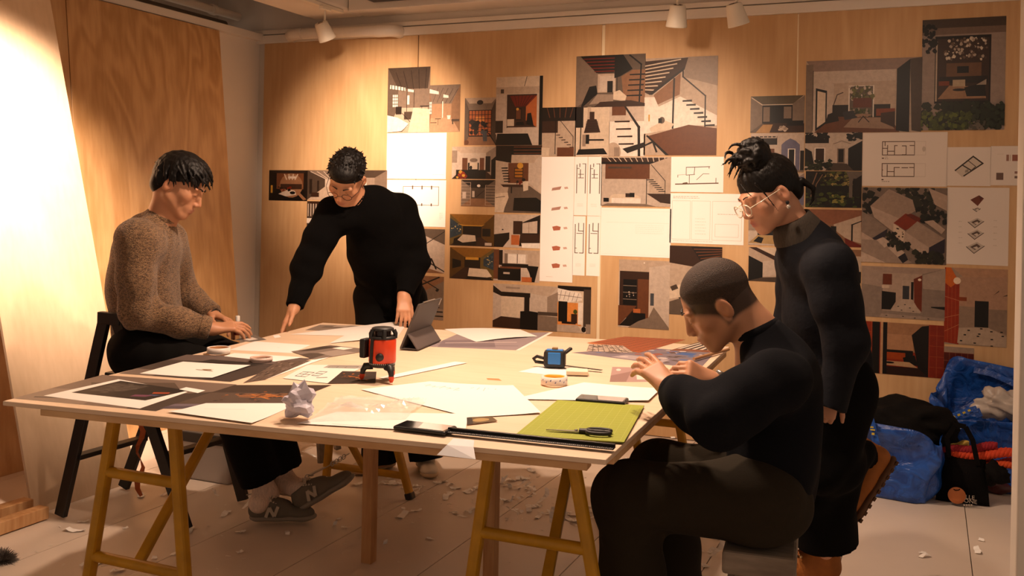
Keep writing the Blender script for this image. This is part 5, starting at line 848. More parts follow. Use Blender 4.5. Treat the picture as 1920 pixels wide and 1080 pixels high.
for k in range(170):
    p = onz(gs.uniform(690, 1110), gs.uniform(885, 985), 0) if k < 90 else onz(gs.uniform(60, 1180), gs.uniform(900, 1075), 0)
    a = gs.uniform(0, 3.1); l, w = gs.uniform(.004, .012), gs.uniform(.002, .004); d = np.array([math.cos(a), math.sin(a), 0]); n = np.array([-d[1], d[0], 0])
    tn.add([p-d*l-n*w+(0, 0, .0008), p+d*l-n*w+(0, 0, .002), p+d*l+n*w+(0, 0, .0012), p-d*l+n*w+(0, 0, .003)], [(0, 1, 2, 3)])
tag(tn.build('paper_crumbs', mat('crumbs', hexc('e8dfd4'), .7)), 'fine paper crumbs and dust strewn on the floor', 'paper crumbs', kind='stuff')
wc = onz(1420, 1068, 0); tag(MB().box(wc+(0, .06, .012), (.12, .09, .024)).build('paper_carton', M_PAPER, bevel=.002), 'small white carton on the floor under the worn stool', 'carton')
gf = onz(2, 1052, 0)
fz = MB(); g_ = random.Random(5)
for k in range(900):
    d = Vector((g_.gauss(0, 1), g_.gauss(0, 1), abs(g_.gauss(0, 1)))).normalized(); a = np.array(gf)+np.array(d)*.02*np.array([1.6, 1, .9]); b = np.array(gf)+np.array(d)*g_.uniform(.03, .045)*np.array([1.7, 1.2, 1.1])+np.array([g_.uniform(-.006, .006) for _ in range(3)])
    fz.tube([a, b], [.0012, .0004], 3, cap=False)
fr_ = empty('fluffy_duster', gf); tag(fr_, 'small grey fluffy duster head at the lower left corner', 'duster')
MB().lathe([(0, .002), (.03, .003), (.03, .015), (0, .024)], 14, np.array([[1, 0, 0, gf[0]], [0, 1, 0, gf[1]], [0, 0, 1, 0], [0, 0, 0, 1.]])).build('core', mat('grey_fluff', hexc('6a625c'), .9), fr_)
fz.build('fluff', mat('grey_fluff'), fr_)
# ---------------------------------------------------------------- people: smooth signed-distance bodies and clothes
V = lambda *a: np.array(a, float)
def unit(v): v = np.array(v, float); return v/(np.linalg.norm(v)+1e-12)
class Sdf:
    def __init__(s, h): s.h = h; s.ops = []
    def cone(s, a, b, ra, rb, k=.02, flat=None, fs=1., cuta=False, cutb=False, sub=False):
        s.ops.append(('c', V(*a), V(*b), ra, rb, k, None if flat is None else unit(flat), fs, cuta, cutb, sub)); return s
    def ell(s, c, r, k=.02, R=None, sub=False):
        s.ops.append(('e', V(*c), V(*r), np.eye(3) if R is None else np.array(R), k, sub)); return s
    def tube(s, pts, rs, k=.02, flat=None, fs=1., cut0=False, cut1=False):
        n = len(pts)
        for i in range(n-1): s.cone(pts[i], pts[i+1], rs[i], rs[i+1], k, flat, fs, cut0 and i == 0, cut1 and i == n-2)
        return s
    def plane(s, p, n): s.ops.append(('p', V(*p), unit(n))); return s
    def _bb(s, o):
        if o[0] == 'c':
            m = max(o[3], o[4])*max(1., o[7]); return np.minimum(o[1], o[2])-m, np.maximum(o[1], o[2])+m
        m = max(o[2]); return o[1]-m, o[1]+m
    def field(s):
        h = s.h; adds = [o for o in s.ops if o[0] != 'p' and not o[-1]]
        lo = np.min([s._bb(o)[0] for o in adds], 0)-4*h; hi = np.max([s._bb(o)[1] for o in adds], 0)+4*h
        n = np.ceil((hi-lo)/h).astype(int)+1; f = np.full(n, .08, np.float32)
        for o in s.ops:
            if o[0] == 'p':
                g = [lo[i]+h*np.arange(n[i], dtype=np.float32) for i in range(3)]
                d = ((g[0]-o[1][0])*o[2][0])[:, None, None]+((g[1]-o[1][1])*o[2][1])[None, :, None]+((g[2]-o[1][2])*o[2][2])[None, None, :]
                f = np.maximum(f, d.astype(np.float32)); continue
            k = o[5] if o[0] == 'c' else o[4]; b0, b1 = s._bb(o); pad = k+2.5*h+.004
            i0 = np.maximum(0, np.floor((b0-pad-lo)/h).astype(int)); i1 = np.minimum(n, np.ceil((b1+pad-lo)/h).astype(int)+1)
            if (i1 <= i0).any(): continue
            X = (lo[0]+h*np.arange(i0[0], i1[0], dtype=np.float32))[:, None, None]; Y = (lo[1]+h*np.arange(i0[1], i1[1], dtype=np.float32))[None, :, None]; Z = (lo[2]+h*np.arange(i0[2], i1[2], dtype=np.float32))[None, None, :]
            if o[0] == 'c':
                _, a, b, ra, rb, k, fl, fs, ca, cb, sub = o
                x, y, z = X-a[0], Y-a[1], Z-a[2]; ab = b-a
                if fl is not None:
                    c = (x*fl[0]+y*fl[1]+z*fl[2])*(1/fs-1); x, y, z = x+fl[0]*c, y+fl[1]*c, z+fl[2]*c; ab = ab+fl*(ab@fl)*(1/fs-1)
                tt = (x*ab[0]+y*ab[1]+z*ab[2])/(ab@ab); t = np.clip(tt, 0, 1)
                d = np.sqrt((x-t*ab[0])**2+(y-t*ab[1])**2+(z-t*ab[2])**2)-(ra+(rb-ra)*t)
                L = np.linalg.norm(ab)
                if ca: d = np.maximum(d, -tt*L)
                if cb: d = np.maximum(d, (tt-1)*L)
            else:
                _, c, r, M, k, sub = o; x, y, z = X-c[0], Y-c[1], Z-c[2]; q = [x*M[0, i]+y*M[1, i]+z*M[2, i] for i in range(3)]
                k0 = np.sqrt(sum((q[i]/r[i])**2 for i in range(3))); k1 = np.sqrt(sum((q[i]/r[i]**2)**2 for i in range(3)))+1e-6; d = k0*(k0-1)/k1
            sl = tuple(slice(i0[i], i1[i]) for i in range(3)); g = f[sl]
            if sub:
                d = -d; hh = np.clip(.5-.5*(d-g)/k, 0, 1) if k > 0 else 0; m = d*(1-hh)+g*hh+k*hh*(1-hh); f[sl] = np.maximum(m, g) if k == 0 else m
            else:
                hh = np.clip(.5+.5*(d-g)/max(k, 1e-4), 0, 1); f[sl] = d*(1-hh)+g*hh-max(k, 1e-4)*hh*(1-hh)
        return f, lo
    def nets(s):
        f, lo = s.field(); h = s.h; S = f < 0
        cnt = np.zeros(tuple(np.array(f.shape)-1), np.uint8)
        sl = [(slice(0, -1), slice(1, None))[i] for i in (0, 1)]
        for a in (0, 1):
            for b in (0, 1):
                for c in (0, 1): cnt += S[sl[a], sl[b], sl[c]]
        I = np.argwhere((cnt > 0) & (cnt < 8)); ids = np.full(cnt.shape, -1, np.int32); ids[tuple(I.T)] = np.arange(len(I))
        cor = [(a, b, c) for a in (0, 1) for b in (0, 1) for c in (0, 1)]; fv = {c: f[I[:, 0]+c[0], I[:, 1]+c[1], I[:, 2]+c[2]] for c in cor}
        acc = np.zeros((len(I), 3)); w = np.zeros(len(I))
        for c in cor:
            for ax in range(3):
                if c[ax] == 0:
                    e = list(c); e[ax] = 1; f0, f1 = fv[c], fv[tuple(e)]; m = (f0 < 0) != (f1 < 0); t = f0[m]/(f0[m]-f1[m]); p = np.tile(np.array(c, float), (m.sum(), 1)); p[:, ax] = t; acc[m] += p; w[m] += 1
        v = (I+acc/w[:, None])*h+lo; quads = []
        for ax in range(3):
            u, q = [(1, 2), (2, 0), (0, 1)][ax]; a = [slice(None)]*3; b = [slice(None)]*3; a[ax] = slice(0, -1); b[ax] = slice(1, None)
            E_ = np.argwhere(S[tuple(a)] != S[tuple(b)]); E_ = E_[(E_[:, u] > 0) & (E_[:, q] > 0) & (E_[:, u] < f.shape[u]-1) & (E_[:, q] < f.shape[q]-1)]
            if not len(E_): continue
            ins = S[tuple(E_.T)]; du = np.zeros(3, int); du[u] = 1; dq = np.zeros(3, int); dq[q] = 1
            Q = np.stack([ids[tuple((E_-du-dq).T)], ids[tuple((E_-dq).T)], ids[tuple(E_.T)], ids[tuple((E_-du).T)]], 1); Q[~ins] = Q[~ins][:, ::-1]; quads.append(Q)
        return v, np.concatenate(quads)
def vnormals(v, q):
    n = np.zeros_like(v); c = np.cross(v[q[:, 2]]-v[q[:, 0]], v[q[:, 3]]-v[q[:, 1]])
    for i in range(4): np.add.at(n, q[:, i], c)
    return n/(np.linalg.norm(n, axis=1)[:, None]+1e-12)
def relax(v, q, n=1, lam=.5):
    for _ in range(n):
        a = np.zeros_like(v); w = np.zeros(len(v))
        for i in range(4):
            np.add.at(a, q[:, i], v[q[:, (i+1) % 4]]+v[q[:, (i+3) % 4]]); np.add.at(w, q[:, i], 2)
        v = v*(1-lam)+lam*a/w[:, None]
    return v
def sdf_obj(name, S, m, parent, disp=None, colfn=None, rel=1):
    v, q = S.nets(); v = relax(v, q, rel) if rel else v
    if disp is not None: v = v+vnormals(v, q)*disp(v)[:, None]
    org = V(*parent.location) if parent.type == 'EMPTY' else V(*parent.parent.location)
    me = bpy.data.meshes.new(name); me.vertices.add(len(v)); me.vertices.foreach_set('co', (v-org).astype(np.float32).ravel())
    me.loops.add(len(q)*4); me.loops.foreach_set('vertex_index', q.astype(np.int32).ravel()); me.polygons.add(len(q)); me.polygons.foreach_set('loop_start', np.arange(0, len(q)*4, 4, dtype=np.int32))
    me.polygons.foreach_set('use_smooth', np.ones(len(q), bool)); me.update(calc_edges=True); me.validate()
    if colfn is not None:
        c = np.concatenate([colfn(v), np.ones((len(v), 1))], 1).astype(np.float32); a = me.color_attributes.new('col', 'FLOAT_COLOR', 'POINT'); a.data.foreach_set('color', c.ravel())
    me.materials.append(m); o = bpy.data.objects.new(name, me); COL.objects.link(o); o.parent = parent; return o
def folds(spots, amp=.006, base=.0015, seed=0, fr=55.):
    """cloth wrinkles: strongest near the joints listed as (place, reach)"""
    g = np.random.RandomState(seed); D = [unit(g.randn(3)) for _ in range(6)]; ph = g.rand(6)*6.28
    def fn(v):
        w = np.zeros(len(v))
        for (p, r) in spots: w = np.maximum(w, np.exp(-((v-V(*p))**2).sum(1)/r**2))
        s = np.sin(v@D[0]*fr+2.*np.sin(v@D[1]*fr*.35+ph[0])+ph[1])+.7*np.sin(v@D[2]*fr*1.7+1.7*np.sin(v@D[3]*fr*.5+ph[2])+ph[3])
        l = np.sin(v@D[4]*fr*.4+ph[4]+1.3*np.sin(v@D[5]*fr*.3+ph[5]))
        return (amp*w+base)*s*.6+base*2*l
    return fn
def basis(f, u):      # right, forward, up
    f = unit(f); u = V(*u); u = unit(u-f*(u@f)); return np.stack([np.cross(f, u), f, u], 1)
SKINM = {}
def skin_mat(name):
    m = colormat(name, .48, .4); B = m.node_tree.nodes['Principled BSDF']; B.inputs['Subsurface Weight'].default_value = .12; B.inputs['Subsurface Radius'].default_value = (.012, .005, .003); B.inputs['Subsurface Scale'].default_value = .6; return m
def head(S, c, B, s=1.):
    p = lambda x, y, z: c+B@(V(x, y, z)*s); e = lambda q, r, k, sub=False: S.ell(p(*q), V(*r)*s, k*s, B, sub)
    e((0, -.014, .032), (.075, .098, .086), .02); e((0, .028, -.03), (.064, .066, .08), .03)
    for x in (-1, 1):
        S.cone(p(x*.052, -.002, -.055), p(x*.02, .066, -.1), .02*s, .017*s, .025*s)
        e((x*.046, .055, -.024), (.02, .022, .02), .02); e((x*.029, .081, .021), (.026, .013, .010), .014)
    e((0, .078, -.101), (.021, .016, .016), .02); e((0, .08, -.066), (.03, .019, .024), .02)
    for x in (-1, 1): e((x*.032, .104, .001), (.019, .017, .0105), .012, True)
    for x in (-1, 1): e((x*.032, .079, -.001), (.015, .0135, .0125), .005)
    S.cone(p(0, .09, .012), p(0, .111, -.034), .007*s, .0098*s, .012*s)
    for x in (-1, 1): e((x*.0115, .1015, -.040), (.0085, .0105, .0078), .006)
    e((0, .0975, -.0635), (.021, .0085, .0055), .004); e((0, .0955, -.0745), (.0175, .0085, .0065), .004); e((0, .107, -.0688), (.024, .006, .0022), .003, True)
    for x in (-1, 1):
        R_ = B@np.array(Matrix.Rotation(x*.35, 3, 'Z'))@np.array(Matrix.Rotation(-.2, 3, 'X')); S.ell(p(x*.077, -.014, -.012), V(.0085, .019, .032)*s, .006*s, R_); S.ell(p(x*.0885, -.009, -.010), V(.0095, .0105, .0195)*s, .003*s, R_, True)
    return p
def hand(S, w, d, back, thumb, curl, spread=.09, s=1., tcurl=.5, tdir=(.62, .62, -.35)):
    """wrist w, finger direction d, back-of-hand direction, thumb side +1/-1 (along back x d)"""
    x = unit(d); z = V(*back); z = unit(z-x*(z@x)); y = np.cross(z, x)*thumb; p = lambda a, b, c: w+s*(x*a+y*b+z*c)
    S.cone(p(-.05, 0, 0), p(.02, 0, 0), .026*s, .026*s, .02*s, z, .75)
    for b0, b1 in ((.014, .025), (.004, .008), (-.006, -.009), (-.015, -.026)): S.cone(p(.012, b0, 0), p(.082, b1, .002), .0145*s, .0115*s, .012*s)
    tips = []
    for i, (b, L) in enumerate(((.0265, (.044, .026, .021)), (.0085, (.049, .030, .022)), (-.0095, (.045, .028, .021)), (-.0265, (.035, .021, .018)))):
        a = p(.083-.006*(abs(i-1) > 1), b, .002); an = 0.; sp = spread*(1.4-i)*1.; cu = curl[i]
        for j in range(3):
            an += cu[j]; dd = x*math.cos(an)*math.cos(sp)+y*math.sin(sp)-z*math.sin(an); e = a+dd*L[j]*s; r0, r1 = ((.0092, .0084), (.0083, .0076), (.0076, .0066))[j]
            S.cone(a, e, r0*s, r1*s, .003*s); a = e
        tips.append(a)
    a = p(.018, .024, -.004); td = unit(x*tdir[0]+y*tdir[1]+z*tdir[2]); S.cone(p(.005, .012, -.003), a, .015*s, .0145*s, .012*s); e = a+td*.036*s; S.cone(a, e, .0135*s, .0105*s, .008*s)
    td2 = unit(td+x*tcurl-y*tcurl*.35); g = e+td2*.03*s; S.cone(e, g, .0104*s, .0095*s, .004*s); S.cone(g, g+unit(td2+x*.2)*.023*s, .0095*s, .0075*s, .004*s)
    return tips
def facecol(c, B, base, s=1., lips=(.42, .16, .12), extra=None):
    base = np.array(base)
    def fn(v):
        q = (v-c)@B/s; out = np.tile(base, (len(v), 1))
        out *= (1+.05*np.sin(v[:, :1]*90)*np.sin(v[:, 2:]*80+v[:, 1:2]*70))
        w = np.exp(-(np.abs(q[:, 0])/.022)**4-((q[:, 2]+.0692)/.0105)**4)*(q[:, 1] > .07); out = out*(1-w[:, None]*.75)+np.array(lips)*w[:, None]*.75
        n = np.exp(-((q[:, 0])/.02)**2-((q[:, 1]-.108)/.02)**2-((q[:, 2]+.036)/.016)**2)*.25+np.exp(-((np.abs(q[:, 0])-.05)/.02)**2-((q[:, 2]+.03)/.022)**2)*(q[:, 1] > .02)*.22+np.exp(-((np.abs(q[:, 0])-.082)/.012)**2-((q[:, 2]+.012)/.035)**2-((q[:, 1]+.012)/.03)**2)*.3
        out = out*(1-n[:, None])+out*np.array((1.08, .72, .66))*n[:, None]
        if extra is not None: out = extra(q, out)
        return np.clip(out, 0, 1)
    return fn
def face_bits(root, p, B, brow, s=1., closed=True, thick=.0032):
    for x in (-1, 1):
        pts = [p(x*(.014+.034*t), .0985-.0165*t*t-.002*t, .0215+.007*math.sin(math.pi*(t*.8+.1))) for t in np.linspace(0, 1, 8)]
        MB().tube(pts, [s*thick*(1.15-.8*t)*.9 for t in np.linspace(0, 1, 8)], 6, flat=.8).build('eyebrow', brow, root)
        pts = [p(x*(.019+.026*t), .0918-.012*(2*t-1)**2-.003*t, -.0045-.0035*math.sin(math.pi*t)) for t in np.linspace(0, 1, 8)]
        MB().tube(pts, [s*.0014]*8, 6).build('eyelash_line', brow, root)
def strands(S, roots, dirs, L, r0, r1, seed, bend, n=5, jit=.25, k=.004):
    g = np.random.RandomState(seed)
    for a, d in zip(roots, dirs):
        d = unit(V(*d)+g.randn(3)*jit*.4); p = V(*a); l = L*g.uniform(.7, 1.2)
        for j in range(n):
            q = p+d*l/n; t0, t1 = j/n, (j+1)/n; S.cone(p, q, r0+(r1-r0)*t0, r0+(r1-r0)*t1, k); p = q; d = unit(d+V(*bend)*.3+g.randn(3)*jit*.3)
def hairbump(name, colr, rough=.38, scale=(60, 60, 60), strength=.6):
    m = mat(name, colr, rough, bump=strength, bscale=3., var=.3, vscale=3., stretch=scale, spec=.25); return m
def shell(S, p, c, r, n, seed, t0, tend, r0, r1, swirl=.4, lift=.05, k=.006, m=6, ofs=.0, jit=.06):
    g = np.random.RandomState(seed); c = V(*c); r = V(*r)
    for i in range(n):
        a = g.uniform(0, 2*math.pi); te = tend(a)*g.uniform(.86, 1.08); ph = g.uniform(0, 6.28); sw = swirl*g.uniform(.3, 1.3); pts, rs = [], []; o = ofs+g.uniform(-.02, .03)
        for j in range(m+1):
            u = j/m; t = t0+(te-t0)*u; aa = a+sw*(u-.5)+jit*math.sin(4*u+ph); R_ = 1+o+lift*u**3*g.uniform(.6, 1.3)
            pts.append(p(*(c+r*V(math.sin(t)*math.cos(aa), math.sin(t)*math.sin(aa), math.cos(t))*R_))); rs.append(r0+(r1-r0)*u**2)
        S.tube(pts, rs, k)
def prof(f, s, b):  # length of hair by direction: front, side, back
    return lambda a: (s+(f-s)*max(0, math.sin(a))**1.5) if math.sin(a) > 0 else (s+(b-s)*max(0, -math.sin(a))**.8)
SK1 = skin_mat('skin'); HAIR = hairbump('black_hair', hexc('0e0a08'), .5, (70, 70, 25), .4); BROW = mat('brow_hair', hexc('1a110c'), .6)
M_TRS = mat('black_trousers', hexc('0c0a09'), .9, bump=.15, bscale=160, spec=.15); M_BLK = mat('black_knit', hexc('070606'), .95, bump=.25, bscale=170, spec=.1)
def knit(name, c1, c2, scale):
    m = bpy.data.materials.new(name); m.use_nodes = True; nt = m.node_tree; Lk = nt.links.new; B = nt.nodes['Principled BSDF']; B.inputs['Roughness'].default_value = .9; B.inputs['Sheen Weight'].default_value = .25
    t = nt.nodes.new('ShaderNodeTexCoord'); mp = nt.nodes.new('ShaderNodeMapping'); mp.inputs['Scale'].default_value = (1, 1, 1.6); Lk(t.outputs['Object'], mp.inputs[0]); n = nt.nodes.new('ShaderNodeTexVoronoi'); n.inputs['Scale'].default_value = scale; Lk(mp.outputs[0], n.inputs[0])
    r = nt.nodes.new('ShaderNodeValToRGB'); r.color_ramp.elements[0].color = (*c1, 1); r.color_ramp.elements[1].color = (*c2, 1); r.color_ramp.elements[0].position = .15; r.color_ramp.elements[1].position = .75; Lk(n.outputs['Color'], r.inputs[0]); Lk(r.outputs[0], B.inputs['Base Color'])
    b = nt.nodes.new('ShaderNodeBump'); b.inputs['Strength'].default_value = .9; b.inputs['Distance'].default_value = .004; b.invert = True; Lk(n.outputs['Distance'], b.inputs['Height']); Lk(b.outputs[0], B.inputs['Normal']); return m
def sneaker(root, heel, toe, up_, upm, solem, lacem, name='sneaker', logo=None, side=1, L0=.285):
    """heel and toe points at sole level"""
    x = unit(V(*toe)-V(*heel)); z = V(*up_); z = unit(z-x*(z@x)); y = np.cross(z, x); s = np.linalg.norm(V(*toe)-V(*heel))/L0; p = lambda a, b, c: V(*heel)+s*(x*a+y*b+z*c); B = np.stack([x, y, z], 1)
    U = Sdf(.0045); U.cone(p(.045, 0, .045), p(.13, 0, .045), .04*s, .043*s, .02, y, .92); U.cone(p(.13, 0, .042), p(.235, .0, .034), .043*s, .030*s, .02, z, .75); U.ell(p(.225, 0, .034), V(.055, .045, .026)*s, .015, B); U.cone(p(.04, 0, .05), p(.05, 0, .098), .040*s, .036*s, .02); U.cone(p(.06, 0, .085), p(.15, 0, .055), .032*s, .034*s, .02); U.plane(p(0, 0, .022), -z); U.plane(p(.06, 0, .095), unit(z-x*.15))
    o = sdf_obj(name, U, upm, root); 
    W_ = Sdf(.0045); W_.cone(p(.045, 0, .018), p(.12, .003, .018), .043*s, .041*s, .02, z, .42); W_.cone(p(.12, .003, .018), p(.225, 0, .018), .041*s, .045*s, .02, z, .40); W_.ell(p(.24, 0, .02), V(.05, .044, .016)*s, .015, B)
    sdf_obj('sole', W_, solem, o)
    lc = MB()
    for i in range(5):
        a = .085+.022*i; h = .110-.0105*i; lc.tube([p(a, -.03, h-.016), p(a+.006, 0, h+.004), p(a+.012, .03, h-.016)], .0052*s, 6)
        lc.tube([p(a+.012, -.03, h-.02), p(a+.006, 0, h+.003), p(a, .03, h-.016)], .0052*s, 6)
    for q in (-1, 1): lc.tube([p(.085, 0, .105), p(.08, .025*q, .115), p(.1, .04*q, .1), p(.1, .012*q, .112)], .0045*s, 6)
    lc.build('laces', lacem, o)
    if logo is not None:
        for sd in (-1, 1):
            n = y*sd; q0 = p(.08, sd*.046, .03); ex = x*sd*-1 if sd > 0 else x; ex = x; n_ = MB()
            for a, b in (((0, 0), (.014, .04)), ((.014, .04), (.036, .004)), ((.036, .004), (.05, .044))):
                A = q0+s*(ex*a[0]+z*a[1])-n*a[1]*.1; C = q0+s*(ex*b[0]+z*b[1])-n*b[1]*.1; n_.bar(A+n*.002, C+n*.002, .013*s, .012*s, up=n)
            n_.build('side_emblem', logo, o)
    return o
# ---------------------------------------------------------------- the man in the brown sweater, seated at the left
def person_a():
    J = dict(pel=at(284, 640, 4.10), ch=at(285, 445, 4.05), nk=at(306, 404, 4.03), hd=at(337, 346, 4.02), shr=at(252, 446, 3.87), elr=at(258, 585, 3.90), wrr=at(398, 617, 3.99), shl=at(318, 447, 4.22), ell=at(340, 548, 4.36), wrl=at(398, 590, 4.25),
             hr=V(-2.98, 3.06, .70), hl=V(-2.98, 3.26, .70), kr=V(-2.60, 3.14, .60), kl=V(-2.58, 3.34, .59), ar=at(500, 928, 4.02), al=at(532, 905, 4.12))
    root = empty('person', (-2.95, 3.2, 0)); tag(root, 'seated person in a brown knitted sweater and black trousers, arranging cards at the left', 'person')
    hdir = unit(V(.86, .36, -.52)); B = basis(hdir, (.0, .05, 1.))
    S = Sdf(.004); p = head(S, J['hd'], B, 1.02); S.cone(J['nk'], p(0, -.03, -.06), .052, .05, .03); S.tube([J['ch']+V(0, 0, -.03), J['nk']], [.08, .055], .04)
    S.tube([J['pel'], lerp(J['pel'], J['ch'], .5), J['ch']+V(0, 0, -.05)], [.08, .07, .07], .05)
    for a, b, c in (('shr', 'elr', 'wrr'), ('shl', 'ell', 'wrl')): S.tube([J['ch']+V(0, 0, -.02), J[a], J[b], J[c]], [.06, .045, .034, .027], .03)
    for a, b, c in (('hr', 'kr', 'ar'), ('hl', 'kl', 'al')): S.tube([J['pel'], J[a], J[b], J[c]], [.09, .08, .05, .04], .03)
    tipR = at(484, 633, 4.10); hand(S, J['wrr'], at(440, 612, 4.03)-J['wrr'], (.1, -.45, .9), -1 if False else 1, ((.25, .35, .25), (.35, .4, .3), (.42, .45, .3), (.5, .5, .3)), .07)
    hand(S, J['wrl'], at(440, 607, 4.2)-J['wrl'], (-.1, .3, .95), -1, ((.4, .5, .3), (.4, .5, .3), (.45, .5, .3), (.5, .5, .3)), .07)
    body = sdf_obj('body', S, SK1, root, colfn=facecol(J['hd'], B, hexc('c08a68'), 1.02))
    face_bits(root, p, B, BROW, thick=.004)
    # sweater
    K = Sdf(.006); c = J['ch']; pe = J['pel']; mid = lerp(pe, c, .5)+V(-.05, 0, .0)
    K.tube([pe+V(-.01, 0, -.07), pe+V(-.02, 0, .06), mid, c+V(-.03, 0, -.07)], [.15, .158, .155, .15], .05, (1, .1, 0), .82, True); K.cone(J['shr']+V(0, .05, -.03), J['shl']+V(0, -.05, -.03), .088, .088, .06); K.cone(c+V(-.01, 0, -.02), J['nk']+V(-.005, 0, .0), .10, .062, .05, cutb=True)
    K.tube([J['shr'], lerp(J['shr'], J['elr'], .55), J['elr'], lerp(J['elr'], J['wrr'], .55), J['wrr']+unit(J['elr']-J['wrr'])*.012], [.076, .07, .066, .055, .045], .04, cut1=True)
    K.tube([J['shl'], J['ell'], J['wrl']], [.076, .066, .044], .04, cut1=True)
    sw = knit('brown_knit', hexc('4e3826'), hexc('957453'), 190)
    sdf_obj('sweater', K, sw, root, folds([(J['elr'], .12), (pe+V(.05, -.05, .05), .16), (J['ell'], .1), (lerp(J['shr'], c, .5), .1)], .010, .002, 3, 42))
    for (w, e, r) in ((J['wrr'], J['elr'], .046), (J['wrl'], J['ell'], .044)):
        d = unit(w-e); M = frame(w-d*.05, (0, 0, 1), d); MB().lathe([(r+.004, 0), (r+.0035, .02), (r+.001, .038), (r-.006, .042), (r-.014, .036)], 28, M).build('cuff', sw, root)
    d = unit(J['nk']-c); MB().lathe([(.064, -.012), (.066, 0), (.063, .012), (.055, .014), (.054, 0)], 30, frame(J['nk']+d*.004, (1, 0, 0), d)).build('collar', sw, root)
    MB().lathe([(.0565, 0), (.057, .022), (.053, .022)], 30, frame(J['nk']+d*.006+V(-.006, 0, 0), (1, 0, 0), unit(d+V(-.2, 0, 0)))).build('undershirt', mat('undershirt_white', hexc('d8ccc0'), .8), root)
    # trousers
    T = Sdf(.007); T.tube([J['pel']+V(.0, -.06, -.02), J['pel']+V(.0, .06, -.02)], [.13, .13], .04)
    for a, b, c2, e in (('hr', 'kr', 'ar', 1), ('hl', 'kl', 'al', -1)): T.tube([J[a], J[b], lerp(J[b], J[c2], .86)], [.112, .098, .088], .04, cut1=True)
    T.plane((0, 0, .57), (-.3, 0, -1)) if False else None
    sdf_obj('trousers', T, M_TRS, root, folds([(J['kr'], .15), (J['kl'], .15), (J['hr'], .15)], .009, .002, 5, 40))
    sock = mat('ribbed_sock', hexc('e2cab8'), .9, bump=.5, bscale=60, stretch=(6, 6, .4), var=.15, vscale=30)
    gr = mat('grey_suede', hexc('6a6256'), .8, bump=.15, bscale=200); so = mat('grey_sole', hexc('857c70'), .7); lo = mat('emblem_pale', hexc('b5aa9a'), .7); la = mat('lace_pale', hexc('d8cab8'), .8)
    h1, t1 = onz(466, 982, .0)+V(0, 0, .012), onz(592, 981, .0)+V(0, 0, .012)
    h2 = at(562, 962, 4.02); t2 = at(648, 912, 4.06)
    sneaker(root, h1, t1, (0, 0, 1), gr, so, la, 'sneaker', lo); sneaker(root, h2, h2+unit(t2-h2+V(0, -.05, 0))*.275, (-.4, -.15, 1), gr, so, la, 'sneaker', lo)
    for a, e in (('ar', h1+V(.05, 0, .08)), ('al', h2+V(-.0, .02, .09))):
        k = J['kr'] if a == 'ar' else J['kl']; K2 = Sdf(.006); K2.tube([lerp(k, J[a], .72), J[a], e], [.048, .044, .042], .03, cut0=True); sdf_obj('sock', K2, sock, root)
    # hair
    Hh = Sdf(.0035); q = J['hd']; s = 1.02; e = lambda a, r, k=.015, sub=False: Hh.ell(p(*a), V(*r)*s, k, B, sub)
    e((0, -.02, .04), (.080, .102, .086)); e((0, -.07, -.02), (.066, .042, .06), .03); e((0, .118, -.04), (.078, .055, .082), .012, True)
    for x in (-1, 1): e((x*.09, .004, -.04), (.022, .034, .042), .01, True)
    shell(Hh, p, (0, -.012, .03), (.082, .104, .094), 130, 7, .15, prof(1.3, 1.7, 2.45), .0095, .0022, 1.0, .09, .005, 7, jit=.12)
    shell(Hh, p, (0, -.0, .03), (.086, .112, .098), 40, 9, .3, prof(1.55, 1.4, 1.7), .007, .0016, 1.5, .12, .004, 7, jit=.2)
    sdf_obj('hair', Hh, HAIR, root, rel=0)
    MB().lathe([(.033, -.004), (.035, 0), (.033, .004), (.031, 0)], 24, frame(J['wrl']+unit(J['wrl']-J['ell'])*.012, (0, 0, 1), unit(J['wrl']-J['ell'])), closed=True).build('bracelet', M_BLKPL, root)
person_a()
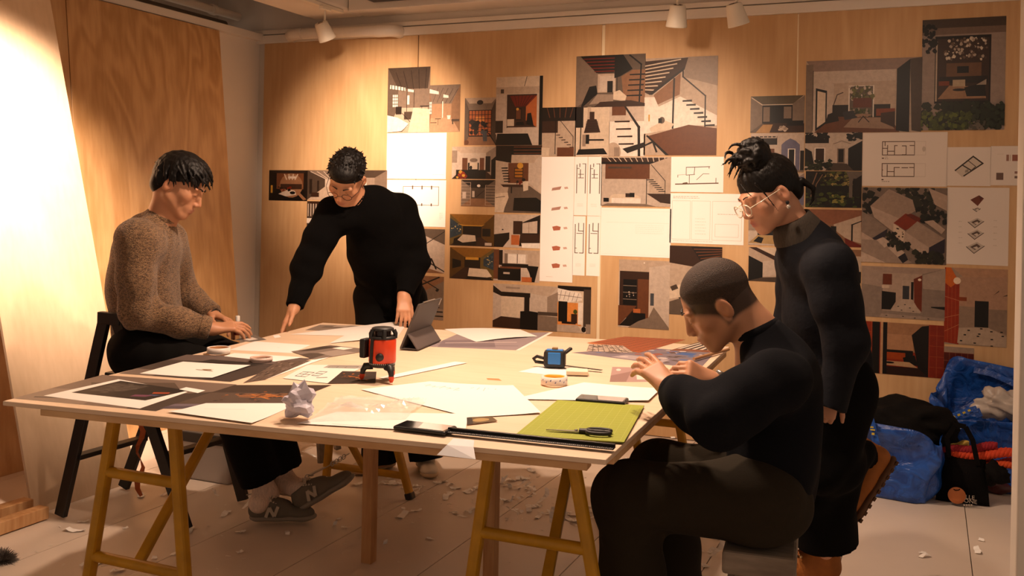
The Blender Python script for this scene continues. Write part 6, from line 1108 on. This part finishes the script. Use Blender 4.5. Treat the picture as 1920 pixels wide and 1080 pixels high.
# ---------------------------------------------------------------- the man in black, leaning over the far side
def person_b():
    J = dict(pel=at(732, 545, 4.88), ch=at(690, 398, 4.66), nk=at(662, 372, 4.58), hd=at(650, 334, 4.50), shr=at(622, 400, 4.58), elr=at(576, 498, 4.46), wrr=at(551, 578, 4.36), shl=at(752, 392, 4.74), ell=at(776, 492, 4.72), wrl=at(757, 556, 4.58),
             hr=at(700, 560, 4.86), hl=at(762, 560, 4.92), kr=at(712, 715, 4.80), kl=at(782, 715, 4.86), ar=at(712, 862, 4.78), al=at(801, 858, 4.80))
    root = empty('person', onz(745, 885, 0)); tag(root, 'standing person in black sweater and glasses, leaning over the far side of the table', 'person')
    hdir = unit(-_fw*.66-_r0*.16-_u0*.72); B = basis(hdir, _u0*.8-_fw*.6+_r0*.1)
    S = Sdf(.004); p = head(S, J['hd'], B, 1.0); S.cone(J['nk'], p(0, -.04, -.055), .055, .052, .03)
    S.tube([J['pel'], lerp(J['pel'], J['ch'], .5), J['ch']], [.1, .1, .11], .05); S.cone(J['ch'], J['nk'], .07, .056, .03)
    for a, b, c in (('shr', 'elr', 'wrr'), ('shl', 'ell', 'wrl')): S.tube([J['ch'], J[a], J[b], J[c]], [.08, .05, .036, .027], .03)
    for a, b, c in (('hr', 'kr', 'ar'), ('hl', 'kl', 'al')): S.tube([J['pel'], J[a], J[b], J[c]], [.09, .08, .05, .04], .03)
    ft = onz(522, 630, TZ+.012)
    hand(S, J['wrr'], at(535, 606, 4.33)-J['wrr'], (-.55, -.25, .6), 1, ((.15, .25, .15), (.3, .45, .3), (.35, .5, .3), (.4, .5, .3)), .08, .95, .3, (.75, .6, -.2))
    hand(S, J['wrl'], at(757, 590, 4.52)-J['wrl'], (.55, -.8, .1), 1, ((.3, .4, .3), (.35, .5, .3), (.4, .5, .3), (.5, .5, .3)), .05, .95, .5, (.8, .4, -.45))
    sdf_obj('body', S, SK1, root, colfn=facecol(J['hd'], B, hexc('c58f6d')))
    face_bits(root, p, B, BROW, thick=.0036)
    K = Sdf(.006); c = J['ch']; pe = J['pel']
    K.tube([pe+V(0, 0, -.09), pe+V(0, -.02, .05), lerp(pe, c, .55), c+V(.02, .03, -.03)], [.175, .18, .176, .158], .05, (.25, 1, 0), .7, True); K.cone(J['shr']+V(.05, .02, -.02), J['shl']+V(-.05, .02, -.02), .085, .085, .06); K.cone(c+V(0, .02, .0), J['nk']+V(0, 0, .01), .11, .066, .05, cutb=True)
    for a, b, w in (('shr', 'elr', 'wrr'), ('shl', 'ell', 'wrl')): K.tube([J[a], lerp(J[a], J[b], .5), J[b], J[w]+unit(J[b]-J[w])*.01], [.082, .074, .064, .04], .045, cut1=True)
    sdf_obj('sweater', K, M_BLK, root, folds([(J['elr'], .12), (J['ell'], .12), (pe, .2)], .008, .002, 12, 40))
    d = unit(J['nk']-c); MB().lathe([(.066, -.012), (.068, 0), (.064, .012), (.056, .012)], 30, frame(J['nk']+d*.006, (1, 0, 0), d)).build('collar', M_BLK, root)
    T = Sdf(.007); T.cone(J['hr']+V(.03, 0, 0), J['hl']-V(.03, 0, 0), .12, .12, .05, (.25, 1, 0), .85)
    for a, b, c2 in (('hr', 'kr', 'ar'), ('hl', 'kl', 'al')): T.tube([J[a], J[b], J[c2]+V(0, 0, -.01)], [.1, .092, .088], .03, cut1=True)
    sdf_obj('trousers', T, M_TRS, root, folds([(J['kr'], .2), (J['kl'], .2)], .007, .002, 15, 40))
    cr = mat('cream_leather', hexc('cfc2ae'), .6); so = mat('gum_sole', hexc('c2a884'), .6); la = mat('lace_white', hexc('e0d8cc'), .8)
    h = onz(792, 872, 0)+V(0, 0, .002); t = onz(808, 901, 0)+V(0, 0, .002); sneaker(root, t+unit(h-t)*.275, t, (0, 0, 1), cr, so, la)
    h = onz(742, 872, 0)+V(0, 0, .002); t = onz(660, 893, 0)+V(0, 0, .002); sneaker(root, t+unit(h-t)*.275, t, (0, 0, 1), cr, so, la)
    Hh = Sdf(.0035); e = lambda a, r, k=.012, sub=False: Hh.ell(p(*a), V(*r), k, B, sub)
    e((0, -.02, .046), (.081, .102, .084)); e((0, .05, .085), (.062, .042, .03), .02); e((0, .13, -.035), (.09, .075, .09), .008, True)
    for x in (-1, 1): e((x*.095, .02, -.045), (.03, .06, .05), .008, True)
    e((0, -.03, -.12), (.1, .12, .08), .01, True)
    shell(Hh, p, (0, -.018, .036), (.077, .097, .088), 170, 6, .1, prof(1.02, 1.3, 1.75), .0065, .0022, .5, .08, .005, 5)
    g = np.random.RandomState(5); rts, drs = [], []
    for i in range(330):
        a = g.uniform(0, 6.28); t = math.acos(g.uniform(.05, 1)); u_ = V(math.sin(t)*math.cos(a), math.sin(t)*math.sin(a), math.cos(t))
        if u_[1] > .75: continue
        rts.append(p(.080*u_[0], -.019+.1*u_[1], .04+.086*u_[2])); drs.append(B@(u_*.75+V(0, .55, .1)))
    strands(Hh, rts, drs, .02, .0042, .0016, 6, B@V(0, .2, -.1), 2, .5, .002)
    sdf_obj('hair', Hh, HAIR, root, rel=0)
    gl = mat('dark_wire', hexc('2a211c'), .3, metal=.8); r = MB()
    for x in (-1, 1):
        r.tube([p(x*.033+.023*math.cos(t), .112-.004*abs(math.cos(t)), -.008+.017*math.sin(t)) for t in np.linspace(0, 6.283, 25)], .0012, 6, cap=False); r.tube([p(x*.056, .109, -.004), p(x*.076, .07, 0), p(x*.08, .0, .0)], .0012, 6)
    r.tube([p(-.011, .113, -.006), p(0, .117, -.003), p(.011, .113, -.006)], .0012, 6); r.build('glasses', gl, root)
person_b()
# ---------------------------------------------------------------- the man with cropped hair, seated at the right
def person_c():
    J = dict(pel=at(1440, 930, 2.66), ch=at(1456, 698, 2.70), nk=at(1418, 622, 2.72), hd=at(1343, 566, 2.73), shr=at(1456, 694, 2.87), shl=at(1446, 716, 2.53), ell=at(1340, 782, 2.45), wrl=at(1256, 728, 2.62), elr=at(1400, 760, 2.98), wrr=at(1335, 715, 2.90),
             hl=at(1432, 935, 2.57), hr=at(1432, 915, 2.75), kl=at(1178, 930, 2.70), kr=at(1240, 880, 2.95))
    J['al'] = J['kl']+V(.02, .02, -.5); J['ar'] = J['kr']+V(.06, .0, -.52); J['al'][2] = .09; J['ar'][2] = .09
    root = empty('person', (J['pel'][0], J['pel'][1], 0)); tag(root, 'seated person with cropped hair in a dark navy sweatshirt, working at the right table edge', 'person')
    hdir = unit(-_r0*.78+_fw*.16-_u0*.56); B = basis(hdir, -_r0*.5+_u0*.8)
    S = Sdf(.0038); p = head(S, J['hd'], B, 1.0); S.cone(J['nk'], p(0, -.045, -.05), .056, .054, .03); S.cone(J['ch'], J['nk'], .08, .058, .03)
    S.tube([J['pel'], lerp(J['pel'], J['ch'], .5), J['ch']], [.1, .1, .11], .05)
    for a, b, c in (('shr', 'elr', 'wrr'), ('shl', 'ell', 'wrl')): S.tube([J['ch'], J[a], J[b], J[c]], [.08, .05, .036, .027], .03)
    for a, b, c in (('hr', 'kr', 'ar'), ('hl', 'kl', 'al')): S.tube([J['pel'], J[a], J[b], J[c]], [.09, .08, .05, .04], .03)
    hand(S, J['wrl'], at(1212, 682, 2.70)-J['wrl'], -_r0*.25-_fw*.35+_u0*.85, -1, ((.2, .3, .2), (.25, .35, .25), (.32, .4, .25), (.4, .45, .25)), .08, 1., .4, (.85, .35, -.4))
    hand(S, J['wrr'], at(1290, 696, 2.88)-J['wrr'], -_fw*.75+_u0*.55-_r0*.1, 1, ((.7, .8, .5), (.8, .9, .5), (.85, .9, .5), (.9, .9, .5)), .04, 1., .5, (.8, .4, -.3))
    HL = [((0, .132, .008), (.11, .078, .092)), ((0, .075, -.062), (.12, .1, .085)), ((0, -.02, -.106), (.12, .13, .07))]+[((x*.085, -.012, -.02), (.024, .03, .042)) for x in (-1, 1)]
    def stub(q, out):
        m = np.full(len(q), 9.)
        for c_, r_ in HL: m = np.minimum(m, np.sqrt((((q-V(*c_))/V(*r_))**2).sum(1))-1)
        w = np.clip((m+.15)/.15, 0, 1)**1.5*(np.abs(q).max(1) < .14)*.97
        return out*(1-w[:, None])+np.array(hexc('3a281c'))*w[:, None]
    sdf_obj('body', S, SK1, root, colfn=facecol(J['hd'], B, hexc('c08c6c'), 1., (.5, .2, .16), stub)); face_bits(root, p, B, BROW, thick=.0036)
    K = Sdf(.006); c = J['ch']; pe = J['pel']; bk = lerp(pe, c, .55)+_r0*.01
    K.tube([pe+V(0, 0, -.03), pe+_r0*.01+V(0, 0, .08), bk, c+_r0*.02+V(0, 0, -.04)], [.14, .142, .138, .12], .06, _r0, .78, True); K.cone(J['shl']+V(0, .03, 0), J['shr']+V(0, -.03, 0), .083, .083, .06); K.cone(c, J['nk'], .105, .066, .05, cutb=True)
    K.tube([J['shl'], lerp(J['shl'], J['ell'], .5), J['ell'], lerp(J['ell'], J['wrl'], .6), J['wrl']+unit(J['ell']-J['wrl'])*.01], [.082, .074, .068, .054, .042], .045, cut1=True); K.tube([J['shr'], J['elr'], J['wrr']+unit(J['elr']-J['wrr'])*.05], [.082, .066, .044], .045, cut1=True)
    nav = mat('navy_jersey', hexc('101116'), .95, bump=.15, bscale=220, spec=.12)
    sdf_obj('sweatshirt', K, nav, root, folds([(J['ell'], .14), (pe+V(-.1, 0, .08), .2), (lerp(J['shl'], c, .3), .14), (bk, .1)], .010, .0025, 22, 38))
    for (w, e, r) in ((J['wrl'], J['ell'], .042),):
        d = unit(w-e); MB().lathe([(r+.003, 0), (r+.003, .035), (r, .045), (r-.008, .046), (r-.014, .04)], 28, frame(w-d*.05, (0, 0, 1), d)).build('cuff', nav, root)
    d = unit(J['nk']-c); MB().lathe([(.069, -.014), (.0705, 0), (.067, .012), (.058, .013), (.057, 0)], 32, frame(J['nk']+d*.002, (1, 0, 0), d)).build('collar', nav, root)
    olive = mat('olive_trousers', hexc('2a241b'), .9, bump=.15, bscale=180, spec=.15)
    T = Sdf(.007); T.cone(J['hl'], J['hr'], .12, .12, .05)
    for a, b, c2 in (('hr', 'kr', 'ar'), ('hl', 'kl', 'al')): T.tube([J[a], J[b], lerp(J[b], J[c2], .5), J[c2]], [.108, .092, .088, .09], .04, cut1=True)
    sdf_obj('trousers', T, olive, root, folds([(J['kl'], .16), (J['hl'], .2), (J['kr'], .16)], .011, .002, 25, 36))
    blk = mat('dark_shoe', hexc('1c1917'), .6)
    for k in ('al', 'ar'): q = J[k]*V(1, 1, 0)+V(.06, .02, .002); sneaker(root, q, q+unit(V(-1, -.25, 0))*.28, (0, 0, 1), blk, blk, blk, 'shoe')
    Hh = Sdf(.0035); e = lambda a, r, k=.008, sub=False: Hh.ell(p(*a), V(*r), k, B, sub)
    e((0, -.014, .032), (.0762, .0992, .0872)); [e(c_, r_, .003, True) for c_, r_ in HL]
    sdf_obj('cropped_hair', Hh, mat('cropped_hair', hexc('3a281c'), .7, bump=.9, bscale=420, var=.3, vscale=180), root)
    d = unit(J['wrr']-J['elr']); w0 = J['wrr']-d*.02
    wt = MB().lathe([(.034, -.011), (.036, 0), (.034, .011), (.031, .011), (.031, -.011)], 28, frame(w0, (0, 0, 1), d), closed=True).build('watch', M_BLKPL, root)
    u = unit(_u0-d*(d@_u0)-_fw*.2); MB().lathe([(0, .007), (.016, .007), (.018, .003), (.018, -.004)], 24, frame(w0+u*.035, d, u)).build('watch_case', M_STEEL, wt)
person_c()
# ---------------------------------------------------------------- the woman standing at the right
def person_d():
    J = dict(pel=at(1556, 700, 3.30), ch=at(1522, 476, 3.26), nk=at(1490, 424, 3.25), hd=at(1440, 363, 3.24), shl=at(1556, 500, 3.08), shr=at(1500, 478, 3.42), ell=at(1584, 640, 3.06), wrl=at(1562, 738, 3.04), elr=at(1490, 600, 3.46), wrr=at(1470, 700, 3.36),
             hl=at(1570, 725, 3.22), hr=at(1535, 725, 3.38), kr=at(1545, 890, 3.36), ar=at(1548, 1035, 3.40), kl=at(1556, 872, 3.24), al=at(1622, 852, 3.44))
    root = empty('person', onz(1535, 1085, 0)+V(0, -.15, 0)); tag(root, 'standing person with hair bun and clear glasses, in a long dark jacket', 'person')
    hdir = unit(-_r0*.86-_fw*.22-_u0*.46); B = basis(hdir, -_r0*.35+_u0*.9)
    S = Sdf(.0038); p = head(S, J['hd'], B, .97); S.cone(J['nk'], p(0, -.04, -.055), .047, .046, .03); S.cone(J['ch'], J['nk'], .07, .05, .03)
    S.tube([J['pel'], lerp(J['pel'], J['ch'], .5), J['ch']], [.1, .09, .1], .05)
    for a, b, c in (('shr', 'elr', 'wrr'), ('shl', 'ell', 'wrl')): S.tube([J['ch'], J[a], J[b], J[c]], [.07, .045, .032, .024], .03)
    for a, b, c in (('hr', 'kr', 'ar'), ('hl', 'kl', 'al')): S.tube([J['pel'], J[a], J[b], J[c]], [.09, .08, .045, .026], .03)
    hand(S, J['wrl'], V(-.06, -.02, -.2), -_fw*.9-_r0*.25, 1 if True else -1, ((1., 1.1, .6), (1., 1.1, .6), (1.05, 1.1, .6), (1.1, 1.1, .6)), .02, .85, .5)
    hand(S, J['wrr'], V(-.12, -.02, -.16), _fw*.8, 1, ((.3, .4, .3),)*4, .04, .9, .5)
    sdf_obj('body', S, SK1, root, colfn=facecol(J['hd'], B, hexc('cb977a'), .97, (.45, .12, .12))); face_bits(root, p, B, BROW, thick=.0026)
    K = Sdf(.006); c = J['ch']; pe = J['pel']
    K.tube([pe+V(.0, 0, -.14), pe+V(0, 0, .02), lerp(pe, c, .5), c+_r0*.015+V(0, 0, -.04)], [.15, .146, .142, .13], .06, _r0, .82, True); K.cone(J['shl']+V(0, .05, -.02), J['shr']+V(0, -.05, -.02), .082, .082, .06); K.cone(c, J['nk'], .1, .07, .05, cutb=True)
    for a, b, w in (('shr', 'elr', 'wrr'), ('shl', 'ell', 'wrl')): K.tube([J[a], lerp(J[a], J[b], .5), J[b], J[w]+unit(J[w]-J[b])*.05], [.076, .07, .064, .05], .045, cut1=True)
    jk = mat('navy_quilt', hexc('101219'), .85, bump=.5, bscale=45, spec=.2)
    f0 = folds([(J['ell'], .15), (pe, .2), (lerp(J['shl'], c, .4), .12)], .008, .002, 31, 36)
    sdf_obj('jacket', K, jk, root, f0)
    d = unit(J['nk']-c); rib = mat('ribbed_collar', hexc('3a322a'), .9, bump=.6, bscale=60, stretch=(6, 6, .6), var=.25, vscale=60)
    MB().lathe([(.088, -.035), (.082, -.01), (.072, .012), (.066, .03), (.058, .031), (.056, .0)], 36, frame(J['nk']+d*.0, (1, 0, 0), unit(d+V(.05, 0, .1)))).build('ribbed_collar', rib, root)
    zp = [at(1462-k*4, 455+k*24, 3.2-.0*k) for k in range(6)]
    T = Sdf(.007); T.cone(J['hl'], J['hr'], .115, .115, .05)
    T.tube([J['hr'], J['kr'], J['ar']+V(0, 0, .03)], [.115, .105, .112], .05, cut1=True); T.tube([J['hl'], J['kl']], [.11, .085], .05); T.cone(J['kl'], lerp(J['kl'], J['al'], 1.02), .085, .058, .04, cutb=True)
    sdf_obj('wide_trousers', T, mat('black_wool', hexc('0b0a0a'), .95, bump=.1, bscale=150, spec=.1), root, folds([(J['kr'], .3), (J['hl'], .2)], .010, .003, 35, 30))
    # boots
    tan = mat('tan_nubuck', hexc('9a5a1c'), .75, var=.15, vscale=25, bump=.1, bscale=150); sol = mat('lug_sole', hexc('5a3a22'), .8); lcm = mat('boot_lace', hexc('3a2416'), .8); ey = mat('eyelet_brass', hexc('c8b890'), .3, metal=1.)
    def boot(heel, toe, up_, shaft):
        x = unit(toe-heel); z = unit(V(*up_)-x*(x@V(*up_))); y = np.cross(z, x); q = lambda a, b, c_: heel+x*a+y*b+z*c_; Bb = np.stack([x, y, z], 1)
        U = Sdf(.005); U.cone(q(.045, 0, .06), q(.13, 0, .055), .046, .045, .02); U.cone(q(.13, 0, .05), q(.225, 0, .045), .044, .036, .02, z, .85); U.ell(q(.225, 0, .05), (.05, .045, .034), .015, Bb); U.tube([q(.042, 0, .06), q(.05, 0, .12), q(.05, 0, .12+shaft)], [.046, .048, .052], .02, cut1=True); U.cone(q(.07, 0, .11), q(.15, 0, .075), .036, .036, .02); U.plane(q(0, 0, .026), -z)
        o = sdf_obj('boot', U, tan, root); W_ = Sdf(.005); W_.cone(q(.04, 0, .016), q(.11, .0, .016), .044, .041, .015, z, .42); W_.cone(q(.11, 0, .018), q(.23, 0, .018), .041, .045, .015, z, .4); W_.ell(q(.235, 0, .02), (.05, .046, .017), .012, Bb); sdf_obj('sole', W_, sol, o)
        lg_ = MB()
        for k in range(9):
            for s_ in (-1, 1): lg_.box(q(.02+.03*k, s_*.034, .004), (.014, .016, .008), Bb)
        lg_.build('sole_lugs', sol, o); l = MB(); e_ = MB()
        for k in range(6):
            a = .075+.018*(5-k) if k < 4 else .088; h_ = .085+.02*k
            l.tube([q(a+.01, -.026, h_), q(a+.03, 0, h_+.012), q(a+.012, .026, h_+.012)], .0028, 6); l.tube([q(a+.01, .026, h_), q(a+.03, 0, h_+.013), q(a+.012, -.026, h_+.012)], .0028, 6)
            for s_ in (-1, 1): e_.lathe([(.002, .001), (.005, .001), (.005, -.003)], 10, frame(q(a+.004, s_*.038, h_+.002), x, y*s_))
        l.build('laces', lcm, o); e_.build('eyelets', ey, o); return o
    t = onz(1472, 1098, 0); h = onz(1572, 1098, 0); boot(V(*h)+V(0, 0, .009), V(*t)+V(0, 0, .009), (0, 0, 1), .07)
    hl_, tl_ = at(1684, 862, 3.48), at(1612, 978, 3.44); boot(hl_, tl_, -_r0*1.0-_u0*.5, .03)
    # hair with bun and loose curls
    Hh = Sdf(.0035); e = lambda a, r, k=.012, sub=False: Hh.ell(p(*a), V(*r)*.97, k, B, sub)
    e((0, -.02, .042), (.084, .106, .088)); e((0, .128, -.035), (.1, .07, .092), .008, True)
    for x in (-1, 1): e((x*.09, .0, -.025), (.024, .042, .05), .008, True)
    e((0, -.02, -.13), (.12, .13, .085), .01, True); e((0, -.085, -.02), (.06, .035, .05), .02)
    bc = at(1414, 292, 3.22); Hh.ell(bc, (.05, .05, .045), .012); Hh.cone(p(0, -.01, .11), bc, .045, .04, .03)
    g = np.random.RandomState(14)
    for i in range(46):
        a, b = g.uniform(0, 6.28), g.uniform(-1.2, 1.5); u_ = V(math.cos(a)*math.cos(b), math.sin(a)*math.cos(b), math.sin(b)); t1 = unit(np.cross(u_, g.randn(3))); pts = [bc+.05*unit(u_+t1*s_)*(1+.12*math.sin(s_*3)) for s_ in np.linspace(-.9, .9, 7)]; Hh.tube(pts, [.003, .007, .009, .009, .008, .006, .002], .004)
    rts = [bc+V(*(g.randn(3)*.012))-_r0*.035 for _ in range(12)]; strands(Hh, rts, [-_r0+_u0*g.uniform(-.6, .3)+_fw*g.uniform(-.4, .4) for _ in rts], .075, .006, .0016, 17, -_u0*1.2, 7, .7)
    shell(Hh, p, (0, -.018, .035), (.081, .102, .092), 110, 18, .15, prof(1.12, 1.42, 1.95), .006, .0045, .5, .0, .004, 6)
    Hh.tube([p(-.07, .06, .06), p(-.079, .05, .02), p(-.08, .04, -.03), p(-.076, .03, -.065)], [.0045, .0032, .0022, .0014], .003); Hh.tube([p(-.03, .09, .075), p(-.05, .094, .05), p(-.062, .085, .02)], [.004, .0026, .0014], .003)
    Hh.tube([p(-.05, -.11, -.01), p(-.06, -.13, -.05), p(-.05, -.115, -.085), p(-.045, -.09, -.1)], [.012, .008, .005, .002], .005); Hh.tube([p(.06, -.1, 0), p(.07, -.12, -.05), p(.065, -.11, -.08), p(.055, -.085, -.095)], [.012, .008, .005, .002], .005)
    sdf_obj('hair', Hh, HAIR, root, rel=0)
    tag_ = Sdf(.004); cl = mat('clear_acetate', hexc('d8c8b0'), .15, spec=.8); r = MB(); s_ = .97
    for x in (-1, 1):
        r.tube([p(x*.034+.025*math.cos(t), .116-.005*abs(math.cos(t)), -.012+.021*math.sin(t)) for t in np.linspace(0, 6.283, 29)], .0019, 8, cap=False); r.tube([p(x*.059, .111, -.006), p(x*.078, .075, -.001), p(x*.084, -.005, .006)], .0016, 8)
    r.tube([p(-.01, .117, -.01), p(0, .121, -.007), p(.01, .117, -.01)], .0019, 8); gb = r.build('glasses', cl, root)
    for x in (-1, 1): MB().lathe([(0, .0006), (.0235, .0)], 24, frame(p(x*.034, .1155, -.012), B[:, 0], B[:, 1])).build('lens', mat('lens_clear', (1, 1, 1), .05, alpha=.12, spec=.8), gb)
    for x in (-1, 1):
        MB().lathe([(.0, .004), (.006, .003), (.0065, 0)], 14, frame(p(x*.0905, -.004, -.044), B[:, 1], B[:, 0]*x)).build('ear_stud', mat('dark_stud', hexc('1c1a1e'), .2), root)
        MB().lathe([(0, .0075), (.005, .0055), (.0075, 0), (.005, -.0055), (0, -.0075)], 16, frame(p(x*.092, .0, -.058), B[:, 0], B[:, 2])).build('earring', mat('pearl', hexc('d8cfc4'), .2, metal=.6), root)
person_d()
